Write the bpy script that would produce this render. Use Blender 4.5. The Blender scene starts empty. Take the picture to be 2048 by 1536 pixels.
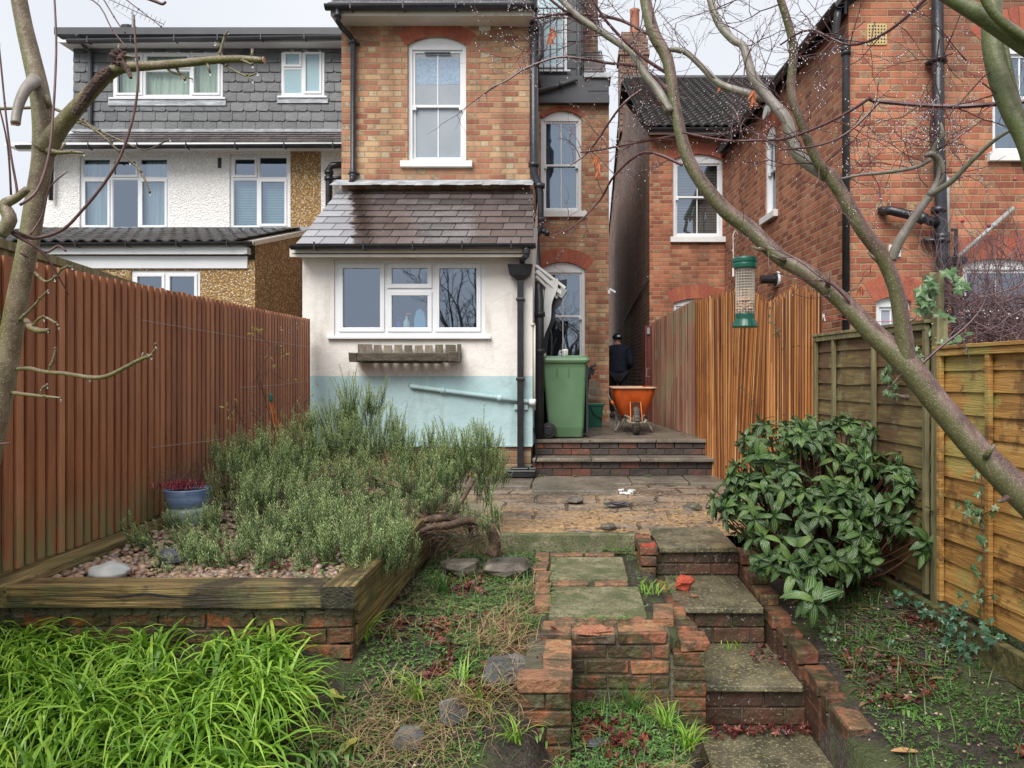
import bpy, math, random
from mathutils import Vector, Matrix, noise as mnoise
S = bpy.context.scene
COL = S.collection
# ---------------------------------------------------------------- camera, sky, sun, exposure
F, CX, CY = 1480.0, 1147.0, 752.0        # lens constants of the 2048 x 1536 photograph
cam_d = bpy.data.cameras.new('camera'); cam = bpy.data.objects.new('camera', cam_d); COL.objects.link(cam)
cam.location = (0, 0, 0); cam.rotation_euler = (math.radians(90), 0, 0)
cam_d.sensor_width = 36; cam_d.lens = F/2048*36
cam_d.shift_x = -(CX-1024)/2048; cam_d.shift_y = -(768-CY)/2048
cam_d.clip_start = .05; cam_d.clip_end = 3000
S.camera = cam
W = bpy.data.worlds.new('World'); S.world = W; W.use_nodes = True
wn = W.node_tree; bg = wn.nodes['Background']
sky = wn.nodes.new('ShaderNodeTexSky'); sky.sky_type = 'NISHITA'; sky.sun_disc = False
sky.sun_elevation = math.radians(52); sky.sun_rotation = math.radians(200)
mx = wn.nodes.new('ShaderNodeMixRGB'); mx.inputs[0].default_value = .95
wn.links.new(sky.outputs[0], mx.inputs[1])
tc = wn.nodes.new('ShaderNodeTexCoord'); nz = wn.nodes.new('ShaderNodeTexNoise'); nz.inputs['Scale'].default_value = 2.2
nz.inputs['Detail'].default_value = 4
wn.links.new(tc.outputs['Generated'], nz.inputs['Vector'])
cr = wn.nodes.new('ShaderNodeValToRGB'); wn.links.new(nz.outputs['Fac'], cr.inputs[0])
cr.color_ramp.elements[0].position = .3; cr.color_ramp.elements[0].color = (5.2, 5.45, 5.9, 1)
cr.color_ramp.elements[1].position = .75; cr.color_ramp.elements[1].color = (6.1, 6.2, 6.45, 1)
wn.links.new(cr.outputs[0], mx.inputs[2]); wn.links.new(mx.outputs[0], bg.inputs['Color']); bg.inputs['Strength'].default_value = .1
sun_d = bpy.data.lights.new('sun', 'SUN'); sun_d.energy = 2.6; sun_d.angle = math.radians(40); sun_d.color = (1, .97, .93)
sun = bpy.data.objects.new('sun', sun_d); COL.objects.link(sun)
sd = Vector((-.35, -.85, 1.05)).normalized()
sun.rotation_euler = sd.to_track_quat('Z', 'Y').to_euler()
S.view_settings.view_transform = 'Standard'; S.view_settings.look = 'None'; S.view_settings.gamma = 1
S.view_settings.exposure = .68

# ---------------------------------------------------------------- helpers
def at(px, py, Y): return Vector(((px-CX)*Y/F, Y, (CY-py)*Y/F))
def X_(px, Y): return (px-CX)*Y/F
def Z_(py, Y): return (CY-py)*Y/F
R = random.Random(7)
def U(a, b): return R.uniform(a, b)

class NT:
    def __init__(s, name):
        s.m = bpy.data.materials.new(name); s.m.use_nodes = True; s.t = s.m.node_tree
        s.b = s.t.nodes['Principled BSDF']
    def n(s, typ, ins=(), out=0, **pr):
        nd = s.t.nodes.new('ShaderNode'+typ)
        for k, v in pr.items(): setattr(nd, k, v)
        for k, v in (ins.items() if isinstance(ins, dict) else enumerate(ins)):
            if v is None: continue
            if hasattr(v, 'is_output'): s.t.links.new(v, nd.inputs[k])
            else: nd.inputs[k].default_value = v
        return nd.outputs[out]
    def math(s, op, a, b=None, c=None): return s.n('Math', [a, b, c], operation=op)
    def ramp(s, fac, stops):
        nd = s.t.nodes.new('ShaderNodeValToRGB'); s.t.links.new(fac, nd.inputs[0]); e = nd.color_ramp.elements
        while len(e) < len(stops): e.new(.5)
        for i, (p, c) in enumerate(stops):
            e[i].position = p; e[i].color = (*c, 1)
        return nd.outputs[0]
    def mixc(s, f, a, b, typ='MIX'): return s.n('MixRGB', [f, a if hasattr(a, 'is_output') else (*a, 1), b if hasattr(b, 'is_output') else (*b, 1)], blend_type=typ)
    def pos(s): return s.n('NewGeometry', out='Position')
    def noise(s, scale, detail=4, vec=None, rough=.55): return s.n('TexNoise', {'Vector': vec if vec else s.pos(), 'Scale': scale, 'Detail': detail, 'Roughness': rough})
    def isl(s): return s.n('NewGeometry', out='Random Per Island')
    def step(s, v, lo, hi): return s.n('MapRange', [v, lo, hi, 0., 1.], interpolation_type='SMOOTHSTEP')
    def set(s, k, v):
        if hasattr(v, 'is_output'): s.t.links.new(v, s.b.inputs[k])
        else: s.b.inputs[k].default_value = v
    def bump(s, h, dist, strength=1., nrm=None):
        s.set('Normal', s.n('Bump', {'Height': h, 'Distance': dist, 'Strength': strength}))

def gen(name, stops, scale=8, stretch=(1, 1, 1), bump=.002, bscale=None, rough=.6, island=0., stain=None, spec=.5, metal=0., stain2=None, detail=5, trans=0, rvar=.0, spk=None):
    g = NT(name); p = g.pos()
    v = g.n('VectorMath', [p, stretch], operation='MULTIPLY')
    nz = g.noise(scale, detail, v)
    f = g.step(nz, .25, .75)
    if island:
        f = g.math('ADD', g.math('MULTIPLY', f, 1-island), g.math('MULTIPLY', g.isl(), island))
    c = g.ramp(f, stops)
    for st in (stain, stain2):
        if st:
            col, sc, lo, hi, amt = st
            c = g.mixc(g.math('MULTIPLY', g.step(g.noise(sc, 5, None, .65), lo, hi), amt), c, col)
    if spk: c = g.mixc(g.math('MULTIPLY', g.step(g.noise(spk[1], 3, None, .8), spk[2], spk[2]+.05), spk[3]), c, spk[0])
    g.set('Base Color', c)
    if rvar: g.set('Roughness', g.math('ADD', rough-rvar/2, g.math('MULTIPLY', g.step(g.noise(3, 4), .3, .7), rvar)))
    else: g.set('Roughness', rough)
    g.set('Specular IOR Level', spec); g.set('Metallic', metal)
    if bump: g.bump(g.noise(bscale or scale*3, 5, v), bump*3)
    return g.m

def brickmat(name, stops, mortar, h=.075, st=.225, flemish=True, rough=.75, soot=None, mw=.0062, fade=.18, moss=None):
    g = NT(name); geo = g.t.nodes.new('ShaderNodeNewGeometry')
    p = g.n('SeparateXYZ', [geo.outputs['Position']]).node; n = g.n('SeparateXYZ', [geo.outputs['True Normal']]).node
    px, py, pz = p.outputs; nx, ny, nzz = n.outputs
    isx = g.math('GREATER_THAN', g.math('ABSOLUTE', nx), .6)
    u = g.math('ADD', g.math('MULTIPLY', py, isx), g.math('MULTIPLY', px, g.math('SUBTRACT', 1., isx)))
    wob = g.noise(3.5, 2); wob2 = g.math('MULTIPLY', g.math('SUBTRACT', wob, .5), .012)
    u = g.math('ADD', u, 50.07); v = g.math('ADD', g.math('ADD', pz, 20.0), wob2)
    vh = g.math('DIVIDE', v, h); row = g.math('FLOOR', vh); rf = g.math('MULTIPLY', g.math('FRACT', vh), h)
    L = st*1.5 if flemish else st
    jit = g.n('TexWhiteNoise', {'W': row}, noise_dimensions='1D')
    u1 = g.math('ADD', g.math('DIVIDE', u, L), g.math('ADD', g.math('MULTIPLY', g.math('MODULO', row, 2.), .5), g.math('MULTIPLY', jit, .07)))
    cell = g.math('FLOOR', u1); cf = g.math('MULTIPLY', g.math('FRACT', u1), L)
    if flemish:
        ish = g.math('GREATER_THAN', cf, st); loc = g.math('SUBTRACT', cf, g.math('MULTIPLY', ish, st))
        wid = g.math('SUBTRACT', st, g.math('MULTIPLY', ish, st/2))
    else: ish = 0.; loc = cf; wid = st
    du = g.math('MINIMUM', loc, g.math('SUBTRACT', wid, loc)); dv = g.math('MINIMUM', rf, g.math('SUBTRACT', h, rf))
    d = g.math('MINIMUM', du, dv)
    d = g.math('ADD', d, g.math('MULTIPLY', g.math('SUBTRACT', g.noise(60, 3), .5), .008))
    mask = g.step(d, mw*.6, mw*1.5)
    idv = g.n('CombineXYZ', [g.math('ADD', g.math('MULTIPLY', cell, 2.), ish), row, 0.])
    wn_ = g.n('TexWhiteNoise', {'Vector': idv}, noise_dimensions='3D')
    wcol = g.n('TexWhiteNoise', {'Vector': idv}, out=1, noise_dimensions='3D')
    f = g.math('ADD', g.math('MULTIPLY', wn_, .8), g.math('MULTIPLY', g.step(g.noise(25, 4), .3, .7), .2))
    if flemish: f = g.math('ADD', g.math('MULTIPLY', f, .78), g.math('MULTIPLY', ish, .26))
    c = g.ramp(f, stops)
    br = g.n('SeparateXYZ', [wcol]); c = g.mixc(.45, c, g.ramp(br, [(0, (.5, .46, .44)), (.5, (.95, .93, .92)), (1, (1.35, 1.3, 1.2))]), 'MULTIPLY')
    # streaky faces inside each brick
    c = g.mixc(g.math('MULTIPLY', g.step(g.noise(14, 3, g.n('VectorMath', [geo.outputs['Position'], (3, 3, 1)], operation='MULTIPLY')), .45, .75), fade), c, stops[-1][1])
    c = g.mixc(g.math('SUBTRACT', 1., mask), c, mortar)
    c = g.mixc(.35, c, g.ramp(g.noise(1.1, 4), [(.35, (.55, .5, .46)), (.6, (1, 1, 1))]), 'MULTIPLY')
    c = g.mixc(.55, c, g.ramp(g.noise(1.4, 5, g.n('VectorMath', [geo.outputs['Position'], (2.5, 2.5, .35)], operation='MULTIPLY'), .65), [(.36, (.5, .46, .42)), (.55, (1, 1, 1)), (.7, (1.12, 1.1, 1.06))]), 'MULTIPLY')
    if soot:
        col, sc, lo, hi, amt = soot
        c = g.mixc(g.math('MULTIPLY', g.step(g.noise(sc, 5), lo, hi), amt), c, col)
    if moss:
        col, z0, z1, amt = moss
        c = g.mixc(g.math('MULTIPLY', g.math('MULTIPLY', g.step(g.noise(7, 5), .35, .65), g.n('MapRange', [pz, z0, z1, 1., 0.])), amt), c, col)
    g.set('Base Color', c); g.set('Roughness', rough)
    hgt = g.math('ADD', g.math('MULTIPLY', mask, 1.), g.math('MULTIPLY', g.noise(90, 4), .5))
    g.bump(hgt, .006)
    return g.m

class MB:
    def __init__(s, T=None): s.v = []; s.f = []; s.uv = {}; s.T = T
    def add(s, vs, fs, uvs=None):
        b = len(s.v)
        for i, p in enumerate(vs):
            p = Vector(p); s.v.append(s.T @ p if s.T else p)
            if uvs: s.uv[b+i] = uvs[i]
        s.f += [tuple(i+b for i in f) for f in fs]
    def quad(s, a, b, c, d): s.add([a, b, c, d], [(0, 1, 2, 3)])
    def box(s, x0, x1, y0, y1, z0, z1, M=None, j=0., taper=0):
        vs = [Vector((x, y, z)) for z in (z0, z1) for y in (y0, y1) for x in (x0, x1)]
        if taper:
            cx, cy = (x0+x1)/2, (y0+y1)/2
            for q in vs[4:]: q.x = cx+(q.x-cx)*(1+taper); q.y = cy+(q.y-cy)*(1+taper)
        if j: vs = [q+Vector((U(-j, j), U(-j, j), U(-j, j))) for q in vs]
        if M: vs = [M @ q for q in vs]
        s.add(vs, [(0, 2, 3, 1), (4, 5, 7, 6), (0, 1, 5, 4), (2, 6, 7, 3), (0, 4, 6, 2), (1, 3, 7, 5)])
    def obox(s, c, dx, dy, dz, rz=0., rx=0., ry=0., j=0.):
        M = Matrix.Translation(c) @ Matrix.Rotation(rz, 4, 'Z') @ Matrix.Rotation(ry, 4, 'Y') @ Matrix.Rotation(rx, 4, 'X')
        s.box(-dx/2, dx/2, -dy/2, dy/2, -dz/2, dz/2, M, j)
    def beam(s, a, b, w, h, up=(0, 0, 1)):
        a = Vector(a); b = Vector(b); d = (b-a); L = d.length; d.normalize()
        r = d.cross(Vector(up)).normalized(); u = r.cross(d)
        vs = []
        for q in (a, b):
            for sx, sz in ((-1, -1), (1, -1), (1, 1), (-1, 1)): vs.append(q+r*sx*w/2+u*sz*h/2)
        s.add(vs, [(0, 1, 2, 3), (7, 6, 5, 4), (0, 4, 5, 1), (1, 5, 6, 2), (2, 6, 7, 3), (3, 7, 4, 0)])
    def tube(s, pts, rad, seg=8, cap=True, smooth=0):
        pts = [Vector(p) for p in pts]
        if not hasattr(rad, '__len__'): rad = [rad]*len(pts)
        if smooth and len(pts) > 2:
            P, Q = [], []
            for i in range(len(pts)-1):
                p0 = pts[max(i-1, 0)]; p1 = pts[i]; p2 = pts[i+1]; p3 = pts[min(i+2, len(pts)-1)]
                for k in range(smooth):
                    t = k/smooth
                    P.append(.5*((2*p1)+(p2-p0)*t+(2*p0-5*p1+4*p2-p3)*t*t+(3*p1-p0-3*p2+p3)*t**3)); Q.append(rad[i]*(1-t)+rad[i+1]*t)
            P.append(pts[-1]); Q.append(rad[-1]); pts, rad = P, Q
        n = len(pts); vs = []; prev = None
        for i in range(n):
            t = (pts[min(i+1, n-1)]-pts[max(i-1, 0)])
            t = t.normalized() if t.length > 1e-9 else Vector((0, 0, 1))
            if prev is None:
                a = Vector((0, 0, 1)) if abs(t.z) < .9 else Vector((1, 0, 0)); r = t.cross(a).normalized()
            else:
                r = prev-t*prev.dot(t); r = r.normalized() if r.length > 1e-6 else t.orthogonal().normalized()
            prev = r; b = t.cross(r)
            for k in range(seg):
                an = 2*math.pi*k/seg; vs.append(pts[i]+(r*math.cos(an)+b*math.sin(an))*rad[i])
        fs = [(i*seg+k, i*seg+(k+1) % seg, (i+1)*seg+(k+1) % seg, (i+1)*seg+k) for i in range(n-1) for k in range(seg)]
        if cap: fs += [tuple(reversed(range(seg))), tuple((n-1)*seg+k for k in range(seg))]
        s.add(vs, fs)
        return pts
    def lathe(s, c, prof, seg=16, M=None):
        c = Vector(c); vs = []
        for r, z in prof:
            for k in range(seg):
                q = Vector((r*math.cos(2*math.pi*k/seg), r*math.sin(2*math.pi*k/seg), z))
                vs.append(c+(M @ q if M else q))
        n = len(prof)
        fs = [(i*seg+k, i*seg+(k+1) % seg, (i+1)*seg+(k+1) % seg, (i+1)*seg+k) for i in range(n-1) for k in range(seg)]
        s.add(vs, fs+[tuple(reversed(range(seg))), tuple((n-1)*seg+k for k in range(seg))])
    def prism(s, poly, y0, y1, axis='y'):
        n = len(poly)
        if axis == 'y': vs = [(a, y0, b) for a, b in poly]+[(a, y1, b) for a, b in poly]
        elif axis == 'x': vs = [(y0, a, b) for a, b in poly]+[(y1, a, b) for a, b in poly]
        else: vs = [(a, b, y0) for a, b in poly]+[(a, b, y1) for a, b in poly]
        s.add(vs, [tuple(range(n)), tuple(reversed(range(n, 2*n)))]+[(i, i+n, (i+1) % n+n, (i+1) % n) for i in range(n)])
    def blob(s, c, rx, ry, rz, seg=10, rings=7, lump=.15, seed=0, flat=0):
        c = Vector(c); vs = [c+Vector((0, 0, -rz))]
        for i in range(1, rings):
            ph = math.pi*i/rings-math.pi/2
            for k in range(seg):
                th = 2*math.pi*k/seg; d = Vector((math.cos(ph)*math.cos(th), math.cos(ph)*math.sin(th), math.sin(ph)))
                m = 1+lump*mnoise.noise(d*1.7+Vector((seed*3.1, seed, 0)))*2
                vs.append(c+Vector((d.x*rx*m, d.y*ry*m, d.z*rz*m)))
        vs.append(c+Vector((0, 0, rz)))
        fs = [(0, 1+(k+1) % seg, 1+k) for k in range(seg)]
        for i in range(rings-2):
            for k in range(seg): fs.append((1+i*seg+k, 1+i*seg+(k+1) % seg, 1+(i+1)*seg+(k+1) % seg, 1+(i+1)*seg+k))
        l = len(vs)-1; fs += [(l, 1+(rings-2)*seg+k, 1+(rings-2)*seg+(k+1) % seg) for k in range(seg)]
        s.add(vs, fs)

def rootof(o):
    while o.parent: o = o.parent
    return o
def obj(name, mb, m, parent=None, smooth=False, bevel=0., label=None):
    org = rootof(parent)['_o'] if parent and '_o' in rootof(parent) else (0, 0, 0)
    org = Vector(org)
    me = bpy.data.meshes.new(name); me.from_pydata([tuple(v-org) for v in mb.v], [], mb.f)
    if mb.uv:
        ul = me.uv_layers.new(name='UVMap')
        for l in me.loops: ul.data[l.index].uv = mb.uv.get(l.vertex_index, (0, 0))
    for mm in (m if isinstance(m, (list, tuple)) else [m]): me.materials.append(mm)
    if smooth: me.polygons.foreach_set('use_smooth', [True]*len(me.polygons))
    me.update(); o = bpy.data.objects.new(name, me); COL.objects.link(o)
    if parent: o.parent = parent
    if bevel:
        b = o.modifiers.new('bevel', 'BEVEL'); b.width = bevel; b.segments = 2; b.limit_method = 'ANGLE'; b.angle_limit = .6
    if label: o['label'] = label
    return o
def tag(o, label=None, cat=None, group=None, kind=None):
    if label: o['label'] = label
    if cat: o['category'] = cat
    if group: o['group'] = group
    if kind: o['kind'] = kind
    return o
def thing(name, label, cat, loc, group=None):
    o = bpy.data.objects.new(name, None); COL.objects.link(o); o.location = loc; o['_o'] = tuple(loc); o.empty_display_size = .1
    return tag(o, label, cat, group)
def solo(name, mb, m, label, cat, group=None, kind=None, smooth=False, bevel=0.):
    """a thing that is one mesh; its origin is put at its base"""
    xs = [v.x for v in mb.v]; ys = [v.y for v in mb.v]; zs = [v.z for v in mb.v]
    c = Vector(((min(xs)+max(xs))/2, (min(ys)+max(ys))/2, min(zs)))
    mb.v = [v-c for v in mb.v]
    o = obj(name, mb, m, None, smooth, bevel); o.location = c
    return tag(o, label, cat, group, kind)
def frame(o, d):   # wall frame: u along d, v inward, z up
    d = Vector((d[0], d[1], 0)).normalized(); o = Vector(o)
    return Matrix(((d.x, -d.y, 0, o.x), (d.y, d.x, 0, o.y), (0, 0, 1, o.z if len(o) > 2 else 0), (0, 0, 0, 1)))

def wall(mb, u0, u1, z0, z1, ops=(), v=0., rev=.12, top=None):
    """front sheet with openings (a,b,lo,hi,arch rise); reveals go inward"""
    us = sorted({u0, u1, *[a for o in ops for a in o[:2]]}); zs = sorted({z0, z1, *[a for o in ops for a in o[2:4]]})
    for i in range(len(us)-1):
        for k in range(len(zs)-1):
            a, b, c, d = us[i], us[i+1], zs[k], zs[k+1]; mu, mz = (a+b)/2, (c+d)/2
            if any(o[0] < mu < o[1] and o[2] < mz < o[3] for o in ops): continue
            mb.quad((a, v, c), (b, v, c), (b, v, d), (a, v, d))
    for o in ops:
        a, b, c, d = o[:4]; ar = o[4] if len(o) > 4 else 0
        arc = arcpts(a, b, d-ar, ar, 10)
        mb.quad((a, v, c), (a, v+rev, c), (a, v+rev, d-ar), (a, v, d-ar)); mb.quad((b, v+rev, c), (b, v, c), (b, v, d-ar), (b, v+rev, d-ar))
        mb.quad((a, v, c), (b, v, c), (b, v+rev, c), (a, v+rev, c))
        for (p, q), (r, s_) in zip(arc, arc[1:]):
            mb.quad((p, v, q), (p, v+rev, q), (r, v+rev, s_), (r, v, s_))
            if ar: mb.quad((p, v, q), (r, v, s_), (r, v, d), (p, v, d))
def arcpts(a, b, z, rise, n):
    if rise <= 0: return [(a, z), (b, z)]
    w = (b-a)/2; r = (w*w+rise*rise)/(2*rise); out = []
    for i in range(n+1):
        x = -w+2*w*i/n; out.append((a+w+x, z+math.sqrt(max(r*r-x*x, 0))-(r-rise)))
    return out
def voussoirs(mb, a, b, z, rise, h, v=-.004, bw=.07, v1=.1):
    w = (b-a)/2; r = (w*w+rise*rise)/(2*rise); cz = z-(r-rise); cx = (a+b)/2
    th = math.asin(w/r)*1.09; n = max(6, int(2*th*r/bw))
    for i in range(n):
        t0 = -th+2*th*i/n+.0035/r; t1 = -th+2*th*(i+1)/n-.0035/r
        P = [(cx+math.sin(t)*rr, cz+math.cos(t)*rr) for t, rr in ((t0, r+.002), (t1, r+.002), (t1, r+h), (t0, r+h))]
        mb.prism(P, v, v1)
# ---------------------------------------------------------------- materials
STOCK = [(0, (.33, .11, .06)), (.2, (.42, .155, .085)), (.4, (.49, .22, .125)), (.58, (.46, .26, .145)), (.72, (.50, .34, .19)), (.8, (.22, .15, .105)), (.9, (.52, .39, .25)), (1, (.36, .32, .23))]
REDB = [(0, (.28, .08, .045)), (.3, (.41, .125, .07)), (.55, (.50, .175, .095)), (.75, (.46, .22, .125)), (.86, (.22, .125, .085)), (.94, (.50, .3, .17)), (1, (.3, .2, .13))]
m_stock = brickmat('stock_brick', STOCK, (.36, .27, .16), soot=((.10, .06, .035), .9, .5, .7, .55))
m_red = brickmat('red_brick', REDB, (.42, .28, .15), flemish=True, soot=((.12, .06, .04), .8, .5, .7, .5))
m_redside = brickmat('side_brick', [(0, (.25, .075, .045)), (.4, (.37, .12, .065)), (.7, (.43, .17, .09)), (1, (.36, .21, .12))], (.36, .27, .17), soot=((.1, .06, .045), .6, .5, .8, .5))
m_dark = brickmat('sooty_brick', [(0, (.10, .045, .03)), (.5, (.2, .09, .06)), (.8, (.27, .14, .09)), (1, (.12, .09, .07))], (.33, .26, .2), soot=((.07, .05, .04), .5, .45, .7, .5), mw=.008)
m_plinth = brickmat('plinth_brick', [(0, (.3, .12, .07)), (.5, (.4, .22, .12)), (1, (.42, .33, .22))], (.34, .28, .2), moss=((.1, .11, .04), -1.2, -.8, .7))
m_arch = gen('arch_brick', [(0, (.25, .065, .04)), (.5, (.36, .09, .05)), (1, (.42, .14, .07))], 12, island=.6, bump=.002, rough=.75)
m_bedbrick = gen('old_wet_brick', [(0, (.08, .038, .025)), (.35, (.18, .07, .04)), (.7, (.32, .12, .06)), (1, (.42, .22, .10))], 9, island=.6, bump=.005, rough=.5, stain=((.035, .034, .018), 6, .43, .55, .85), stain2=((.10, .105, .04), 13, .52, .62, .6))
m_edge = gen('orange_wet_brick', [(0, (.17, .085, .05)), (.4, (.29, .14, .075)), (.75, (.40, .20, .10)), (1, (.44, .30, .14))], 14, island=.6, bump=.005, rough=.45, stain=((.10, .08, .045), 9, .44, .56, .75), stain2=((.42, .33, .12), 22, .6, .7, .6))
m_redraw = gen('broken_red_brick', [(0, (.30, .04, .02)), (1, (.55, .09, .04))], 20, bump=.006, rough=.6, stain=((.6, .35, .25), 40, .62, .7, .5))
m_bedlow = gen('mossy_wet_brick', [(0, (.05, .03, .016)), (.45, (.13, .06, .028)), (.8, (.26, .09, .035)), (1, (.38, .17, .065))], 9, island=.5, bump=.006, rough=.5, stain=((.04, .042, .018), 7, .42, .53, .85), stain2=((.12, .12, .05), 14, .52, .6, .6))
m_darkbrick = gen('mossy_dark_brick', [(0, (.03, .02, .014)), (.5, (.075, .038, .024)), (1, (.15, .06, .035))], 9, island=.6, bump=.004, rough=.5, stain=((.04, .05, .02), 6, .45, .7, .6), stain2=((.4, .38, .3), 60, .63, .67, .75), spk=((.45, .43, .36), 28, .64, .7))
m_mortar = gen('old_mortar', [(0, (.06, .055, .035)), (1, (.15, .13, .085))], 12, bump=.004, rough=.8, stain=((.05, .07, .02), 6, .5, .7, .5))
m_tread = gen('wet_stone_tread', [(0, (.07, .06, .038)), (.5, (.125, .108, .068)), (1, (.2, .175, .11))], 5, bump=.002, bscale=60, rough=.42, rvar=.25, stain=((.42, .33, .13), 4, .58, .72, .5), stain2=((.035, .04, .02), 3, .5, .64, .75), spk=((.48, .42, .22), 55, .56, .55))
m_slab = gen('mossy_slab', [(0, (.12, .115, .06)), (.5, (.2, .19, .105)), (1, (.29, .26, .16))], 7, bump=.002, bscale=70, rough=.6, stain=((.08, .10, .03), 4, .46, .56, .7), stain2=((.36, .27, .15), 5, .55, .68, .5), spk=((.05, .06, .028), 60, .52, .75))
m_terr = gen('terrace_stone', [(0, (.10, .085, .065)), (.5, (.16, .135, .105)), (1, (.24, .2, .155))], 5, bump=.002, bscale=60, rough=.38, rvar=.25, stain=((.05, .045, .035), 2.5, .5, .7, .7), stain2=((.33, .27, .2), 8, .58, .68, .5), spk=((.4, .34, .26), 40, .58, .5))
m_terrb = gen('terrace_riser_brick', [(0, (.035, .032, .032)), (.5, (.07, .05, .042)), (.75, (.15, .055, .035)), (1, (.26, .085, .045))], 8, island=.75, bump=.003, rough=.5, stain=((.05, .045, .035), 6, .5, .7, .5))
def cream_mat(nm, a, b, stain, bump=.0012):
    g = NT(nm); c = g.ramp(g.noise(1.6, 5), [(.3, a), (.7, b)])
    v = g.n('VectorMath', [g.pos(), (3, 3, .6)], operation='MULTIPLY')
    c = g.mixc(g.math('MULTIPLY', g.step(g.noise(1.7, 5, v), .5, .7), .5), c, stain)
    w = g.n('TexVoronoi', {'Vector': g.n('VectorMath', [g.pos(), g.n('VectorMath', [g.n('TexNoise', {'Vector': g.pos(), 'Scale': 4.}, out=1), (.5, .5, .5)], operation='MULTIPLY')], operation='ADD'), 'Scale': .9}, feature='DISTANCE_TO_EDGE')
    c = g.mixc(g.math('MULTIPLY', g.math('SUBTRACT', 1., g.step(w, .0, .008)), .3), c, stain)
    g.set('Base Color', c); g.set('Roughness', .75)
    g.bump(g.math('ADD', g.noise(9, 5), g.math('MULTIPLY', g.noise(60, 3), .4)), bump*8); return g.m
m_cream = cream_mat('cream_render', (.72, .68, .63), (.82, .78, .73), (.42, .37, .3))
m_blue = cream_mat('pale_blue_render', (.38, .54, .555), (.44, .60, .61), (.26, .36, .34))
def pebble(nm, stops, mortar, sc=60, bd=.006, patch=None):
    g = NT(nm); vor = g.n('TexVoronoi', {'Vector': g.pos(), 'Scale': float(sc)}); vn = vor.node
    c = g.ramp(g.n('SeparateColor', [vn.outputs['Color']]), stops)
    c = g.mixc(g.step(vor, .35, .7), c, mortar)
    if patch: c = g.mixc(g.math('MULTIPLY', g.step(g.noise(patch[1], 4), patch[2], patch[2]+.05), .8), c, patch[0])
    g.set('Base Color', c); g.set('Roughness', .8); g.bump(g.math('SUBTRACT', 1., vor), bd*2); return g.m
m_peb_white = pebble('white_pebbledash', [(0, (.8, .79, .77)), (1, (.92, .92, .91))], (.72, .7, .67), 38, .006, ((.4, .34, .26), 1.3, .74))
m_peb_brown = pebble('brown_pebbledash', [(0, (.26, .14, .045)), (.4, (.42, .25, .08)), (.7, (.52, .36, .15)), (.9, (.62, .5, .3)), (1, (.75, .7, .6))], (.22, .13, .06), 45)
m_upvc = gen('white_upvc', [(0, (.74, .75, .76)), (1, (.80, .81, .82))], 3, bump=0, rough=.3, stain=((.6, .6, .56), 5, .6, .8, .3))
m_wpaint = gen('white_paint', [(0, (.68, .68, .66)), (1, (.78, .78, .76))], 5, bump=.0006, rough=.45, stain=((.5, .47, .4), 6, .6, .8, .4))
m_fascia = gen('cream_fascia', [(0, (.58, .54, .46)), (1, (.68, .64, .56))], 5, bump=.0006, rough=.5, stain=((.28, .24, .17), 5, .6, .8, .5))
m_black = gen('black_plastic', [(0, (.012, .012, .014)), (1, (.025, .026, .03))], 8, bump=.0004, rough=.32, stain=((.09, .09, .085), 9, .6, .8, .3))
m_iron = gen('black_cast_iron', [(0, (.014, .014, .018)), (1, (.03, .032, .04))], 8, bump=.001, rough=.35, stain=((.2, .17, .14), 25, .66, .74, .5))
m_lead = gen('lead_flashing', [(0, (.22, .235, .25)), (.6, (.36, .38, .4)), (1, (.52, .54, .56))], 5, (1, 1, 3), bump=.002, rough=.45, stain=((.6, .6, .6), 12, .6, .7, .5))
m_slate = gen('slate', [(0, (.05, .042, .042)), (.35, (.085, .071, .07)), (.65, (.115, .096, .094)), (1, (.16, .137, .133))], 4, island=.7, bump=.0008, bscale=30, rough=.24, rvar=.22, stain=((.30, .3, .26), 22, .63, .7, .35), stain2=((.04, .03, .028), 1.8, .57, .7, .4))
m_slate_grey = gen('grey_hung_slate', [(0, (.055, .058, .062)), (.5, (.09, .094, .1)), (1, (.14, .145, .148))], 4, island=.65, bump=.0015, bscale=30, rough=.45, stain=((.15, .155, .13), 6, .55, .7, .45), stain2=((.42, .42, .4), 40, .68, .74, .4))
m_tile = gen('dark_pantile', [(0, (.035, .034, .034)), (.5, (.065, .06, .058)), (1, (.11, .1, .095))], 10, island=.4, bump=.002, rough=.55, stain=((.15, .16, .1), 9, .58, .72, .5), stain2=((.24, .23, .2), 30, .62, .7, .4))
m_clad = gen('anthracite_cladding', [(0, (.045, .047, .052)), (1, (.075, .077, .083))], 2, bump=0, rough=.4)
m_fence = gen('red_brown_fence', [(0, (.20, .065, .03)), (.35, (.32, .115, .052)), (.7, (.42, .165, .075)), (1, (.52, .24, .125))], 9, (3.5, 3.5, .3), island=.6, bump=.0012, rough=.55, stain=((.09, .035, .02), 9, .66, .74, .7), detail=6)
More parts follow.
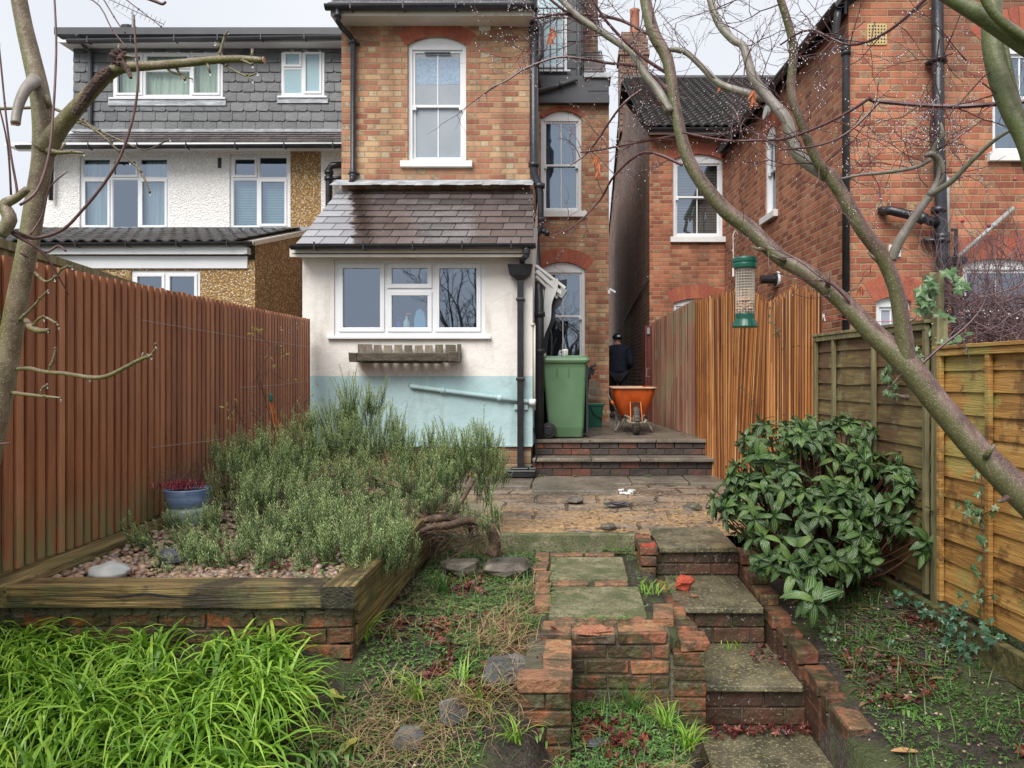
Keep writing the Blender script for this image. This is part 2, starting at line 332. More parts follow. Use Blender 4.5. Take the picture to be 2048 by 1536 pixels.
def wet_glare_roof(base):   # sky glare painted pale into the verge slates' colour, and the wet run below the pipe outlet
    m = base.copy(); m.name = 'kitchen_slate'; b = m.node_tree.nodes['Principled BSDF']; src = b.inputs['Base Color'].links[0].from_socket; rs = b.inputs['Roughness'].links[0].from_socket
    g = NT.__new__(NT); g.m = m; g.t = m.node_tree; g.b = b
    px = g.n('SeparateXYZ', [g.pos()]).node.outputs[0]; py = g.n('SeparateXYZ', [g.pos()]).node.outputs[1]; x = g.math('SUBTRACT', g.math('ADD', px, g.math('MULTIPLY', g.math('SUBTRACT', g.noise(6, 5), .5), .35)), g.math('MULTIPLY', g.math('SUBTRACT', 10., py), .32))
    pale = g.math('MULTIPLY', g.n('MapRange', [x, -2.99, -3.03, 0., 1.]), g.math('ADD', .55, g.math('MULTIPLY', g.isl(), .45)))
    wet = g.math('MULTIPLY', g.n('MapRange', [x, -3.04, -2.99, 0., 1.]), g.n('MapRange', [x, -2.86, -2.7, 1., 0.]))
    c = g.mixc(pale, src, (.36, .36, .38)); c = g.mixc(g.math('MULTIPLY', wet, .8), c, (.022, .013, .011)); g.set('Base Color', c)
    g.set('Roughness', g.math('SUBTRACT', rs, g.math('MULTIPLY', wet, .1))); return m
m_kslate = wet_glare_roof(m_slate)
def fence_green(base):   # algae near the boards' feet: real growth, measured from the ground up
    m = base.copy(); m.name = 'red_brown_fence_with_algae'; t = m.node_tree
    b = t.nodes['Principled BSDF']; src = b.inputs['Base Color'].links[0].from_socket
    g = NT.__new__(NT); g.m = m; g.t = t; g.b = b
    pz = g.n('SeparateXYZ', [g.pos()]).node.outputs[2]
    f = g.math('MULTIPLY', g.n('MapRange', [pz, -1.0, -.55, 1., 0.]), g.step(g.noise(9, 4, g.n('VectorMath', [g.pos(), (2, 2, .6)], operation='MULTIPLY')), .3, .6))
    g.set('Base Color', g.mixc(g.math('MULTIPLY', f, 1.), src, (.2, .21, .09))); return m
m_fence = fence_green(m_fence)
m_sleeper = gen('wet_sleeper_timber', [(0, (.04, .028, .014)), (.4, (.12, .08, .03)), (.7, (.23, .155, .055)), (1, (.36, .26, .11))], 4, (.6, 16, 16), bump=.003, bscale=10, rough=.42, stain=((.025, .018, .012), 2.6, .49, .6, .85), stain2=((.10, .115, .04), 4, .5, .64, .55))
m_sleeper_y = gen('wet_sleeper_timber_side', [(0, (.05, .035, .016)), (.4, (.14, .1, .04)), (.7, (.26, .19, .07)), (1, (.38, .29, .13))], 4, (16, .6, 16), bump=.003, bscale=8, rough=.45, stain=((.02, .02, .012), 2.2, .56, .7, .8), stain2=((.09, .12, .035), 4, .5, .7, .6))
m_greenwood = gen('algae_timber', [(0, (.04, .036, .015)), (.5, (.1, .09, .032)), (1, (.17, .15, .055))], 3, (.8, 8, 8), bump=.003, rough=.6, stain=((.06, .08, .02), 5, .48, .65, .6))
m_lap_y = gen('yellow_lap_board', [(0, (.20, .095, .025)), (.35, (.36, .18, .05)), (.7, (.49, .27, .075)), (1, (.6, .40, .15))], 3.4, (1, 1, 14), island=.35, bump=.002, rough=.5, stain=((.10, .045, .018), 5, .53, .62, .65), stain2=((.36, .34, .10), 3.2, .54, .6, .6))
m_lap_g = gen('green_brown_lap_board', [(0, (.075, .055, .022)), (.4, (.13, .095, .04)), (.75, (.2, .145, .055)), (1, (.26, .19, .075))], 5, (.9, .9, 10), island=.3, bump=.0015, rough=.6, stain=((.10, .045, .025), 2.6, .46, .58, .65), stain2=((.24, .24, .12), 5, .56, .66, .6))
m_post = gen('grey_green_post', [(0, (.11, .095, .045)), (.5, (.19, .165, .08)), (1, (.28, .24, .12))], 6, (5, 5, .5), bump=.002, rough=.65, stain=((.07, .07, .03), 5, .5, .7, .6))
m_reed = gen('orange_reed', [(0, (.04, .018, .01)), (.25, (.13, .048, .018)), (.5, (.31, .115, .035)), (.75, (.47, .19, .055)), (.92, (.58, .3, .11)), (1, (.75, .58, .4))], 30, (1, 1, .08), island=.85, bump=.001, rough=.4, stain=((.12, .04, .02), 1.6, .5, .7, .5))
m_reed_old = gen('weathered_reed', [(0, (.10, .045, .03)), (.4, (.19, .085, .055)), (.75, (.26, .14, .09)), (1, (.34, .26, .16))], 6, (1, 1, .3), island=.7, bump=.001, rough=.6, stain=((.16, .17, .09), 1.8, .47, .65, .6))
m_gate = gen('dark_red_gate', [(0, (.09, .022, .015)), (1, (.16, .04, .025))], 6, (4, 4, .4), rough=.5)
m_oldwood = gen('weathered_planter_wood', [(0, (.07, .055, .035)), (.5, (.16, .13, .09)), (1, (.3, .26, .2))], 8, (4, 4, 1), island=.6, bump=.002, rough=.7)
m_boxwood = gen('wet_planter_wood', [(0, (.035, .028, .018)), (1, (.10, .075, .045))], 8, (1, 4, 4), bump=.002, rough=.5)
m_metal = gen('galvanised_metal', [(0, (.35, .36, .37)), (1, (.5, .51, .52))], 8, bump=0, rough=.35, metal=.7)
m_grey = gen('grey_plastic_pipe', [(0, (.28, .29, .28)), (1, (.38, .39, .38))], 8, bump=0, rough=.45)
m_bingreen = gen('green_bin_plastic', [(0, (.095, .185, .09)), (1, (.125, .23, .12))], 3, bump=.0002, rough=.42, stain=((.14, .2, .1), 3, .6, .8, .4), rvar=.2)
m_bindark = gen('dark_bin_plastic', [(0, (.012, .016, .018)), (1, (.022, .026, .03))], 3, bump=0, rough=.5)
m_caddy = gen('dark_green_caddy_plastic', [(0, (.006, .085, .05)), (1, (.01, .11, .065))], 3, bump=0, rough=.35)
m_rubber = gen('black_rubber', [(0, (.014, .014, .014)), (1, (.035, .033, .03))], 20, rough=.65)
m_tyre = gen('dusty_grey_tyre', [(0, (.07, .062, .05)), (1, (.16, .14, .11))], 15, rough=.8)
m_tray = gen('orange_barrow_plastic', [(0, (.46, .065, .008)), (1, (.66, .12, .015))], 5, (3, 3, .5), bump=.0004, rough=.4, stain=((.16, .05, .02), 6, .55, .72, .7))
m_rim = gen('dusty_tray_rim', [(0, (.4, .25, .15)), (1, (.6, .45, .32))], 15, bump=.001, rough=.7)
m_frame = gen('dirty_barrow_frame', [(0, (.16, .13, .09)), (1, (.36, .32, .25))], 12, bump=.001, rough=.55, stain=((.35, .1, .03), 9, .58, .7, .7))
m_orangerod = gen('orange_rod', [(0, (.6, .14, .02)), (1, (.7, .2, .04))], 12, bump=0, rough=.5)
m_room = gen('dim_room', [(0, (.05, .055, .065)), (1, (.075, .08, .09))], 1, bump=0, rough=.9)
m_curtain = gen('pale_curtain', [(0, (.4, .46, .48)), (.5, (.56, .62, .62)), (1, (.7, .74, .72))], 6, (4, 4, .2), bump=.006, rough=.9)
m_cur_green = gen('green_tinted_curtain', [(0, (.45, .56, .47)), (.5, (.6, .7, .6)), (1, (.72, .8, .7))], 5, (4, 4, .2), bump=.006, rough=.9)
m_blind = gen('venetian_blind_slats', [(0, (.42, .55, .56)), (1, (.52, .66, .66))], 3, bump=0, rough=.6)
m_blind_d = gen('wooden_blind_slats', [(0, (.16, .12, .09)), (1, (.25, .2, .15))], 3, island=.4, bump=0, rough=.5)
def glassmat(nm, fac, tint, base=None, rough=.015):
    g = NT(nm); o = g.t.nodes['Material Output']
    a = g.n('BsdfTransparent', [(*(base or (.8, .9, .92)), 1)]); b = g.n('BsdfGlossy', {'Color': (*tint, 1), 'Roughness': rough})
    nz = g.n('Bump', {'Height': g.noise(.8, 2), 'Distance': .02, 'Strength': .3}); g.t.links.new(nz, b.node.inputs['Normal'])
    fr = g.n('LayerWeight', {'Blend': .3}, out=0)
    f = g.math('ADD', fac, g.math('MULTIPLY', fr, .5)); mxs = g.n('MixShader', [f, a, b]); g.t.links.new(mxs, o.inputs[0]); return g.m
m_glass = glassmat('window_glass', .27, (.72, .84, 1.)); m_clear = glassmat('clear_window_glass', .06, (.8, .9, 1.), (.95, .98, .97))
m_frost = gen('frosted_glass', [(0, (.26, .295, .33)), (1, (.34, .375, .415))], 1.2, bump=.0006, bscale=70, rough=.22, spec=.8)
m_frostb = gen('blue_frosted_glass', [(0, (.26, .41, .45)), (1, (.32, .48, .52))], 1.2, bump=.0005, bscale=70, rough=.25, spec=.8)
m_paleg = gen('pale_blue_blind_glass', [(0, (.43, .58, .64)), (1, (.5, .66, .71))], 1.2, bump=0, rough=.15, spec=.9)

# ---------------------------------------------------------------- windows (local frame: u, v inward, z)
def casement(parent, T, u0, u1, z0, z1, cells, v=.03, sill=True, glass=m_glass, fw=.045, behind=None, deep=.7, name='window', room=True, sillw=.06, sash_w=.04):
    """cells: (a,b,c,d,sash,kind) in 0..1 of the opening; frame strips fill the gaps between cells"""
    f = MB(T); Wd, H = u1-u0, z1-z0
    us = lambda a: u0+fw+a*(Wd-2*fw); zs = lambda c: z0+fw+c*(H-2*fw)
    f.box(u0, u1, v, v+.06, z0, z0+fw); f.box(u0, u1, v, v+.06, z1-fw, z1); f.box(u0, u0+fw, v, v+.06, z0+fw, z1-fw); f.box(u1-fw, u1, v, v+.06, z0+fw, z1-fw)
    gl = {}
    for c in cells:
        a, b, lo, hi = us(c[0]), us(c[1]), zs(c[2]), zs(c[3]); hw = .018
        if c[0] > 0: f.box(a-hw, a+hw, v, v+.06, lo, hi)
        if c[2] > 0: f.box(a, b, v+.002, v+.062, lo-hw, lo+hw)
        a2 = a+(hw if c[0] > 0 else 0); b2 = b-(hw if c[1] < 1 else 0); l2 = lo+(hw if c[2] > 0 else 0); h2 = hi-(hw if c[3] < 1 else 0)
        s = sash_w if c[4] else .012; p = .018 if c[4] else -.006
        f.box(a2, b2, v-p, v+.03, l2, l2+s); f.box(a2, b2, v-p, v+.03, h2-s, h2); f.box(a2, a2+s, v-p, v+.03, l2+s, h2-s); f.box(b2-s, b2, v-p, v+.03, l2+s, h2-s)
        k = c[5] if len(c) > 5 else glass
        g = gl.setdefault(k.name, (k, MB(T)))[1]; g.quad((a2+s, v+.012, l2+s), (b2-s, v+.012, l2+s), (b2-s, v+.012, h2-s), (a2+s, v+.012, h2-s))
        g2 = [c for c in g.v[-4:]]
    o = obj(name, f, m_upvc, parent, bevel=.004)
    for k, g in gl.values(): obj('pane', g, k, o)
    if sill:
        s = MB(T); s.box(u0-sillw, u1+sillw, -.05, v-.001, z0-.035, z0-.003); obj('sill', s, m_upvc, o, bevel=.004)
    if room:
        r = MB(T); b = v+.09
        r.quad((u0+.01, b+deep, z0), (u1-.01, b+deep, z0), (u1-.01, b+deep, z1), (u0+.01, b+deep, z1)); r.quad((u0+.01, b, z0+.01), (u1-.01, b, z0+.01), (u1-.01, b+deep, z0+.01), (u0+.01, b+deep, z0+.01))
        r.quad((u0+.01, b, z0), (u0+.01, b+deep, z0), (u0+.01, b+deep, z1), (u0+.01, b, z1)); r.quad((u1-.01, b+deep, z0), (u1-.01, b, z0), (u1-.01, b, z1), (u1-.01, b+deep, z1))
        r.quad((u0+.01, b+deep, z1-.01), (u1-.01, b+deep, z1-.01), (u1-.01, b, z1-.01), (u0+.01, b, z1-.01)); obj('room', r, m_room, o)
    if behind: behind(o, T, u0+fw, u1-fw, z0+fw, z1-fw, v+.1)
    return o
def curtains(sides, mat=m_curtain, wd=.28):
    def f(o, T, u0, u1, z0, z1, v):
        c = MB(T); w = (u1-u0)*wd
        for s in sides:
            a = u0 if s == 'l' else u1-w if s == 'r' else u0; b = a+w if s in 'lr' else u1
            n = int((b-a)/.02)+2; vs = [(a+(b-a)*i/n, v+.03+.018*math.sin(i*1.5+.6*math.sin(i*.7)), z) for z in (z0, z1) for i in range(n+1)]
            c.add(vs, [(i, i+1, n+2+i, n+1+i) for i in range(n)])
        obj('curtain', c, mat, o, smooth=True)
    return f
def blinds(mat, lo=0., hi=1., pitch=.03, a=0., b=1., vv=.02):
    def f(o, T, u0, u1, z0, z1, v):
        c = MB(T); zz = z0+(z1-z0)*lo; top = z0+(z1-z0)*hi; x0 = u0+(u1-u0)*a; x1 = u0+(u1-u0)*b
        while zz < top:
            c.quad((x0, v+vv, zz), (x1, v+vv, zz), (x1, v+vv+.012, zz+pitch*.85), (x0, v+vv+.012, zz+pitch*.85)); zz += pitch
        obj('blind', c, mat, o)
    return f
def sash(parent, T, u0, u1, z0, z1, rise, zm, v=.05, glass=m_frost, bars=1, behind=None, sill=(.07, .09), room=False, name='window', fw=.055, deep=.7, sillm=None):
    f = MB(T); sp = z1-rise
    f.box(u0, u0+fw, v, v+.1, z0, sp); f.box(u1-fw, u1, v, v+.1, z0, sp); f.box(u0+fw, u1-fw, v, v+.1, z0, z0+fw*.9)
    top = sp-fw*1.0; arc = arcpts(u0, u1, sp, rise, 12)
    f.prism([(u0+fw, top), (u1-fw, top), (u1-fw, sp), *[p for p in reversed(arc)], (u0+fw, sp)] if rise > 0 else [(u0+fw, top), (u1-fw, top), (u1-fw, sp), (u0+fw, sp)], v, v+.1)
    s = .035
    for (lo, hi, vv) in ((zm-.02, top, v+.025), (z0+fw*.9, zm+.02, v+.055)):
        a, b = u0+fw, u1-fw
        f.box(a, b, vv, vv+.03, lo, lo+s); f.box(a, b, vv, vv+.03, hi-s, hi); f.box(a, a+s, vv, vv+.03, lo+s, hi-s); f.box(b-s, b, vv, vv+.03, lo+s, hi-s)
        for k in range(bars):
            c = a+(b-a)*(k+1)/(bars+1); f.box(c-.009, c+.009, vv+.004, vv+.03, lo+s, hi-s)
    f.box(u0+fw, u0+fw+.05, v+.005, v+.04, zm-.06, zm); f.box(u1-fw-.05, u1-fw, v+.005, v+.04, zm-.06, zm)
    o = obj(name, f, m_upvc, parent, bevel=.004)
    g = MB(T); g.quad((u0+fw, v+.04, zm), (u1-fw, v+.04, zm), (u1-fw, v+.04, top), (u0+fw, v+.04, top)); g.quad((u0+fw, v+.07, z0+.03), (u1-fw, v+.07, z0+.03), (u1-fw, v+.07, zm), (u0+fw, v+.07, zm)); obj('pane', g, glass, o)
    if sill:
        sl = MB(T); sl.box(u0-sill[0], u1+sill[0], -.06, v+.02, z0-sill[1], z0-.002); obj('sill', sl, sillm or m_wpaint, o, bevel=.006)
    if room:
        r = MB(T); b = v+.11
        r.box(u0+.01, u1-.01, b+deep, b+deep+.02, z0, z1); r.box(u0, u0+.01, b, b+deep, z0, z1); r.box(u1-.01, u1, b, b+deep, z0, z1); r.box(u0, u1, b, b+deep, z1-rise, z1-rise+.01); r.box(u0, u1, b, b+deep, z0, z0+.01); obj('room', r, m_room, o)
    if behind: behind(o, T, u0+fw, u1-fw, z0+fw, z1-fw-rise, v+.1)
    return o

def slates(mb, o, u, dn, W0, W1, L, n, wsl, th=.007, j=.003, shape=None, nrm=None, thick=.0):
    """courses laid from the eaves (row 0) upward; o eaves origin, u along the eaves, dn unit vector up the slope; W0,W1 = (start,end) at eaves and top"""
    u = Vector(u).normalized(); dn = Vector(dn).normalized(); nr = u.cross(dn).normalized(); o = Vector(o); ex = L/n
    for r in range(n):
        t = r/n; t2 = (r+.5)/n; a = W0[0]*(1-t2)+W1[0]*t2; b = W0[1]*(1-t2)+W1[1]*t2
        x = a-(wsl*.5 if r % 2 else 0)+U(-.01, .01)
        while x < b-.002:
            w = wsl*U(.93, 1.07); p = max(x, a); q = min(x+w, b); x += w
            if q-p < .015: continue
            y0 = r*ex+U(-j, j); y1 = r*ex+ex*1.35 if r < n-1 else L; g = .0045
            h0 = th*2.2+U(0, .002); h1 = .001+(ex*1.35 < 0)
            P = [(p+g, y0, 0.0), (q-g, y0+U(-j, j)*.5, 0.0), (q-g, y1, 0.), (p+g, y1, 0.)]
            A = [o+u*c[0]+dn*c[1]+nr*(h0 if k < 2 else h1) for k, c in enumerate(P)]; B = [o+u*P[0][0]+dn*P[0][1]+nr*(h0-th), o+u*P[1][0]+dn*P[1][1]+nr*(h0-th)]
            mb.add([*A, *B], [(0, 1, 2, 3), (4, 5, 1, 0), (5, 2, 1), (4, 0, 3)])

def gutter(mb, a, b, r=.055, dz=0):
    a = Vector(a); b = Vector(b); d = (b-a).normalized(); side = Vector((0, 0, 1)).cross(d)
    pr = [(math.cos(t), math.sin(t)) for t in [math.pi+math.pi*k/8 for k in range(9)]]
    prof = [(c*r, s*r) for c, s in pr]+[(c*(r-.006), s*(r-.006)) for c, s in reversed(pr)]
    vs = [q+side*c+Vector((0, 0, s)) for q in (a, b) for c, s in prof]; n = len(prof)
    mb.add(vs, [tuple(range(n)), tuple(reversed(range(n, 2*n)))]+[(i, i+n, (i+1) % n+n, (i+1) % n) for i in range(n)])
def brackets(mb, a, b, n, r=.06):
    for k in range(n):
        c = Vector(a).lerp(Vector(b), (k+.5)/n); mb.obox(c+Vector((0, -.0, -r*.45)), .018, r*2.15, r*1.3)
        mb.obox(c+Vector((0, -r*1.02, .0)), .016, .012, r*1.2)
def pipe(mb, pts, r, seg=10, collars=()):
    mb.tube(pts, r, seg)
    for c, d in collars:
        c = Vector(c); d = Vector(d).normalized(); mb.tube([c-d*.03, c+d*.03], r*1.3, seg)
# ================================================================ OUR HOUSE (brick, with rendered kitchen)
I4 = lambda y: frame((0, y, 0), (1, 0))
TZ = -.767
house = thing('brick_house', 'tall stock brick house with a cream and pale blue kitchen under a slate lean-to roof', 'house', (-1.8, 8.6, -1.17))
# upper outrigger, front plane Y=10
XL, XR, YM, YR = -3.135, -.588, 10.0, 12.6
w1 = (X_(815, YM), X_(932, YM), Z_(323, YM), Z_(72, YM), .11)
b = MB(I4(YM)); wall(b, XL, XR, 0.0, Z_(36, YM), [w1])
b.T = frame((XR, YM, 0), (0, 1)); wall(b, 0, YR-YM, TZ-.5, Z_(36, YM), [])
b.T = frame((XL, YR+3, 0), (0, -1)); wall(b, 0, YR+3-YM, TZ-.5, Z_(36, YM), [])
# rear block, plane Y=12.6
XRR = X_(1218, YR); zt = Z_(203, YR)
w2 = (-.56, X_(1163, YR), Z_(423, YR), Z_(221, YR), .11)
w3 = (-.56, X_(1170, YR), -.25, Z_(524, YR), .12)
b.T = I4(YR); wall(b, XR+.001, XRR, TZ-.5, zt, [w2, w3])
b.T = frame((XRR, YR, 0), (0, 1)); wall(b, 0, 9, TZ-.8, zt, [])
obj('wall', b, m_stock, house)
def arch(par, T, *p):
    a = MB(T); voussoirs(a, *p); return obj('brick_arch', a, m_arch, par)
arch(house, I4(YM), w1[0], w1[1], w1[3]-.11, .11, .19); arch(house, I4(YR), w2[0]+.06, w2[1], w2[3]-.11, .11, .075); arch(house, I4(YR), w3[0], w3[1], w3[3]-.12, .12, .23)
def bath_things(o, T, u0, u1, z0, z1, v): pass
win = sash(house, I4(YM), w1[0], w1[1], w1[2], w1[3], w1[4], Z_(208, YM), glass=m_frost, sill=(.09, .085))
vb = MB(I4(YM)); vb.box(w1[0]+.22, w1[1]-.22, .044, .06, w1[3]-.215, w1[3]-.195); obj('trickle_vent', vb, m_black, win)
bl = MB(I4(YM)); n = 30; u0, u1 = w1[0]+.1, w1[1]-.1
for k in range(n):   # scalloped blue café blind against the pane
    a0 = u0+(u1-u0)*k/n; a1 = u0+(u1-u0)*(k+1)/n; bl.quad((a0, .088, 3.97+.012*(k % 2)), (a1, .088, 3.97+.012*((k+1) % 2)), (a1, .088, w1[3]-.27), (a0, .088, w1[3]-.27))
obj('blind', bl, gen('blue_lace_blind', [(0, (.22, .32, .45)), (1, (.36, .46, .58))], 40, bump=0, rough=.5), win)
sash(house, I4(YR), w2[0], w2[1], w2[2], w2[3], w2[4], Z_(328, YR), glass=m_glass, behind=curtains('f', gen('grey_blue_net', [(0, (.16, .19, .22)), (1, (.21, .245, .28))], 3, bump=0, rough=.9)), sill=(.09, .1), room=True)
sash(house, I4(YR), w3[0], w3[1], w3[2], w3[3], w3[4], Z_(632, YR), glass=m_glass, room=True, sill=(.09, .09))
# pale lamp shade seen behind the first-floor pane
# kitchen lean-to, front plane Y=8.6
YK, KX0, KX1 = 8.6, -3.15, -.476
kw = (X_(668, YK), X_(970, YK), Z_(672, YK), Z_(519, YK), 0)
b = MB(I4(YK)); wall(b, KX0, KX1, 0.0, Z_(494, YK), [kw], rev=.06)
b.T = frame((KX1, YK, 0), (0, 1)); wall(b, 0, YM-YK, 0, 1.5, []); b.quad((0, 0, 1.5), (1.4, 0, 1.5), (1.4, 0, 2.42), (0, 0, 1.55))
b.T = frame((KX0, YM, 0), (0, -1)); wall(b, 0, YM-YK, 0, 1.5, []); b.quad((0, 0, 1.5), (1.4, 0, 1.5), (1.4, 0, 1.55), (0, 0, 2.42))
obj('rendered_wall', b, m_cream, house, label='cream rendered kitchen wall')
b = MB(I4(YK)); wall(b, KX0, KX1, Z_(893, YK), 0.0, []); b.T = frame((KX1, YK, 0), (0, 1)); wall(b, 0, YM-YK, TZ-.05, 0, []); b.T = frame((KX0, YM, 0), (0, -1)); wall(b, 0, YM-YK, -.82, 0, [])
b.T = None; b.box(KX0+.003, KX1-.003, YK-.012, YK+.02, Z_(893, YK)-.001, Z_(893, YK)+.02)
obj('painted_plinth', b, m_blue, house, label='pale blue painted lower part of the kitchen wall')
b = MB(I4(YK)); wall(b, KX0+.02, KX1-.02, -1.35, Z_(893, YK), [], v=.02); b.T = frame((KX1-.02, YK+.02, 0), (0, 1)); wall(b, 0, .4, -1.35, Z_(893, YK), []); obj('brick_plinth', b, m_plinth, house)
def kitchen_sill(o, T, u0, u1, z0, z1, v):
    global kit; kit = (u0, u1, z0, v)
kwin = casement(house, I4(YK), kw[0], kw[1], kw[2], kw[3], [(0, .333, 0, 1, 1), (.333, .667, 0, .62, 1), (.333, .667, .62, 1, 1), (.667, 1, 0, 1, 1)], v=.02, behind=kitchen_sill, fw=.05, sillw=.07, sash_w=.05)
# lean-to slate roof
eo = Vector((0, 8.33, Z_(489, 8.33))); top = Vector((0, YM, Z_(378, YM))); L = (top-eo).length; dn = (top-eo)/L
b = MB(); slates(b, eo, (1, 0, 0), dn, (X_(592, 8.33), X_(1068, 8.33)), (X_(683, YM)-.02, X_(1061, YM)+.04), L, 9, .285)
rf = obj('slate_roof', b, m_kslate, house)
b = MB(); nr = Vector((1, 0, 0)).cross(dn)
P = [Vector((X_(592, 8.33)+.01, *eo.yz)), Vector((X_(1068, 8.33)-.01, *eo.yz)), Vector((X_(1061, YM)+.03, *top.yz)), Vector((X_(683, YM)-.01, *top.yz))]
b.add([*P, *[p-nr*.06 for p in P]], [(0, 1, 2, 3), (7, 6, 5, 4), (0, 4, 5, 1), (1, 5, 6, 2), (3, 7, 4, 0)]); obj('roof_deck', b, m_black, rf)
b = MB(); n = 24; x0, x1 = X_(683, YM)-.06, X_(1062, YM)+.05
for k in range(n):
    a0 = x0+(x1-x0)*k/n; a1 = x0+(x1-x0)*(k+1)/n; w0 = U(-.006, .006); 
    q = lambda x, t, o: Vector((x, YM-.02-t*.27, Z_(360, YM)-t*.15+o))
    b.quad(q(a0-.012, 1, .012+w0), q(a1-.012, 1, .012+w0), q(a1, 0, .0), q(a0, 0, .0))
obj('lead_flashing', b, m_lead, house, smooth=True)
b = MB(); b.beam((X_(590, 8.31), 8.315, eo.z-.03), (X_(1069, 8.31), 8.315, eo.z-.03), .02, .05); b.box(KX0-.02, KX1-.05, 8.34, YK+.01, Z_(513, 8.5), Z_(513, 8.5)+.012); b.box(KX0-.05, KX1-.02, 8.34, 8.37, Z_(514, 8.35), Z_(497, 8.35))
obj('fascia', b, m_fascia, house)
b = MB(); A = (X_(583, 8.28), 8.27, Z_(491, 8.28)); B = (X_(1072, 8.28), 8.27, Z_(488, 8.28)); gutter(b, A, B, .052); brackets(b, A, B, 5, .05); obj('gutter', b, m_black, house, smooth=False)
# main roof eaves
ez = Z_(38, 9.8)
b = MB(); b.box(XL-.05, XR+.07, 9.72, YM+.02, ez, ez+.02); b.box(XL-.05, XR+.07, 9.7, 9.72, ez-.005, ez+.14); obj('fascia', b, m_fascia, house)
b = MB(); A = (X_(651, 9.65), 9.64, Z_(12, 9.65)); B = (X_(1070, 9.65), 9.64, Z_(10, 9.65)); gutter(b, A, B, .062); brackets(b, A, B, 4, .06); obj('gutter', b, m_iron, house)
b = MB(); slates(b, (0, 9.66, ez+.13), (1, 0, 0), (0, .83, .56), (XL-.08, XR+.08), (XL-.08, XR+.08), 3.0, 15, .25)
b.box(XL-.06, XR+.06, 9.75, 12.2, ez+.02, ez+.03); obj('slate_roof', b, m_slate, house)
# left rainwater pipe on the outrigger
b = MB(); x = X_(706, 9.93); pipe(b, [(X_(675, 9.64), 9.64, Z_(18, 9.64)), (X_(675, 9.64), 9.66, Z_(42, 9.64)), (X_(684, 9.75), 9.75, Z_(52, 9.7)), (x-.03, 9.9, Z_(72, 9.9)), (x, 9.93, Z_(84, 9.93)), (x, 9.93, Z_(352, 9.93)), (x-.0, 9.86, Z_(365, 9.86))], .036, 10, [((x, 9.93, Z_(z, 9.93)), (0, 0, 1)) for z in (84, 345, 352)]+[((X_(675, 9.64), 9.645, Z_(30, 9.64)), (0, 0, 1))])
b.box(x-.07, x+.07, 9.95, 9.995, Z_(86, 9.93), Z_(82, 9.93)); b.box(x-.07, x+.07, 9.95, 9.995, Z_(348, 9.93), Z_(344, 9.93))
obj('downpipe', b, m_iron, house, smooth=True)
# soil stack beside the corner
b = MB(); x = XR+.075; y = 9.9
pipe(b, [(x-.02, y, 5.4), (x-.02, y, Z_(345, y)), (x+.03, y, Z_(365, y)), (x+.06, y, Z_(385, y)), (x+.06, y, Z_(455, y)), (x+.0, y-.03, Z_(475, y)), (KX1+.06, 9.0, .9), (KX1+.06, 9.0, TZ)], .055, 12, [((x-.02, y, Z_(z, y)), (0, 0, 1)) for z in (18, 60, 330)]+[((x+.06, y, Z_(z, y)), (0, 0, 1)) for z in (372, 440)]+[((KX1+.06, 9.0, z), (0, 0, 1)) for z in (.75, .3)])
pipe(b, [(x+.06, y, Z_(460, y)), (x+.17, y, Z_(466, y))], .035, 10, [((x+.16, y, Z_(466, y)), (1, 0, 0))])
pipe(b, [(x-.02, y-.0, Z_(35, y)), (x+.07, y, Z_(55, y)), (x+.07, y, Z_(110, y)), (x-.01, y, Z_(135, y))], .045, 10)
obj('soil_stack', b, m_iron, house, smooth=True)
# kitchen hopper, downpipe and shoe
yk = YK-.07; xk = X_(1041, yk)
b = MB(); pipe(b, [(X_(1053, 8.27), 8.27, Z_(492, 8.27)), (X_(1053, 8.27), 8.27, Z_(512, 8.27)), (X_(1046, yk), 8.4, Z_(522, yk)), (X_(1044, yk), yk, Z_(532, yk))], .034, 10, [((X_(1053, 8.27), 8.27, Z_(503, 8.27)), (0, 0, 1))])
h0, h1 = Z_(560, yk), Z_(530, yk); xa, xb = X_(1018, yk), X_(1065, yk)
b.add([(xa+.01, yk-.08, h0+.05), (xb-.02, yk-.08, h0+.05), (xb-.02, yk+.05, h0+.05), (xa+.01, yk+.05, h0+.05), (xa-.01, yk-.1, h1), (xb+.005, yk-.1, h1), (xb+.005, yk+.06, h1), (xa-.01, yk+.06, h1), (xk-.05, yk-.04, h0-.0), (xk+.05, yk-.04, h0-.0), (xk+.05, yk+.04, h0), (xk-.05, yk+.04, h0)],
      [(0, 1, 5, 4), (1, 2, 6, 5), (2, 3, 7, 6), (3, 0, 4, 7), (8, 9, 1, 0), (9, 10, 2, 1), (10, 11, 3, 2), (11, 8, 0, 3), (11, 10, 9, 8), (4, 5, 6, 7)])
b.box(xk-.036, xk+.036, yk-.03, yk+.035, Z_(945, yk), h0+.01)
for pz in (598, 757): b.box(xk-.05, xk+.05, yk-.04, yk+.07, Z_(pz+4, yk), Z_(pz-2, yk))
obj('downpipe', b, m_black, house, bevel=.006, label='square black kitchen downpipe with hopper head')
b = MB(); zb = -1.145
b.box(xk-.17, xk+.17, yk-.2, yk+.03, zb, zb+.075, j=.004, taper=.06); b.box(xk-.19, xk+.19, yk-.215, yk-.17, zb+.06, zb+.085); b.box(xk-.19, xk+.19, yk, yk+.04, zb+.06, zb+.09)
b.box(xk-.1, xk+.1, yk-.1, yk+.03, zb+.07, zb+.1); obj('gully_cover', b, m_black, house, bevel=.012)
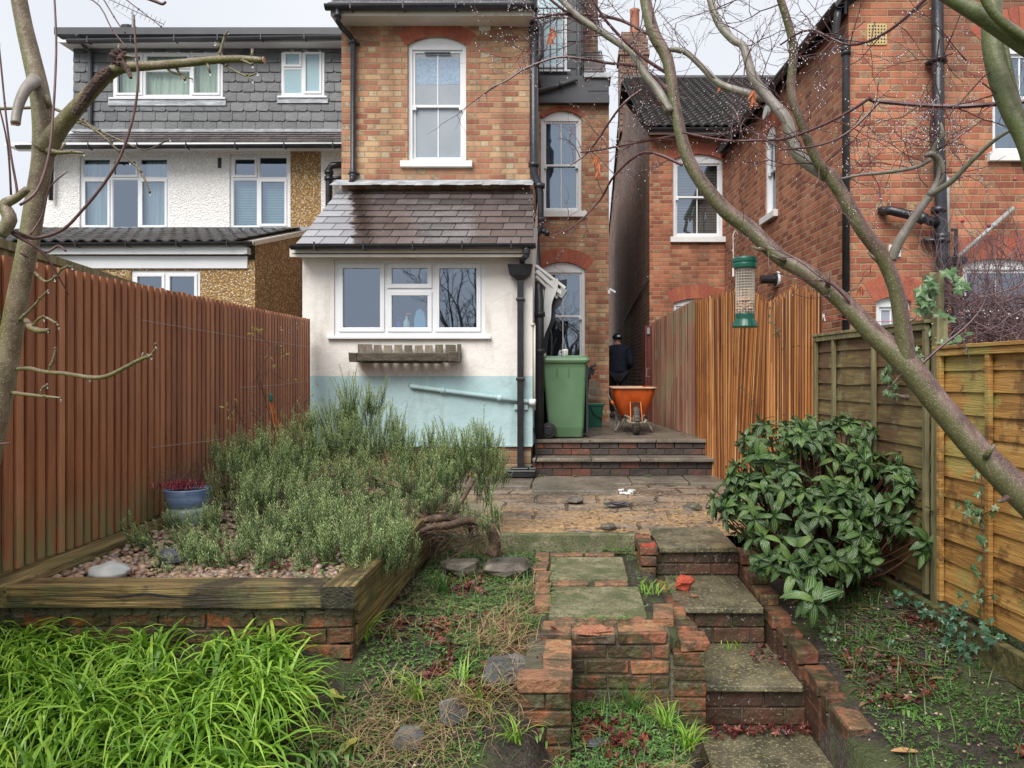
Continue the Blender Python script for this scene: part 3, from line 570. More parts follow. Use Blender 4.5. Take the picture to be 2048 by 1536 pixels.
# waste pipe across the blue wall
b = MB(); yp = YK-.04
pipe(b, [(X_(820, yp), YK, Z_(771, yp)), (X_(821, yp), yp, Z_(772, yp)), (X_(1062, yp), yp, Z_(804, yp))], .026, 12, [((X_(q, yp), yp, Z_(p, yp)), (1, 0, -.13)) for q, p in ((886, 781), (1000, 796))])
wp = obj('waste_pipe', b, m_blue, house, smooth=True)
b = MB(); b.tube([(X_(1060, yp), yp, Z_(804, yp)), (X_(1071, yp), yp-.01, Z_(804.5, yp))], .038, 12); obj('pipe_cap', b, m_upvc, wp, smooth=True)
b = MB(); b.box(X_(1028, yk), X_(1055, yk), YK-.035, YK, Z_(820, yk), Z_(809, yk)); obj('pipe_bracket', b, m_blue, house, bevel=.004)
b = MB(); b.tube([(KX1+.02, YK+.03, z) for z in (Z_(650, YK), Z_(820, YK))], .014, 8); b.tube([(KX1-.01, YK-.012, Z_(650, YK)), (KX1+.02, YK+.03, Z_(648, YK))], .014, 8)
obj('overflow_pipe', b, m_fascia, house, smooth=True)
b = MB(); b.tube([(KX1+.01, YK-.02, -.6), (KX1+.05, YK-.03, -.95), (KX1-.12, YK-.06, -1.12)], .009, 6, smooth=6); obj('cable', b, m_black, house)
# vents on outrigger
b = MB(); x0, x1, z0, z1 = X_(958, YM), X_(981, YM), Z_(62, YM), Z_(40, YM); b.box(x0, x1, YM-.015, YM, z0, z1)
for k in range(5): b.box(x0+.01, x1-.01, YM-.022, YM-.016, z0+.012+k*.026, z0+.024+k*.026)
obj('vent', b, m_fascia, house)
# rear block roofing: anthracite cladding, dormer, Juliet balcony, corner slates, chimney
b = MB(); yc = YR-.12; b.box(X_(1072, yc), X_(1219, yc), yc, YR+.3, Z_(205, yc), Z_(190, yc)); b.box(X_(1072, yc), X_(1218, yc), yc+.02, YR+.3, Z_(190, yc), Z_(150, yc))
b.box(XR-.3, X_(1166, YR+.15), YR+.15, YR+.6, Z_(155, YR), 7.2); b.box(X_(1166, yc), X_(1219, yc), yc-.01, YR+.25, Z_(152, yc), Z_(146, yc))
for px, p0, p1 in ((1133, 0, 150), (1152, 0, 150)): b.box(X_(px, YR+.13), X_(px+1.2, YR+.13), YR+.13, YR+.152, Z_(p1, YR), 7)
for py in (75, 102, 130): b.box(X_(1135, YR+.13), X_(1166, YR+.13), YR+.135, YR+.152, Z_(py, YR), Z_(py-1.2, YR))
b.box(X_(1176, yc), X_(1215, yc), yc+.01, yc+.021, Z_(181, yc), Z_(158, yc))
cl = obj('dormer_cladding', b, m_clad, house)
b = MB(); b.box(X_(1168, yc), X_(1222, yc), yc-.04, YR+.25, Z_(156, yc), Z_(147, yc)); obj('lead_flashing', b, m_lead, house)
b = MB(); slates(b, (0, YR-.05, Z_(147, YR)), (1, 0, 0), (0, .7, .72), (X_(1168, YR), X_(1213, YR)), (X_(1168, YR), X_(1206, YR)), .9, 8, .3); b.box(X_(1168, YR), X_(1208, YR), YR+.05, YR+.5, Z_(147, YR), Z_(120, YR)); obj('slate_roof', b, m_slate, house)
yj = YR+.12
jw = casement(house, I4(yj), X_(1072, yj), X_(1134, yj), Z_(141, yj), 7.0, [(0, 1, 0, .55, 1, m_paleg), (0, 1, .55, 1, 0, m_paleg)], v=-.02, room=False, name='balcony_door')
b = MB(); yb = YR-.02
for k in range(5): xx = X_(1074+k*13.2, yb); b.box(xx-.008, xx+.008, yb, yb+.016, Z_(144, yb), Z_(18, yb))
for py in (137, 28, 16): b.box(X_(1073, yb), X_(1128, yb), yb, yb+.02, Z_(py+1, yb), Z_(py-1, yb))
obj('balcony_rail', b, m_black, house)
b = MB(); pipe(b, [(X_(1158, YR), YR+.08, 7), (X_(1158, YR), YR+.08, Z_(158, YR)), (X_(1150, YR), YR-.15, Z_(166, YR)), (X_(1072, YR), YR-.17, Z_(194, YR))], .04, 10, [((X_(1122, YR), YR-.16, Z_(176, YR)), (-.9, 0, -.3))]); obj('downpipe', b, m_clad, house, smooth=True)
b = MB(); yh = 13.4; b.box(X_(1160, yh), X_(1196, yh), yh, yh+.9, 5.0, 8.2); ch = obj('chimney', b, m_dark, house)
b = MB(); b.add([(X_(1158, yh), yh-.12, Z_(121, yh)), (X_(1203, yh), yh-.12, Z_(121, yh)), (X_(1196, yh), yh-.01, Z_(113, yh)), (X_(1164, yh), yh-.01, Z_(113, yh))], [(0, 1, 2, 3)]); obj('lead_flashing', b, m_lead, ch)
# security light at the passage corner
b = MB(); b.obox((XRR+.06, YR+.02, Z_(581, YR)), .12, .05, .035, ry=.5); b.obox((XRR+.0, YR+.02, Z_(584, YR)), .04, .05, .06); solo('security_light', b, m_upvc, 'small white security light fixed to the brick corner beside the dark passage', 'light', bevel=.004)
# things on the kitchen sill
u0, u1, z0, v = kit; zs = z0-.0; ys = YK+v+.06
b = MB(); b.box(u0, u1, YK+.09, YK+.32, zs-.03, zs); obj('sill_board', b, m_wpaint, kwin)
def bottle(px, r, h, m, cap, label, cat='bottle', name='bottle'):
    t = thing(name, label, cat, (X_(px, 8.75), 8.75, zs)); x = X_(px, 8.75)
    q = MB(); q.lathe((x, 8.75, zs), [(r*.9, 0), (r, .01), (r, h*.55), (r*.45, h*.72), (r*.32, h*.8), (r*.32, h*.86)], 12); obj('bottle_body', q, m, t, smooth=True)
    q = MB(); q.tube([(x, 8.75, zs+h*.84), (x, 8.75, zs+h)], r*.25, 8); q.beam((x-.005, 8.75, zs+h), (x+r*1.4, 8.75, zs+h+.005), .018, .018); obj('nozzle', q, cap, t)
mb_ = lambda nm, c: gen(nm, [(0, c), (1, tuple(min(1, q*1.25) for q in c))], 5, bump=0, rough=.3)
bottle(797, .033, .17, mb_('blue_bottle', (.05, .06, .5)), mb_('blue_cap', (.03, .05, .35)), 'blue soap bottle standing on the kitchen window sill')
bottle(813, .04, .22, mb_('white_bottle', (.6, .68, .66)), mb_('red_trigger', (.6, .08, .05)), 'white spray bottle with red trigger standing on the kitchen window sill')
q = MB(); x = X_(840, 8.78)
q.add([(x+dx*.07, 8.78+dy, zs+.01+dz) for dy in (0, .03) for dx, dz in ((-1, 0), (1, 0), (1.05, .13), (.7, .23), (0, .28), (-.7, .25), (-1.05, .14))], [(6, 5, 4, 3, 2, 1, 0), (7, 8, 9, 10, 11, 12, 13)]+[(i, (i+1) % 7, (i+1) % 7+7, i+7) for i in range(7)])
solo('washing_up_stand', q, mb_('blue_plate', (.3, .5, .75)), 'blue rounded board with a pink edge propped upright on the kitchen sill', 'board', bevel=.01)
q = MB(); q.blob((X_(852, 8.74), 8.74, zs+.03), .06, .04, .03, seed=3); solo('sponge', q, mb_('orange_sponge', (.6, .3, .2)), 'orange cloth or sponge lying on the kitchen window sill', 'sponge', smooth=True)

# wooden window box under the kitchen window
t = thing('window_box', 'weathered wooden window box of upright slats fixed below the kitchen window', 'planter', (X_(815, 8.5), 8.5, Z_(727, 8.5)))
x0, x1 = X_(708, 8.5), X_(921, 8.5); b = MB(); pick = [0, .155, .255, .355, .452, .55, .65, .75, .85, .965]
wds = [.135, .075, .08, .08, .075, .075, .075, .08, .09, .035]
xx0 = X_(714, 8.5); ww = X_(921, 8.5)-xx0-.0
xp = xx0
for k in range(9):
    w = (.165 if k == 0 else .10 if k < 8 else .13); b.box(xp, xp+w*1.0-.004 if k == 0 else xp+w-.012, 8.535, 8.552, Z_(725, 8.5), Z_(U(688, 691), 8.5), j=.002); xp += w+.018
b.box(x1-.045, x1, 8.53, 8.56, Z_(725, 8.5), Z_(688, 8.5)); obj('back_slats', b, m_oldwood, t)
b = MB(); b.box(x0+.09, x1-.11, 8.3, 8.32, Z_(722, 8.3), Z_(705, 8.3), j=.003); b.box(x0, x0+.085, 8.3, 8.55, Z_(724, 8.4), Z_(706, 8.4), j=.004); b.box(x1-.1, x1, 8.3, 8.55, Z_(724, 8.4), Z_(704, 8.4), j=.004); b.box(x0+.05, x1-.05, 8.32, 8.55, Z_(724, 8.5), Z_(722, 8.5)); b.box(x0, x1, 8.57, 8.6, Z_(720, 8.5), Z_(705, 8.5))
obj('trough', b, m_boxwood, t, bevel=.006)
b = MB(); b.beam((x0+.15, 8.4, Z_(725, 8.4)), (x1-.2, 8.4, Z_(726, 8.4)), .1, .012); obj('bracket', b, m_iron, t)

# folded awning on the side of the kitchen
t = thing('awning', 'white awning cassette with scalloped white valance folded beside the downpipe', 'awning', (-.3, 9.2, 1.0))
A = Vector((X_(1070, 9.2), 9.15, Z_(533, 9.2))); B = Vector((X_(1128, 9.2), 9.3, Z_(575, 9.2)))
b = MB(); b.beam(A, B, .1, .035); b.beam(A-Vector((0, 0, .07)), B-Vector((.06, 0, .07)), .14, .05); b.beam(A-Vector((0, 0, .13)), B-Vector((.1, 0, .12)), .1, .04); obj('cassette', b, m_wpaint, t, bevel=.005)
b = MB(); b.obox(B+Vector((-.03, 0, -.06)), .09, .13, .12, ry=.6); obj('end_cap', b, m_grey, t, bevel=.006)
for nm, col, sh, dy in (('valance', m_wpaint, 0, -.04), ('valance_lining', m_bindark, .05, .05)):
    b = MB(); n = 22
    for k in range(n):
        f = lambda i: (i/n)
        def pt(i, s): 
            q = i/n; zc = Z_(560, 9.2)-q*.92; xc = X_(1106, 9.2)+sh-(q**1.15)*.235; w = .06+.03*q+.014*math.sin(q*14)+(.06 if sh and q < .4 else 0)
            return Vector((xc+s*w, 9.22+dy+.02*math.sin(q*9+s), zc+s*.02))
        b.quad(pt(k, -1), pt(k, 1), pt(k+1, 1), pt(k+1, -1)); 
    obj(nm, b, col, t, smooth=True)
b = MB(); 
for k in range(8): a0 = k/8; b.quad((X_(1098+a0*26, 9.3), 9.3, Z_(578+a0*6, 9.3)), (X_(1098+(a0+.125)*26, 9.3), 9.3, Z_(578+(a0+.125)*6, 9.3)), (X_(1098+(a0+.125)*26, 9.32), 9.32, Z_(598+a0*4+3*(k % 2), 9.3)), (X_(1098+a0*26, 9.32), 9.32, Z_(598+a0*4, 9.3)))
obj('hanging_fabric', b, m_bindark, t)

# ================================================================ LEFT NEIGHBOUR (pebbledash, hung slate dormer)
YH = 12.6; gz = Z_(297, YH)
nh = thing('pebbledash_house', 'white pebbledash terraced house with a slate-hung dormer and brown pebbledash extension', 'house', (-6.5, 12.6, -1.1))
f1 = (X_(159, YH), X_(338, YH), Z_(460, YH), Z_(312, YH)); f2 = (X_(459, YH), X_(578, YH), Z_(457, YH), Z_(308, YH))
b = MB(I4(YH)); xa, xb = X_(76, YH), X_(683, YH)+.4; xm, xn = X_(581, YH), X_(642, YH)
wall(b, xa, xm, -1.2, gz+.02, [f1, f2], rev=.08); wall(b, xn, xb, -1.2, gz+.02, []); b.T = frame((xa, YH+7, 0), (0, -1)); wall(b, 0, 7, -1.2, gz+.02, []); obj('wall', b, m_peb_white, nh)
b = MB(I4(YH)); wall(b, xm, xn, -1.2, gz+.02, [], v=.003); ext = obj('party_strip', b, m_peb_brown, nh, label='brown pebbledash strip of the wall')
casement(nh, I4(YH), *f1, [(0, .333, 0, .72, 1), (.333, .667, 0, .72, 0), (.667, 1, 0, .72, 1), (0, .333, .72, 1, 0), (.333, .667, .72, 1, 1), (.667, 1, .72, 1, 0)], v=.03, glass=m_glass, behind=curtains('lr', m_curtain, .3))
casement(nh, I4(YH), *f2, [(0, .47, 0, .69, 0), (.47, 1, 0, .69, 1), (0, .47, .69, 1, 1), (.47, 1, .69, 1, 0)], v=.03, behind=blinds(m_blind, 0, .66, .028))
b = MB(); b.box(X_(436, YH), X_(443, YH), YH-.01, YH, Z_(336, YH), Z_(316, YH)); obj('air_brick', b, m_bindark, nh)
# eaves + roof strip + dormer
YD = 13.25
b = MB(); b.box(X_(38, YH), xb, YH-.3, YH, gz-.05, gz-.03); b.box(X_(38, YH), xb, YH-.32, YH-.3, gz-.06, gz+.0); obj('fascia', b, m_upvc, nh)
b = MB(); A = (X_(34, 12.2), 12.2, Z_(292, 12.2)); B = (xb, 12.2, Z_(289, 12.2)); gutter(b, A, B, .055); brackets(b, A, B, 7, .055)
obj('gutter', b, m_black, nh)
b = MB(); e0 = Vector((0, 12.24, Z_(292, 12.24))); e1 = Vector((0, YD, Z_(262, YD))); L = (e1-e0).length
slates(b, e0, (1, 0, 0), (e1-e0), (X_(36, 12.3), xb), (X_(36, 12.3)+.5, xb), L, 7, .26); obj('slate_roof', b, m_slate, nh); b = MB()
slates(b, e1, (1, 0, 0), (0, .75, .66), (X_(60, YD), X_(148, YD)), (X_(120, YD), X_(148, YD)), 1.0, 7, .26); obj('slate_roof', b, m_slate, nh)
b = MB(); b.add([(X_(36, 12.3), 12.26, e0.z-.02), (xb, 12.26, e0.z-.02), (xb, YD+1.5, e1.z-.02), (X_(90, YD), YD+1.5, e1.z-.02)], [(0, 1, 2, 3)]); b.box(X_(148, YD), xb, YD+.12, YD+4, e1.z-.5, Z_(255, YD)); obj('roof_deck', b, m_bindark, nh)
dxa = X_(147, YD); dzt = Z_(97, YD)
d1 = (X_(227, YD), X_(446, YD), Z_(196, YD), Z_(104, YD)); d2 = (X_(563, YD), X_(649, YD), Z_(193, YD), Z_(100, YD))
def hung(mb, x0, x1, z0, z1, holes, y, ex=.19, ws=.235):
    r = 0; z = z0
    while z < z1:
        x = x0-(ws/2 if r % 2 else 0)
        while x < x1:
            w = ws*U(.92, 1.08); p, q = max(x, x0), min(x+w, x1); x += w
            if q-p < .03: continue
            segs = [(p, q)]
            zz = min(z+ex*1.0, z1)
            for h in holes:
                if z+ex*.6 > h[2] and z+ex*.4 < h[3]:
                    ns = []
                    for (a_, b_) in segs:
                        if b_ <= h[0] or a_ >= h[1]: ns.append((a_, b_)); continue
                        if a_ < h[0]: ns.append((a_, h[0]))
                        if b_ > h[1]: ns.append((h[1], b_))
                    segs = ns
            for a_, b_ in segs:
                if b_-a_ < .02: continue
                c = U(0, .035); g = .003; dj = U(-.004, .004)
                V = [(a_+g+c, y-.018, z+dj), (b_-g-c, y-.018, z+dj), (b_-g, y-.018, z+.03+dj), (b_-g, y-.002, zz), (a_+g, y-.002, zz), (a_+g, y-.018, z+.03+dj)]
                B_ = [(a_+g+c, y-.008, z+dj), (b_-g-c, y-.008, z+dj)]
                mb.add(V+B_, [(0, 1, 2, 3, 4, 5), (6, 7, 1, 0)])
        z += ex; r += 1
b = MB(); hung(b, dxa, xb, Z_(262, YD), dzt, [d1, d2], YD, .175); obj('hung_slates', b, m_slate_grey, nh)
b = MB(I4(YD+.004)); wall(b, dxa, xb, Z_(266, YD), dzt, [d1, d2], rev=.1); b.T = frame((dxa, YD+4, 0), (0, -1)); wall(b, 0, 4, Z_(266, YD)-.1, dzt, []); obj('dormer_wall', b, m_slate_grey, nh)
b = MB(); b.box(dxa, xb, YD-.06, YD, Z_(265, YD), Z_(260, YD)); b.box(X_(218, YD), X_(453, YD), YD-.03, YD-.005, Z_(212, YD), Z_(200, YD)); b.box(X_(555, YD), X_(657, YD), YD-.03, YD-.005, Z_(207, YD), Z_(196, YD)); obj('lead_flashing', b, m_lead, nh)
casement(nh, I4(YD), *d1, [(0, .27, 0, 1, 1), (.27, .72, 0, .62, 0), (.27, .72, .62, 1, 1), (.72, 1, 0, 1, 1)], v=-.01, glass=m_clear, behind=curtains('f', m_cur_green))
casement(nh, I4(YD), *d2, [(0, .5, 0, .62, 0, m_frostb), (0, .5, .62, 1, 1, m_frostb), (.5, 1, 0, 1, 1, m_frostb)], v=-.01, room=False)
b = MB(); b.box(dxa-.1, xb, YD-.25, YD+4, dzt+.0, dzt+.02); b.box(dxa-.12, xb, YD-.27, YD-.25, dzt-.01, dzt+.035); obj('fascia', b, m_upvc, nh)
b = MB(); A = (X_(134, YD-.35), YD-.33, Z_(82, YD-.3)); B = (xb, YD-.33, Z_(72, YD-.3)); gutter(b, A, B, .06); brackets(b, A, B, 7, .06); b.box(dxa-.14, xb, YD-.3, YD+4, dzt+.12, dzt+.24)
pipe(b, [(X_(176, YD), YD-.3, Z_(84, YD)), (X_(178, YD), YD-.15, Z_(98, YD)), (X_(184, YD), YD-.05, Z_(108, YD)), (X_(184, YD), YD-.05, Z_(258, YD))], .035, 8)
obj('gutter', b, m_clad, nh)
# black swan-neck pipe near the party wall
b = MB(); pipe(b, [(X_(683, 12.4), 12.4, Z_(330, 12.4)), (X_(664, 12.4), 12.4, Z_(331, 12.4)), (X_(658, 12.4), 12.4, Z_(340, 12.4)), (X_(658, 12.4), 12.4, -.5)], .058, 12, [((X_(658, 12.4), 12.4, Z_(345, 12.4)), (0, 0, 1)), ((X_(658, 12.4), 12.4, Z_(358, 12.4)), (0, 0, 1))]); pipe(b, [(X_(658, 12.4), 12.4, Z_(356, 12.4)), (X_(684, 12.4), 12.4, Z_(356, 12.4))], .03, 8); obj('soil_stack', b, m_black, nh, smooth=True)
b = MB(); pipe(b, [(X_(103, 12.5), 12.5, Z_(305, 12.5)), (X_(100, 12.5), 12.52, Z_(400, 12.5))], .035, 8); obj('downpipe', b, m_black, nh, smooth=True)
# chimney pot over the dormer roof
b = MB(); yc = 17; b.lathe((X_(260, yc), yc, Z_(92, yc)), [(.17, 0), (.15, .05), (.14, .28), (.15, .3)], 14); cp = obj('chimney_pot', b, gen('terracotta', [(0, (.3, .1, .05)), (1, (.42, .15, .08))], 5), nh, smooth=True)
b = MB(); b.lathe((X_(260, yc), yc, Z_(66, yc)), [(.17, 0), (.19, .03), (.19, .12), (.1, .16)], 14); b.lathe((X_(260, yc), yc, Z_(92, yc)-.6), [(.3, 0), (.3, .6)], 4); obj('cowl', b, m_bindark, cp)
# brown pebbledash ground-floor extension
YX = 10.43; ex1 = X_(510, YX)
b = MB(I4(YX)); e1w = (X_(262, YX), X_(400, YX), -.2, Z_(541, YX)); wall(b, X_(-400, YX), ex1, -1.2, Z_(520, YX), [e1w], rev=.08)
b.T = frame((ex1, YX, 0), (0, 1)); b.add([(0, 0, -1.2), (YH-YX, 0, -1.2), (YH-YX, 0, Z_(462, YH)), (0, 0, Z_(490, YX))], [(0, 1, 2, 3)]); obj('extension_wall', b, m_peb_brown, nh, label='brown pebbledash extension wall')
casement(nh, I4(YX), *e1w, [(0, .5, 0, 1, 1), (.5, 1, 0, 1, 1)], v=.02, sill=False)
b = MB(); b.box(X_(-400, YX), X_(498, YX), YX-.12, YX-.1, Z_(511, YX), Z_(495, YX)); b.box(X_(-400, YX), X_(496, YX), YX-.03, YX-.003, Z_(537, YX), Z_(513, YX)); b.box(X_(496, YX), X_(502, YX), YX-.13, YX, Z_(510, YX), Z_(497, YX)); obj('fascia', b, m_upvc, nh)
b = MB(); A = (X_(-400, YX-.2), YX-.18, Z_(489, YX-.2)); B = (X_(506, YX-.2), YX-.18, Z_(483, YX-.2)); gutter(b, A, B, .055); brackets(b, A, B, 9, .055); obj('gutter', b, m_black, nh)
# pantiles as real rolls
def pantiles(mb, x0, x1, lo, hi, pitch, rows, rr=.035):
    lo = Vector(lo); hi = Vector(hi); d = hi-lo; L = d.length; dn = d/L; nr = Vector((1, 0, 0)).cross(dn); ex = L/rows; n = int((x1-x0)/pitch); s = 6
    for r in range(rows):
        for k in range(n):
            xs = [x0+(k+i/s)*pitch for i in range(s+1)]; hs = [rr*(.5+.5*math.cos(2*math.pi*i/s))*(1.0 if i < s else 1) for i in range(s+1)]
            y0 = r*ex; y1 = (r+1.15)*ex if r < rows-1 else L; j = U(0, .004)
            V = [Vector((x, 0, 0))+Vector((0, lo.y, lo.z))+dn*y0+nr*(h+.022+j) for x, h in zip(xs, hs)]+[Vector((x, 0, 0))+Vector((0, lo.y, lo.z))+dn*y1+nr*(h+.004) for x, h in zip(xs, hs)]+[Vector((x, 0, 0))+Vector((0, lo.y, lo.z))+dn*y0+nr*(h+.003) for x, h in zip(xs, hs)]
            m = s+1; mb.add(V, [(i, i+1, m+i+1, m+i) for i in range(s)]+[(2*m+i, 2*m+i+1, i+1, i) for i in range(s)])
b = MB(); pantiles(b, X_(-150, YX), X_(506, YX), (0, YX-.2, Z_(485, YX-.2)), (0, YH, Z_(459, YH)), .18, 7)
b.add([(X_(506, YX), YX-.2, Z_(486, YX)), (X_(512, YX), YX-.2, Z_(486, YX)), (ex1+.04, YH, Z_(459, YH)), (ex1-.04, YH, Z_(459, YH))], [(0, 1, 2, 3)]); obj('tiled_roof', b, m_tile, nh, smooth=False)
b = MB(); b.add([(X_(-400, YX), YX-.15, Z_(489, YX)), (ex1+.03, YX-.15, Z_(489, YX)), (ex1+.03, YH, Z_(461, YH)), (X_(-400, YX), YH, Z_(461, YH))], [(0, 1, 2, 3)]); b.beam((ex1+.015, YX-.15, Z_(491, YX)), (ex1+.015, YH, Z_(464, YH)), .05, .06); obj('roof_deck', b, m_fascia, nh)
b = MB(); b.box(X_(330, YH), X_(640, YH), YH-.05, YH-.003, Z_(462, YH), Z_(455, YH)); obj('lead_flashing', b, m_lead, nh)
# TV aerials
def aerial(label, c, ang, L, n, mast, tilt=0.):
    c = Vector(c); t = thing('television_aerial', label, 'aerial', (c.x, c.y, mast)); d = Vector((math.cos(ang), .25, math.sin(ang))).normalized(); e = d.cross(Vector((0, 1, 0))).normalized()
    b = MB(); b.tube([(c.x, c.y, mast), (c.x, c.y, c.z)], .018, 6); obj('mast', b, m_metal, t)
    b = MB(); b.tube([c-d*L/2, c+d*L/2], .012, 5)
    for k in range(n):
        q = c-d*L/2+d*L*k/(n-1); w = .09 if k else .2; b.tube([q-e*w, q+e*w], .006, 4)
    b.tube([c-d*L*.2, c-d*L*.3-Vector((0, 0, .15)), c-d*.02-Vector((0, 0, .22))], .01, 5); obj('antenna_bar', b, m_metal, t)
aerial('spiky television aerial rising over the grey dormer roof', at(265, 20, 16.5), -.38, 1.35, 15, Z_(95, 16.5))
# ================================================================ RIGHT NEIGHBOUR (red brick)
rn = thing('red_brick_house', 'large red brick house with a gabled rear wing, sash windows and a dark tiled roof', 'house', (3.5, 8.07, -1.3))
YF = 13.3; YN = 8.07; XN = 3.0; XF = 2.72
# rear wall of its main block
r1 = (X_(1346, YF), X_(1446, YF), Z_(474, YF), Z_(308, YF), .1); r2 = (X_(1347, YF), X_(1440, YF), -.4, Z_(597, YF), .08)
xl = X_(1299, YF); ez = Z_(270, YF)
b = MB(I4(YF)); wall(b, xl, XF+.3, -1.3, ez, [r1, r2]); obj('wall', b, m_red, rn, label='red brick rear wall')
side0 = Vector((1.13, 24.0)); side1 = Vector((xl, YF)); sl = (side1-side0).length
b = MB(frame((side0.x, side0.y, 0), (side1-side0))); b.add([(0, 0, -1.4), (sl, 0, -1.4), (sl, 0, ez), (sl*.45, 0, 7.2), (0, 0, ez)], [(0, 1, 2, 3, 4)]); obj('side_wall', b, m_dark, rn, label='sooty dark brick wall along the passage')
arch(rn, I4(YF), r1[0], r1[1], r1[3]-.1, .1, .2); arch(rn, I4(YF), r2[0], r2[1], r2[3]-.08, .08, .24)
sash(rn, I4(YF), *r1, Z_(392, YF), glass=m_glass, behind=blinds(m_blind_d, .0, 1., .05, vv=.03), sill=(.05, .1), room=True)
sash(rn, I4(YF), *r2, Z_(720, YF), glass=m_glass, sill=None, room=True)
# roof of the main block
RY = 18.1; rz = Z_(160, RY)
b = MB(); ridge_x0 = X_(1247, RY); e0 = Vector((0, YF-.25, ez+.05)); e1 = Vector((0, RY, rz)); L = (e1-e0).length; dn = (e1-e0)/L; nr = Vector((1, 0, 0)).cross(dn)
rows, n = 26, 46
for r in range(rows):
    t = r/rows; x0 = (X_(1296, YF)-.05)*(1-t)+ridge_x0*t
    for k in range(n):
        w = .165; a0 = x0+k*w; y0 = r*L/rows; y1 = (r+1.1)*L/rows if r < rows-1 else L
        hs = [.0, .03, .034, .012, 0]; xs = [a0+w*q for q in (0, .22, .5, .78, 1)]
        V = [Vector((x, 0, 0))+e0+dn*y0+nr*(h+.05) for x, h in zip(xs, hs)]+[Vector((x, 0, 0))+e0+dn*y1+nr*(h+.008) for x, h in zip(xs, hs)]+[Vector((x, 0, 0))+e0+dn*y0+nr*(h+.012) for x, h in zip(xs, hs)]
        b.add(V, [(i, i+1, 6+i, 5+i) for i in range(4)]+[(10+i, 11+i, i+1, i) for i in range(4)])
b.tube([(ridge_x0, RY, rz+.03), (ridge_x0+8, RY, rz+.03)], .09, 8); obj('tiled_roof', b, m_tile, rn)
b = MB(); b.add([(xl-.06, YF-.22, ez), (XF+5, YF-.22, ez), (ridge_x0+8, RY, rz-.03), (ridge_x0-.05, RY, rz-.03)], [(0, 1, 2, 3)]); b.add([(ridge_x0-.05, RY, rz-.03), (ridge_x0+8, RY, rz-.03), (ridge_x0+8, 24, ez), (1.1, 24, ez)], [(0, 1, 2, 3)])
b.box(xl-.03, XF, YF-.22, YF, ez-.01, ez+.02); obj('roof_deck', b, m_bindark, rn)
b = MB(); b.box(xl-.02, XF+.1, YF-.24, YF-.2, ez-.06, ez+.04); obj('fascia', b, m_upvc, rn)
b = MB(); gutter(b, (xl-.1, YF-.3, ez+.02), (XF+.1, YF-.3, ez+.02), .06); obj('gutter', b, m_black, rn)
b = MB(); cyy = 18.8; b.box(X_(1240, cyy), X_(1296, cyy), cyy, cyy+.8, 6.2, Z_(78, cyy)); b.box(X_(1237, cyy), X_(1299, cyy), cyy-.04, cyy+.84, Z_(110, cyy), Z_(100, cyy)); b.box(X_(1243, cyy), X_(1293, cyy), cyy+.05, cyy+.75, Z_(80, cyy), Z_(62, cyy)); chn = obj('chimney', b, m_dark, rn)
b = MB(); b.lathe((X_(1272, cyy), cyy+.4, Z_(64, cyy)), [(.16, 0), (.13, .1), (.12, .7), (.14, .75)], 12); obj('chimney_pot', b, bpy.data.materials['terracotta'], chn, smooth=True)
aerial('slanting television aerial beside the right-hand chimney', at(1345, 55, 18), -.75, 1.1, 12, Z_(160, 18))
# rear wing: splayed side wall + gable front
ws = frame((XF, YF, 0), (XN-XF, YN-YF)); LW = math.hypot(XN-XF, YN-YF)
def upx(px):   # distance along the wing wall of the point seen at this column
    k = (px-CX)/F; t = (k*YF-XF)/((XN-XF)-k*(YN-YF)); return t*LW
ewz = 4.03; s1 = (upx(1530), upx(1551), Z_(432, 10.9)+.0, 3.6, .16); s2 = (upx(1513), upx(1532), -.3, .95, .12)
s1 = (s1[0], s1[1], 2.35, 3.62, .14)
b = MB(ws); wall(b, 0, LW, -1.5, ewz, [s1, s2], rev=.12); 
obj('side_wall', b, m_redside, rn, label='weathered side wall of the rear wing')
arch(rn, ws, s1[0], s1[1], s1[3]-.14, .14, .24); arch(rn, ws, s2[0], s2[1], s2[3]-.12, .12, .24)
sash(rn, ws, *s1, 3.0, v=.02, glass=m_glass, sill=(.1, .1), room=True)
sash(rn, ws, *s2, .2, v=.02, glass=m_glass, sill=None, room=True)
p1 = (X_(1985, YN), X_(2110, YN), Z_(306, YN), Z_(68, YN), .14); p2 = (X_(1925, YN), X_(2075, YN), Z_(628, YN), Z_(517, YN), .06); p3 = (X_(1752, YN), X_(1823, YN), Z_(700, YN), Z_(594, YN), .05)
b = MB(I4(YN)); xe = XN+3.8; wall(b, XN, xe, -1.5, ewz, [p1, p2, p3]); b.add([(XN, 0, ewz), (xe, 0, ewz), (XN+1.9, 0, ewz+1.5)], [(0, 1, 2)]); obj('wall', b, m_red, rn, label='red brick gable wall of the rear wing')
for q_ in ((*p1[:2], p1[3]-.14, .14, .3), (*p2[:2], p2[3]-.06, .06, .26), (*p3[:2], p3[3]-.05, .05, .24)): arch(rn, I4(YN), *q_)
sash(rn, I4(YN), *p1, Z_(190, YN), glass=m_glass, behind=curtains('f', gen('grey_net', [(0, (.12, .14, .15)), (1, (.18, .2, .21))], 3, bump=0)), sill=(.06, .1), room=True)
sash(rn, I4(YN), *p2, -10, glass=m_glass, sill=(.03, .06), room=True)
sash(rn, I4(YN), *p3, -10, glass=m_frost, sill=(.03, .06))
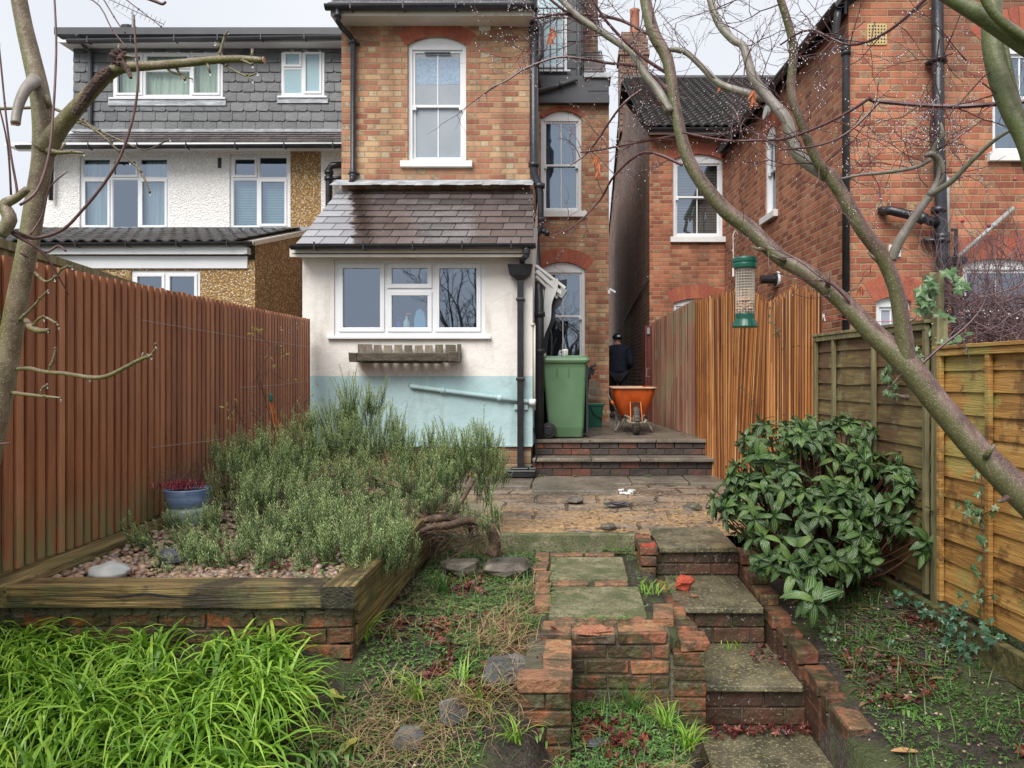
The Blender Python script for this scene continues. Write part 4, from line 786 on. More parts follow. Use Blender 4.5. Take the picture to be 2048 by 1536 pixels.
# wing roof
b = MB(); rx = XN+1.9; P = [Vector((XF-.12, YF+.5, ewz)), Vector((XN-.12, YN-.15, ewz)), Vector((rx, YN-.15, ewz+1.6)), Vector((rx, YF+.5, ewz+1.6))]
b.add([*P, *[p+Vector((0, 0, .07)) for p in P]], [(0, 1, 2, 3), (7, 6, 5, 4), (0, 4, 5, 1), (1, 5, 6, 2), (3, 7, 4, 0)]); b.add([P[3], P[2], (xe+.1, YN-.15, ewz), (xe+.1, YF+.5, ewz)], [(0, 1, 2, 3)]); obj('wing_roof', b, m_tile, rn)
b = MB(); gutter(b, (XF-.13, YF-.1, ewz-.0), (XN-.13, YN-.1, ewz-.0), .065); b.beam((XF-.05, YF, ewz-.03), (XN-.05, YN-.05, ewz-.03), .03, .14); obj('gutter', b, m_black, rn)
# pipes on the gable front
yw = YN-.06
b = MB(); x = X_(1692, yw); pipe(b, [(XN-.13, YN-.05, ewz-.05), (XN-.13, YN-.02, ewz-.15), (x-.12, yw, Z_(72, yw)), (x-.02, yw, Z_(82, yw)), (x, yw, Z_(95, yw)), (x, yw, -1.2)], .04, 10, [((x, yw, Z_(98, yw)), (0, 0, 1)), ((x, yw, Z_(106, yw)), (0, 0, 1))]); obj('downpipe', b, m_black, rn, smooth=True)
yw = YN-.12; x = X_(1877, yw)
b = MB(); pipe(b, [(x-.02, yw, 4.6), (x, yw, Z_(250, yw)), (x+.03, yw, Z_(450, yw)), (x+.04, yw, -1.2)], .062, 14, [((x, yw, Z_(z, yw)), (0, 0, 1)) for z in (120, 420)]+[((x+.035, yw, Z_(z, yw)), (0, 0, 1)) for z in (473, 481)])
b.box(x-.14, x+.12, yw-.0, yw+.1, Z_(484, yw), Z_(476, yw)); b.box(x-.1, x+.1, yw-.0, yw+.1, Z_(124, yw), Z_(118, yw))
pipe(b, [(x-.58, yw+.1, Z_(418, yw)), (x-.52, yw-.02, Z_(422, yw)), (x-.2, yw-.02, Z_(436, yw)), (x-.0, yw, Z_(448, yw))], .05, 12, [((x-.19, yw-.02, Z_(437, yw)), (1, 0, -.5))]); obj('soil_stack', b, m_iron, rn, smooth=True)
b = MB(); x = X_(1897, yw); pipe(b, [(x-.01, yw+.05, Z_(350, yw)), (x, yw+.02, Z_(356, yw)), (x, yw+.02, Z_(515, yw))], .022, 8); pipe(b, [(X_(2030, yw), yw+.03, Z_(415, yw)), (X_(1915, yw), yw, Z_(515, yw))], .024, 8, [((X_(1990, yw), yw+.02, Z_(450, yw)), (1, 0, .8))]); obj('waste_pipe', b, m_grey, rn, smooth=True)
b = MB(); x = X_(1912, yw); pipe(b, [(x, yw+.08, Z_(457, yw)), (x, yw, Z_(459, yw)), (x, yw, Z_(512, yw))], .022, 8); b.box(x-.11, x+.08, yw-.08, yw+.1, Z_(530, yw), Z_(516, yw), taper=.1); pipe(b, [(x-.01, yw, Z_(528, yw)), (x-.01, yw, -1)], .035, 10); obj('hopper', b, m_black, rn)
# vents
b = MB(); x0, x1, z0, z1 = X_(1735, YN), X_(1771, YN), Z_(89, YN), Z_(50, YN); n = 6
for k in range(n+1):
    xx = x0+(x1-x0)*k/n; zz = z0+(z1-z0)*k/n; b.box(xx-.008, xx+.008, YN-.014, YN+.01, z0, z1); b.box(x0, x1, YN-.012, YN+.008, zz-.008, zz+.008)
q = obj('air_brick', b, gen('buff_terracotta', [(0, (.5, .36, .16)), (1, (.62, .47, .22))], 9), rn); b = MB(); b.box(x0, x1, YN-.006, YN-.002, z0, z1); obj('void', b, m_bindark, q)
b = MB(); x0, x1, z0, z1 = X_(1777, YN), X_(1801, YN), Z_(514, YN), Z_(490, YN)
b.box(x0, x1, YN-.012, YN, z0, z1); [b.box(x0+.01, x1-.01, YN-.02, YN-.013, z0+.012+k*.022, z0+.022+k*.022) for k in range(5)]; obj('vent', b, m_wpaint, rn)
# flue on the wing side wall
b = MB(ws); u = upx(1556); b.tube([(u, 0, Z_(562, 10.6)), (u, -.03, Z_(562, 10.6))], .11, 16); fl = obj('flue_plate', b, m_upvc, rn)
b = MB(ws); b.tube([(u, -.02, Z_(562, 10.6)), (u, -.06, Z_(562, 10.6))], .095, 16); b.tube([(u, 0, Z_(562, 10.6)), (u, -.25, Z_(563, 10.6))], .06, 14); obj('flue', b, m_black, fl, smooth=False)
# satellite disc-like white cap near wing gutter
b = MB(ws); u = upx(1562); b.lathe((u, -.2, ewz-.35), [(.12, -.02), (.12, .02)], 14, Matrix.Rotation(math.radians(80), 3, 'X')); obj('roof_cowl', b, m_grey, rn)
# cable down the passage wall
b = MB(); b.tube([(xl-.03, YF+.05, Z_(552, YF)), (1.24, 19.5, Z_(655, 19.5))], .012, 5); obj('cable', b, m_grey, rn)

# ================================================================ TERRACE, STEPS, PATIO
def stonebox(mb, x0, x1, y0, y1, z0, z1, j=.004): mb.box(x0, x1, y0, y1, z0, z1, j=j)
b = MB(); ys = [9.36+.0, 10.2, 11.0, 11.8, 12.6, 13.6, 15, 17, 20, 24]
for i in range(len(ys)-1):
    x = -.6; lim = 1.75 if ys[i] < 12.4 else 1.35
    while x < lim:
        w = U(.55, .75); b.box(x, min(x+w, lim)-.008, ys[i], ys[i+1]-.008, TZ-.1-max(0, (ys[i]-12.6))*.05, TZ-.004+U(-.002, .002)-max(0, (ys[i]-12.6))*.05); x += w
x = -.47
while x < 1.78:
    w = .86; b.box(x, min(x+w, 1.8)-.008, 9.0, 9.352, TZ-.1, TZ-.003+U(-.002, .002)); x += w
xe = [-.476, .2+.0, 1.0, 1.715]
for i in range(3): stonebox(b, xe[i], xe[i+1]-.006, 8.9, 9.0-.005 if False else 9.003, TZ-.036, TZ+.001, .0015)
terr = tag(obj('terrace', b, m_terr, bevel=.006), kind='structure')
def courses(mb, x0, x1, yf, z0, n, h=.075, L=.225, depth=.1, axis='x', gap=.01, j=.0025, first=0., jz=.0):
    for r in range(n):
        x = x0-(L/2 if (r+first) % 2 else 0)
        while x < x1-.01:
            a, c = max(x, x0), min(x+L, x1); x += L
            if c-a < .03: continue
            zz = z0+r*h; o = U(-.003, .003)
            if axis == 'x': mb.box(a+gap/2, c-gap/2, yf+o, yf+depth, zz+gap/2, zz+h-gap/2, j=j)
            else: mb.box(yf+o, yf+depth, a+gap/2, c-gap/2, zz+gap/2, zz+h-gap/2, j=j)
st = thing('terrace_steps', 'pair of wide stone treads on dark brick risers leading up to the terrace', 'steps', (.65, 8.6, -1.17))
b = MB(); xs = [-.476, .21, .78, 1.86]
for i in range(3): stonebox(b, xs[i], xs[i+1]-.007, 8.57, 8.95, -.995, -.957, .002)
obj('tread', b, m_terr, st, bevel=.006)
b = MB(); courses(b, -.47, 1.80, 8.63, -1.17, 2, .0865); obj('riser', b, m_terrb, st, bevel=.004)
b = MB(); courses(b, -.47, 1.74, 8.93, -.955, 2, .076); obj('riser', b, m_terrb, st, bevel=.004)
b = MB(); b.box(-.47, 1.80, 8.65, 8.9, -1.3, -.998); b.box(-.47, 1.74, 8.95, 9.3, -1.1, TZ-.1); obj('mortar', b, m_mortar, st)
# patio being relaid: slabs, sand bed, kerb
YP = 5.48; PZ = -1.17
g = NT('patio_sand_and_soil'); p = g.pos()
big = g.noise(1.6, 5, g.n('VectorMath', [p, (1, 1.5, 1)], operation='MULTIPLY')); fine = g.noise(26, 8, None, .7)
c = g.ramp(g.math('ADD', g.math('MULTIPLY', big, .5), g.math('MULTIPLY', fine, .5)), [(.36, (.06, .042, .03)), (.43, (.16, .115, .08)), (.5, (.27, .2, .145)), (.58, (.38, .29, .21)), (.68, (.5, .4, .3))])
pv = g.n('SeparateXYZ', [p]).node.outputs[1]
sand = g.math('MULTIPLY', g.step(g.noise(2.1, 4, g.n('VectorMath', [p, (1, 1.9, 1)], operation='MULTIPLY')), .50, .55), g.step(fine, .40, .52))
sand = g.math('MULTIPLY', sand, g.n('MapRange', [pv, 7.7, 6.6, 0., 1.]))
sand = g.math('MAXIMUM', sand, g.math('MULTIPLY', g.math('MULTIPLY', g.n('MapRange', [pv, 6.6, 6.0, 0., 1.]), g.step(g.noise(3.1, 4), .44, .5)), g.step(fine, .33, .46)))
sep = g.n('SeparateXYZ', [p]).node.outputs
jo = g.n('TexBrick', {'Vector': g.n('VectorMath', [p, g.n('VectorMath', [g.n('TexNoise', {'Vector': p, 'Scale': 3.}, out=1), (.12, .12, 0)], operation='MULTIPLY')], operation='ADD'), 'Scale': 1., 'Mortar Size': .022, 'Mortar Smooth': .6, 'Brick Width': .58, 'Row Height': .44}, out=1)
c = g.mixc(g.math('MULTIPLY', g.math('MULTIPLY', jo, .85), g.step(fine, .3, .5)), c, (.045, .034, .022))
c = g.mixc(sand, c, g.ramp(g.noise(30, 4), [(.3, (.26, .15, .07)), (.6, (.55, .35, .17)), (.8, (.72, .52, .32))]))
g.set('Base Color', c); g.set('Roughness', .55); g.bump(g.math('SUBTRACT', g.math('ADD', fine, g.math('MULTIPLY', g.noise(70, 4), .4)), g.math('MULTIPLY', jo, .6)), .03); m_patio = g.m
b = MB(); nx, ny = 150, 130; x0, x1, y0, y1 = -3.1, 1.95, YP+.05, 8.62
def pz(x, y): return PZ-.022+.012*mnoise.noise(Vector((x*2.3, y*3, 0)))+.014*mnoise.noise(Vector((x*9, y*11, 3)))+.006*mnoise.noise(Vector((x*25, y*28, 7)))
vs = [(x0+(x1-x0)*i/nx, y0+(y1-y0)*k/ny, pz(x0+(x1-x0)*i/nx, y0+(y1-y0)*k/ny)) for k in range(ny+1) for i in range(nx+1)]
b.add(vs, [(k*(nx+1)+i, k*(nx+1)+i+1, (k+1)*(nx+1)+i+1, (k+1)*(nx+1)+i) for k in range(ny) for i in range(nx)]); tag(obj('patio', b, m_patio, smooth=True), kind='structure')
def slab(x0, x1, y0, y1, z, th, label, m, rz=0, nm='paving_slab', cat='slab', grp='slabs of the patio and path', bev=.006, jj=.006, tilt=0):
    q = MB(); cx, cy = (x0+x1)/2, (y0+y1)/2; q.obox((cx, cy, z-th/2), x1-x0, y1-y0, th, rz=rz, rx=tilt, j=jj); return solo(nm, q, m, label, cat, grp, bevel=bev)
slab(-.44, .62, 7.95, 8.55, PZ+.012, .05, 'long worn slab at the foot of the steps beside the black gully', m_terr)
slab(.635, 1.25, 8.05, 8.55, PZ+.018, .05, 'square stained slab at the foot of the steps in the middle', m_terr)
slab(1.265, 1.9, 8.02, 8.55, PZ+.016, .05, 'stained slab at the foot of the steps nearest the glossy shrub', m_terr)
slab(-.42, .45, 7.42, 7.93, PZ+.02, .06, 'broad slab lying loose on the soil in front of the foot of the steps', m_terr, .01)
slab(-1.6, -.45, 7.75, 8.5, PZ+.012, .05, 'slab under the black gully cover at the kitchen corner', m_terr)
b = MB(); b.box(-1.35, .46, YP, YP+.05, -1.32, PZ+.0, j=.004); solo('concrete_kerb', b, m_slab, 'long mossy kerb edging the patio above the path', 'kerb', bevel=.008)
# rubble on the patio
def stone(c, rx, ry, rz, m, label, cat='stone', name='stone', seed=1, lump=.35, grp=None, smooth=False, seg=8, rings=5):
    q = MB(); q.blob(c, rx, ry, rz, seg, rings, lump, seed); return solo(name, q, m, label, cat, grp, smooth=smooth, bevel=.004)
m_rock = gen('dark_rock', [(0, (.05, .04, .03)), (.6, (.12, .10, .075)), (1, (.2, .17, .13))], 6, bump=.006, rough=.5, stain=((.12, .13, .06), 5, .55, .7, .5))
m_rockb = gen('slaty_rock', [(0, (.04, .043, .05)), (.6, (.095, .098, .105)), (1, (.19, .19, .18))], 5, (1, 1, 3), bump=.004, rough=.35, stain=((.2, .14, .08), 5, .58, .7, .6))
stone(at(1217, 1054, 5.62), .085, .05, .03, m_rock, 'dark flat stone at the end of the sandy patio edge', seed=4)
stone(at(1152, 1000, 6.9), .1, .07, .035, m_rock, 'grey stone on the patio rubble left of the lump of moss', seed=5)
stone(at(1235, 1008, 6.7), .12, .05, .022, m_rockb, 'flat slate piece lying on the patio soil', seed=6)
stone(at(1385, 1016, 6.55), .09, .06, .05, m_rock, 'lump of soil-covered rubble on the patio near the glossy shrub', seed=7)
b = MB()
for k in range(14): b.blob(at(1252+U(-13, 13), 985+U(-6, 6), 7.45), U(.02, .05), U(.02, .04), U(.008, .02), 6, 4, .6, k)
solo('crumpled_plastic', b, m_wpaint, 'crumpled scrap of white plastic lying on the patio soil', 'litter')
q = MB()
for k in range(420):
    x, y = U(-.4, 1.7), U(5.7, 7.7); r = U(.004, .014); q.blob((x, y, pz(x, y)+r*.3), r*U(.8, 1.6), r, r*.6, 5, 4, .4, k)
tag(obj('rubble', q, gen('patio_rubble', [(0, (.06, .04, .03)), (.6, (.2, .14, .09)), (1, (.45, .33, .2))], 5, island=.8, bump=.003)), kind='stuff')

# path of slabs edged with bricks
GZ = -1.30
slab(-.16, .345, 4.72, 5.28, GZ+.012, .05, 'mossy path slab nearest the patio kerb', m_slab, rz=.0)
slab(-.13, .395, 3.98, 4.55, GZ+.008, .05, 'mossy path slab nearest the brick retaining wall', m_slab, rz=.0)
k = 0
EB = [(-.205, 5.28, 1.55), (-.2, 5.02, 1.56), (-.175, 4.77, 1.52), (-.165, 4.5, 1.5), (-.155, 4.26, 1.6)]
names = ['orange edging brick beside the path, nearest the patio kerb', 'edging brick second from the patio kerb beside the path', 'edging brick beside the path level with the upper slab\'s front edge', 'edging brick beside the path next to the row between slabs', 'edging brick beside the path half hidden in dry grass']
for (x, y, rz_), nm in zip(EB, names):
    q = MB(); q.obox((x-.02, y, GZ-.018), .215, .095, .07, rz=rz_+U(-.05, .05), rx=U(-.05, .05), j=.005); solo('edging_brick', q, m_edge, nm, 'brick', 'bricks edging the path', bevel=.006)
for (x, y, w, nm) in [(-.05, 5.36, .24, 'yellowish brick laid across the top of the path, left one'), (.19, 5.37, .21, 'yellowish brick laid across the top of the path, right one'), (-.02, 4.63, .22, 'pinkish brick laid between the two slabs, left one'), (.235, 4.63, .21, 'pinkish brick laid between the two slabs, right one'), (.03, 3.92, .24, 'flat brick in front of the nearer slab, left one'), (.27, 3.92, .22, 'flat brick in front of the nearer slab, right one')]:
    q = MB(); q.obox((x, y, GZ-.022), w, .085, .07, rz=U(-.04, .04), j=.005); solo('path_brick', q, m_edge, nm, 'brick', 'bricks laid flat in the path', bevel=.006)
for (x, y, rz_, nm) in [(.465, 4.0, 1.45, 'orange brick laid along the steps side of the nearer slab'), (.475, 3.85+.22*0, 1.5, '')][:1]:
    q = MB(); q.obox((x+.02, y, GZ+.0), .225, .11, .075, rz=rz_, j=.004); solo('path_brick', q, m_edge, nm, 'brick', 'bricks laid flat in the path', bevel=.006)
# brick retaining wall with wing pier and step flank
rw = thing('brick_retaining_wall', 'low mossy red brick retaining wall with a short wing towards the camera', 'wall', (.1, 3.7, -1.75))
b = MB(); FY = 3.74
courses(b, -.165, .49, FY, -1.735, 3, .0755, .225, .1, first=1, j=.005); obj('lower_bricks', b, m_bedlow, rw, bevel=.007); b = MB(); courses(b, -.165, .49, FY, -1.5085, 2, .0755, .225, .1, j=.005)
top = [(-.17, .0, .075, m_edge), (.005, .215, .075, None), (.235, .49, .075, None)]
x = -.17
for w, zt_ in ((.165, .0), (.225, .0), (.255, .01)):
    b.box(x+.004, x+w-.006, FY-.008+U(-.004, .004), FY+.11, GZ-.055, GZ-.008+zt_+U(-.006, .006), j=.007); x += w
obj('bricks', b, m_bedbrick, rw, bevel=.006)
b = MB(); x = -.17
for w, zt_ in ((.165, .0), (.225, .0), (.255, .01)): b.obox((x+w/2, FY+.11, GZ-.014), w-.015, .2, .02+zt_, j=.004); x += w
obj('coping', b, m_edge, rw, bevel=.005)
b = MB(); b.box(-.17, .49, FY+.012, FY+.2, -1.9, GZ-.01); b.box(-.226, -.023, 3.225, FY+.1, -1.9, GZ-.035); b.box(.49, .655, 3.73, 3.9, -1.95, -1.42); obj('mortar', b, m_mortar, rw)
# wing pier
b = MB(); z = -1.675
for r in range(4):
    zz = z+r*.076; ln = .105 if r % 2 else .2
    if r % 2: b.box(-.235, -.125, 3.205, 3.3, zz+.004, zz+.069, j=.003); b.box(-.118, -.012, 3.205, 3.3, zz+.004, zz+.069, j=.003)
    else: b.box(-.235, -.012, 3.205, 3.3, zz+.004, zz+.069, j=.003)
    y = 3.31
    while y < 3.7: b.box(-.112, -.012, y, min(y+.215, 3.74), zz+.004, zz+.069, j=.003); b.box(-.235, -.125, y, min(y+.215, 3.74), zz+.004, zz+.069, j=.003); y += .225
obj('pier_bricks', b, m_bedlow, rw, bevel=.006)
b = MB(); b.box(-.245, -.005, 3.19, 3.305, -1.372, -1.305, j=.005); obj('cap_brick', b, m_edge, rw, bevel=.008, label='orange cap brick at the near end of the wing')
b = MB(); b.box(-.14, -.008, 3.315, 3.42, -1.372, -1.312, j=.005); b.box(-.14, -.01, 3.43, 3.535, -1.372, -1.305, j=.005); b.box(-.14, -.01, 3.545, 3.7, -1.372, -1.315, j=.006); obj('coping', b, m_edge, rw, bevel=.006)
b = MB(); b.blob((.1, FY+.045, GZ-.002), .1, .05, .018, 14, 8, .35, 5); obj('broken_brick', b, gen('spalled_pink_brick', [(0, (.42, .15, .08)), (1, (.62, .28, .17))], 25, bump=.012), rw, label='spalled pink brick on the wall top')

# garden steps
gs = thing('garden_steps', 'flight of mossy stone treads on dark brick risers between brick flank walls', 'steps', (.95, 4.4, -1.83))
TR = [(.585, 1.12, 5.08, 5.75, -1.172, .0), (.62, 1.13, 4.42, 5.1, -1.376, .0), (.685, 1.19, 3.86, 4.44, -1.605, 0)]
m = [None]*3
for i, (x0, x1, yf, yb, z, _) in enumerate(TR):
    b = MB(); b.box(x0, x1, yf-.025, yb, z-.034, z, j=.003); obj('tread', b, m_tread, gs, bevel=.006)
b = MB()
for a_ in ((.50, 1.14, 5.09, -1.37, 2, .081), (.61, 1.15, 4.43, -1.6, 2, .095), (.66, 1.22, 3.88, -1.835, 2, .098)):
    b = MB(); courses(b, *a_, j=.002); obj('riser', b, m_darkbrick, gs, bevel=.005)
b = MB(); b.box(.5, 1.13, 5.105, 5.4, -1.45, -1.21); b.box(.6, 1.14, 4.445, 4.7, -1.7, -1.413); b.box(.66, 1.2, 3.895, 4.1, -1.95, -1.642); b.box(.46, .56, 4.0, 5.2, -1.9, -1.39); obj('mortar', b, m_mortar, gs)
# left flank: stepped bricks
b = MB()
b.box(.455, .565, 5.02, 5.24, -1.29, -1.225, j=.003); b.box(.45, .56, 5.25, 5.46, -1.235, -1.165, j=.003); b.box(.45, .56, 5.02, 5.5, -1.37, -1.3, j=.003); b.box(.45, .575, 5.03, 5.25, -1.22, -1.165+.0, j=.003)
for i, (y0, y1, zt_) in enumerate([(4.78, 5.0, -1.375), (4.55, 4.77, -1.378), (4.32, 4.54, -1.372)]): b.box(.50+.015*i, .625+.012*i, y0, y1, zt_-.07, zt_, j=.004)
for z in (-1.46, -1.54, -1.62): b.box(.53, .655, 4.33, 5.0, z-.03, z+.04, j=.003)
zt_ = -1.32
for i, (y0, y1) in enumerate([(4.02, 4.24), (3.9, 4.01), (3.72, 3.885)]): b.box(.52+.01*i, .625+.03*i, y0, y1, -1.385, -1.31-.012*i, j=.005)
obj('flank_bricks', b, m_bedbrick, gs, bevel=.006); b = MB()
for r, z in enumerate((-1.46, -1.535, -1.61, -1.685, -1.76, -1.835)):
    b.box(.505, .665+.012*0, FY-.02, FY+.09, z, z+.066, j=.003); b.box(.56, .672, FY+.1, 4.3, z, z+.066, j=.003)
obj('flank_base', b, m_bedlow, gs, bevel=.006)
# right flank: sloping wall stepping down towards the camera
b = MB(); Bk = [(5.0, 5.23, 1.135, -1.21), (4.76, 4.98, 1.135, -1.28), (4.52, 4.74, 1.14, -1.335), (4.28, 4.5, 1.15, -1.395), (4.12, 4.27, 1.165, -1.44), (3.9, 4.11, 1.18, -1.455), (3.66, 3.88, 1.205, -1.515), (3.59, 3.65, 1.22, -1.56), (3.35, 3.57, 1.235, -1.6), (3.1, 3.33, 1.26, -1.68), (2.85, 3.08, 1.28, -1.72)]
for y0, y1, x, z in Bk: b.box(x, x+.108+U(0, .01), y0, y1, z-.068, z+U(-.004, .004), j=.005)
obj('flank_coping', b, m_bedbrick, gs, bevel=.007)
b = MB()
for y0, y1, x, z in Bk:
    zz = z-.078; r = 0
    while zz > -1.95: b.box(x+.006, x+.1, y0-.012, y1+.01, zz-.07, zz, j=.002); zz -= .072
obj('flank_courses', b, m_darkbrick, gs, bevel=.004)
b = MB(); b.box(1.25, 1.365, 3.35, 3.57, -1.664, -1.592, j=.004); b.T = None; obj('yellow_brick', b, m_edge, gs, bevel=.008, label='bright orange and yellow mossy end brick')
q = MB(); c = at(1366, 1170, 4.75); q.blob((c.x, c.y, -1.376+.045), .065, .055, .05, 7, 5, .3, 11); solo('broken_brick', q, m_redraw, 'broken red half brick lying loose on the middle step', 'brick', bevel=.006)
q = MB(); c = at(1297, 1085, 5.2); q.obox((.515, 5.09, -1.19), .1, .1, .07, j=.012); solo('broken_brick', q, m_redraw, 'bright red broken brick end bedded at the top corner of the steps', 'brick', bevel=.006)
q = MB(); q.blob((at(1388, 1190, 4.6).x, 4.6, -1.368), .03, .025, .012, 7, 5, .3, 3); solo('pebble', q, m_edge, 'small buff stone on the middle step in front of the red brick', 'stone')
slab(.64, 1.3, 2.7, 3.82, -1.828, .06, 'concrete slab at the foot of the garden steps strewn with red leaves', m_tread, nm='concrete_slab', jj=.01)
# ================================================================ GROUND
def sm(a, b_, x): t = min(max((x-a)/(b_-a), 0), 1); return t*t*(3-2*t)
def lerpt(tab, y):
    if y <= tab[0][0]: return tab[0][1]
    for (a, za), (c, zc) in zip(tab, tab[1:]):
        if y <= c: t = (y-a)/(c-a); return za*(1-t)+zc*t
    return tab[-1][1]
def zg(x, y, n=True):
    zl = lerpt([(-4, -1.85), (1.5, -1.8), (2.5, -1.74), (2.9, -1.62), (3.2, -1.49), (3.5, -1.375), (3.9, -1.335), (5.4, -1.30), (8, -1.3)], y)
    zl += .17*sm(-.7, -1.5, x)*sm(5, 3, y)+.0
    zr = -1.60+.24*(x-1.35)+(.16-.08*(x-1.35))*(min(y, 5)-3.4) if y > 2.2 else -1.72
    zr = max(min(zr, -1.25), -1.95); zlow = lerpt([(-4, -1.85), (2.6, -1.74), (3.0, -1.67), (3.4, -1.64), (3.8, -1.63)], y)-.06*sm(.2, .6, x)
    if y > 5.5: z = -1.31
    elif x < -.11: z = zl+(zlow-zl)*sm(-.2, -.1, x)*sm(3.25, 3.2, y) if y < 3.25 else zl
    elif x < .55: z = zlow if y < 3.8 else -1.32
    elif x < 1.24: z = -1.93 if y < 3.9 else (-1.75 if y < 4.52 else (-1.52 if y < 5.2 else -1.3)); z = min(z, -1.86) if y < 3.87 else z
    else: z = zr
    if n: z += .018*mnoise.noise(Vector((x*3, y*3, 1)))+.015*mnoise.noise(Vector((x*11, y*11, 2)))
    return z
def axis(lo, hi, f0, f1, st):
    a = [f0]; s = st
    v = f0
    while v < f1-1e-6: v += st; a.append(v)
    v = f0; s = st
    while v > lo: s *= 1.5; v -= s; a.insert(0, v)
    v = a[-1]; s = st
    while v < hi: s *= 1.5; v += s; a.append(v)
    return a
gx = axis(-900, 900, -3.1, 2.5, .035); gy = axis(-900, 1500, 2.2, 5.6, .035)
b = MB(); nx = len(gx)
b.v = [Vector((x, y, zg(x, y) if -6 < x < 6 and -6 < y < 12 else (-1.85 if y < 3 else -1.45))) for y in gy for x in gx]
b.f = [(k*nx+i, k*nx+i+1, (k+1)*nx+i+1, (k+1)*nx+i) for k in range(len(gy)-1) for i in range(nx-1)]
g = NT('dark_wet_soil'); c = g.ramp(g.math('ADD', g.math('MULTIPLY', g.noise(14, 6), .5), g.math('MULTIPLY', g.noise(60, 5), .5)), [(.35, (.018, .013, .01)), (.5, (.045, .034, .025)), (.62, (.09, .07, .05)), (.72, (.18, .14, .10))])
c = g.mixc(g.math('MULTIPLY', g.step(g.noise(4, 5), .44, .6), .7), c, (.07, .095, .025)); g.set('Base Color', c); g.set('Roughness', .6); g.bump(g.math('ADD', g.noise(20, 5), g.math('MULTIPLY', g.noise(80, 4), .5)), .03); m_soil = g.m
tag(obj('ground', b, m_soil, smooth=True), kind='structure')

# ================================================================ RAISED BED
def fx(y): return -2.72-.054*(y-2.9)      # line of the left fence
rb = thing('raised_bed', 'raised gravel bed of wet railway sleepers on a low brick base', 'raised bed', (-1.8, 3.4, -1.25))
def sleeper(x0, x1, y0, y1, z0, z1, m, label=None):
    b = MB(); n = 14; ax = 0 if x1-x0 > y1-y0 else 1; vs = []
    for i in range(n+1):
        t = i/n; w = lambda s: .004*mnoise.noise(Vector((t*6, s, x0)))
        for s, (c, z) in enumerate(((0, z0), (1, z0), (1, z1), (0, z1))):
            if ax == 0: vs.append((x0+(x1-x0)*t, (y0, y1)[c]+w(s), z+w(s+9)))
            else: vs.append(((x0, x1)[c]+w(s), y0+(y1-y0)*t, z+w(s+9)))
    fs = [(4*i+k, 4*i+(k+1) % 4, 4*i+4+(k+1) % 4, 4*i+4+k) for i in range(n) for k in range(4)]+[(3, 2, 1, 0), (4*n, 4*n+1, 4*n+2, 4*n+3)]
    b.add(vs, fs); return obj('sleeper', b, m, rb, bevel=.006, label=label)
ZT = -.963
fs_ = sleeper(-2.62, -1.157, 3.395, 3.545, ZT-.105, ZT-.001, m_sleeper, 'front sleeper with a long dark split')
sleeper(-1.155, -1.005, 3.39, 5.0, ZT-.1, ZT, m_sleeper_y)
sl3 = MB(); sl3.beam((fx(3.39)+.075, 3.39, ZT-.052), (fx(6.4)+.075, 6.4, ZT-.052), .15, .105); obj('sleeper', sl3, m_sleeper_y, rb, bevel=.006)
q = MB(); q.box(-1.156, -1.004, 3.386, 3.3895, ZT-.1, ZT-.002); obj('sleeper_end', q, gen('dark_end_grain', [(0, (.012, .012, .008)), (1, (.05, .045, .025))], 30, bump=.003, rough=.45), rb)
q = MB(); 
pts = [(-2.2+.06*i, ZT-.048-.010*math.sin(i*.9)-.004*math.sin(i*2.3)) for i in range(9)]
N_ = 40; up = [(-2.2+.5*i/N_, ZT-.045-.008*math.sin(i*.25)+.008*math.sin(math.pi*i/N_)*(.6+.5*mnoise.noise(Vector((i*.5, 1, 0))))) for i in range(N_+1)]; dn_ = [(-2.2+.5*i/N_, ZT-.045-.008*math.sin(i*.25)-.007*math.sin(math.pi*i/N_)*(.6+.7*mnoise.noise(Vector((i*.5, 7, 0))))-.0006) for i in range(N_+1)]
for i in range(N_): q.quad((*dn_[i][:1], 3.3925, dn_[i][1]), (dn_[i+1][0], 3.3925, dn_[i+1][1]), (up[i+1][0], 3.3925, up[i+1][1]), (up[i][0], 3.3925, up[i][1]))
obj('split', q, m_bindark, fs_)
b = MB(); courses(b, -2.72, -1.03, 3.44, -1.40, 4, .076, depth=.1, j=.005); 
for r in range(4):
    y = 3.45
    while y < 3.5: b.box(-1.12, -1.03, y, y+.06, -1.40+r*.076+.004, -1.40+r*.076+.07, j=.003); y += .225
obj('bricks', b, m_bedlow, rb, bevel=.005)
b = MB(); n = 60
b.box(-1.10, -1.012, 3.50, 5.2, ZT-.21, ZT-.104, j=.003); b.box(-1.095, -1.02, 3.50, 5.2, ZT-.31, ZT-.214, j=.003); obj('side_sleeper', b, m_sleeper_y, rb, bevel=.006); b = MB(); b.box(-2.70, -1.04, 3.455, 3.53, -1.5, ZT-.11); b.box(-1.1, -1.042, 3.455, 5.5, -1.5, ZT-.11)
for k in range(110): 
    b.blob((U(-2.7, -1.05), 3.442, ZT-.12-U(0, .025)), U(.02, .05), .012, U(.008, .022), 6, 4, .5, k)
obj('mortar', b, m_mortar, rb)
b = MB(); b.box(fx(3.5)+.1, -1.1, 3.5, 6.6, -1.4, -1.03); obj('soil_fill', b, m_soil, rb)
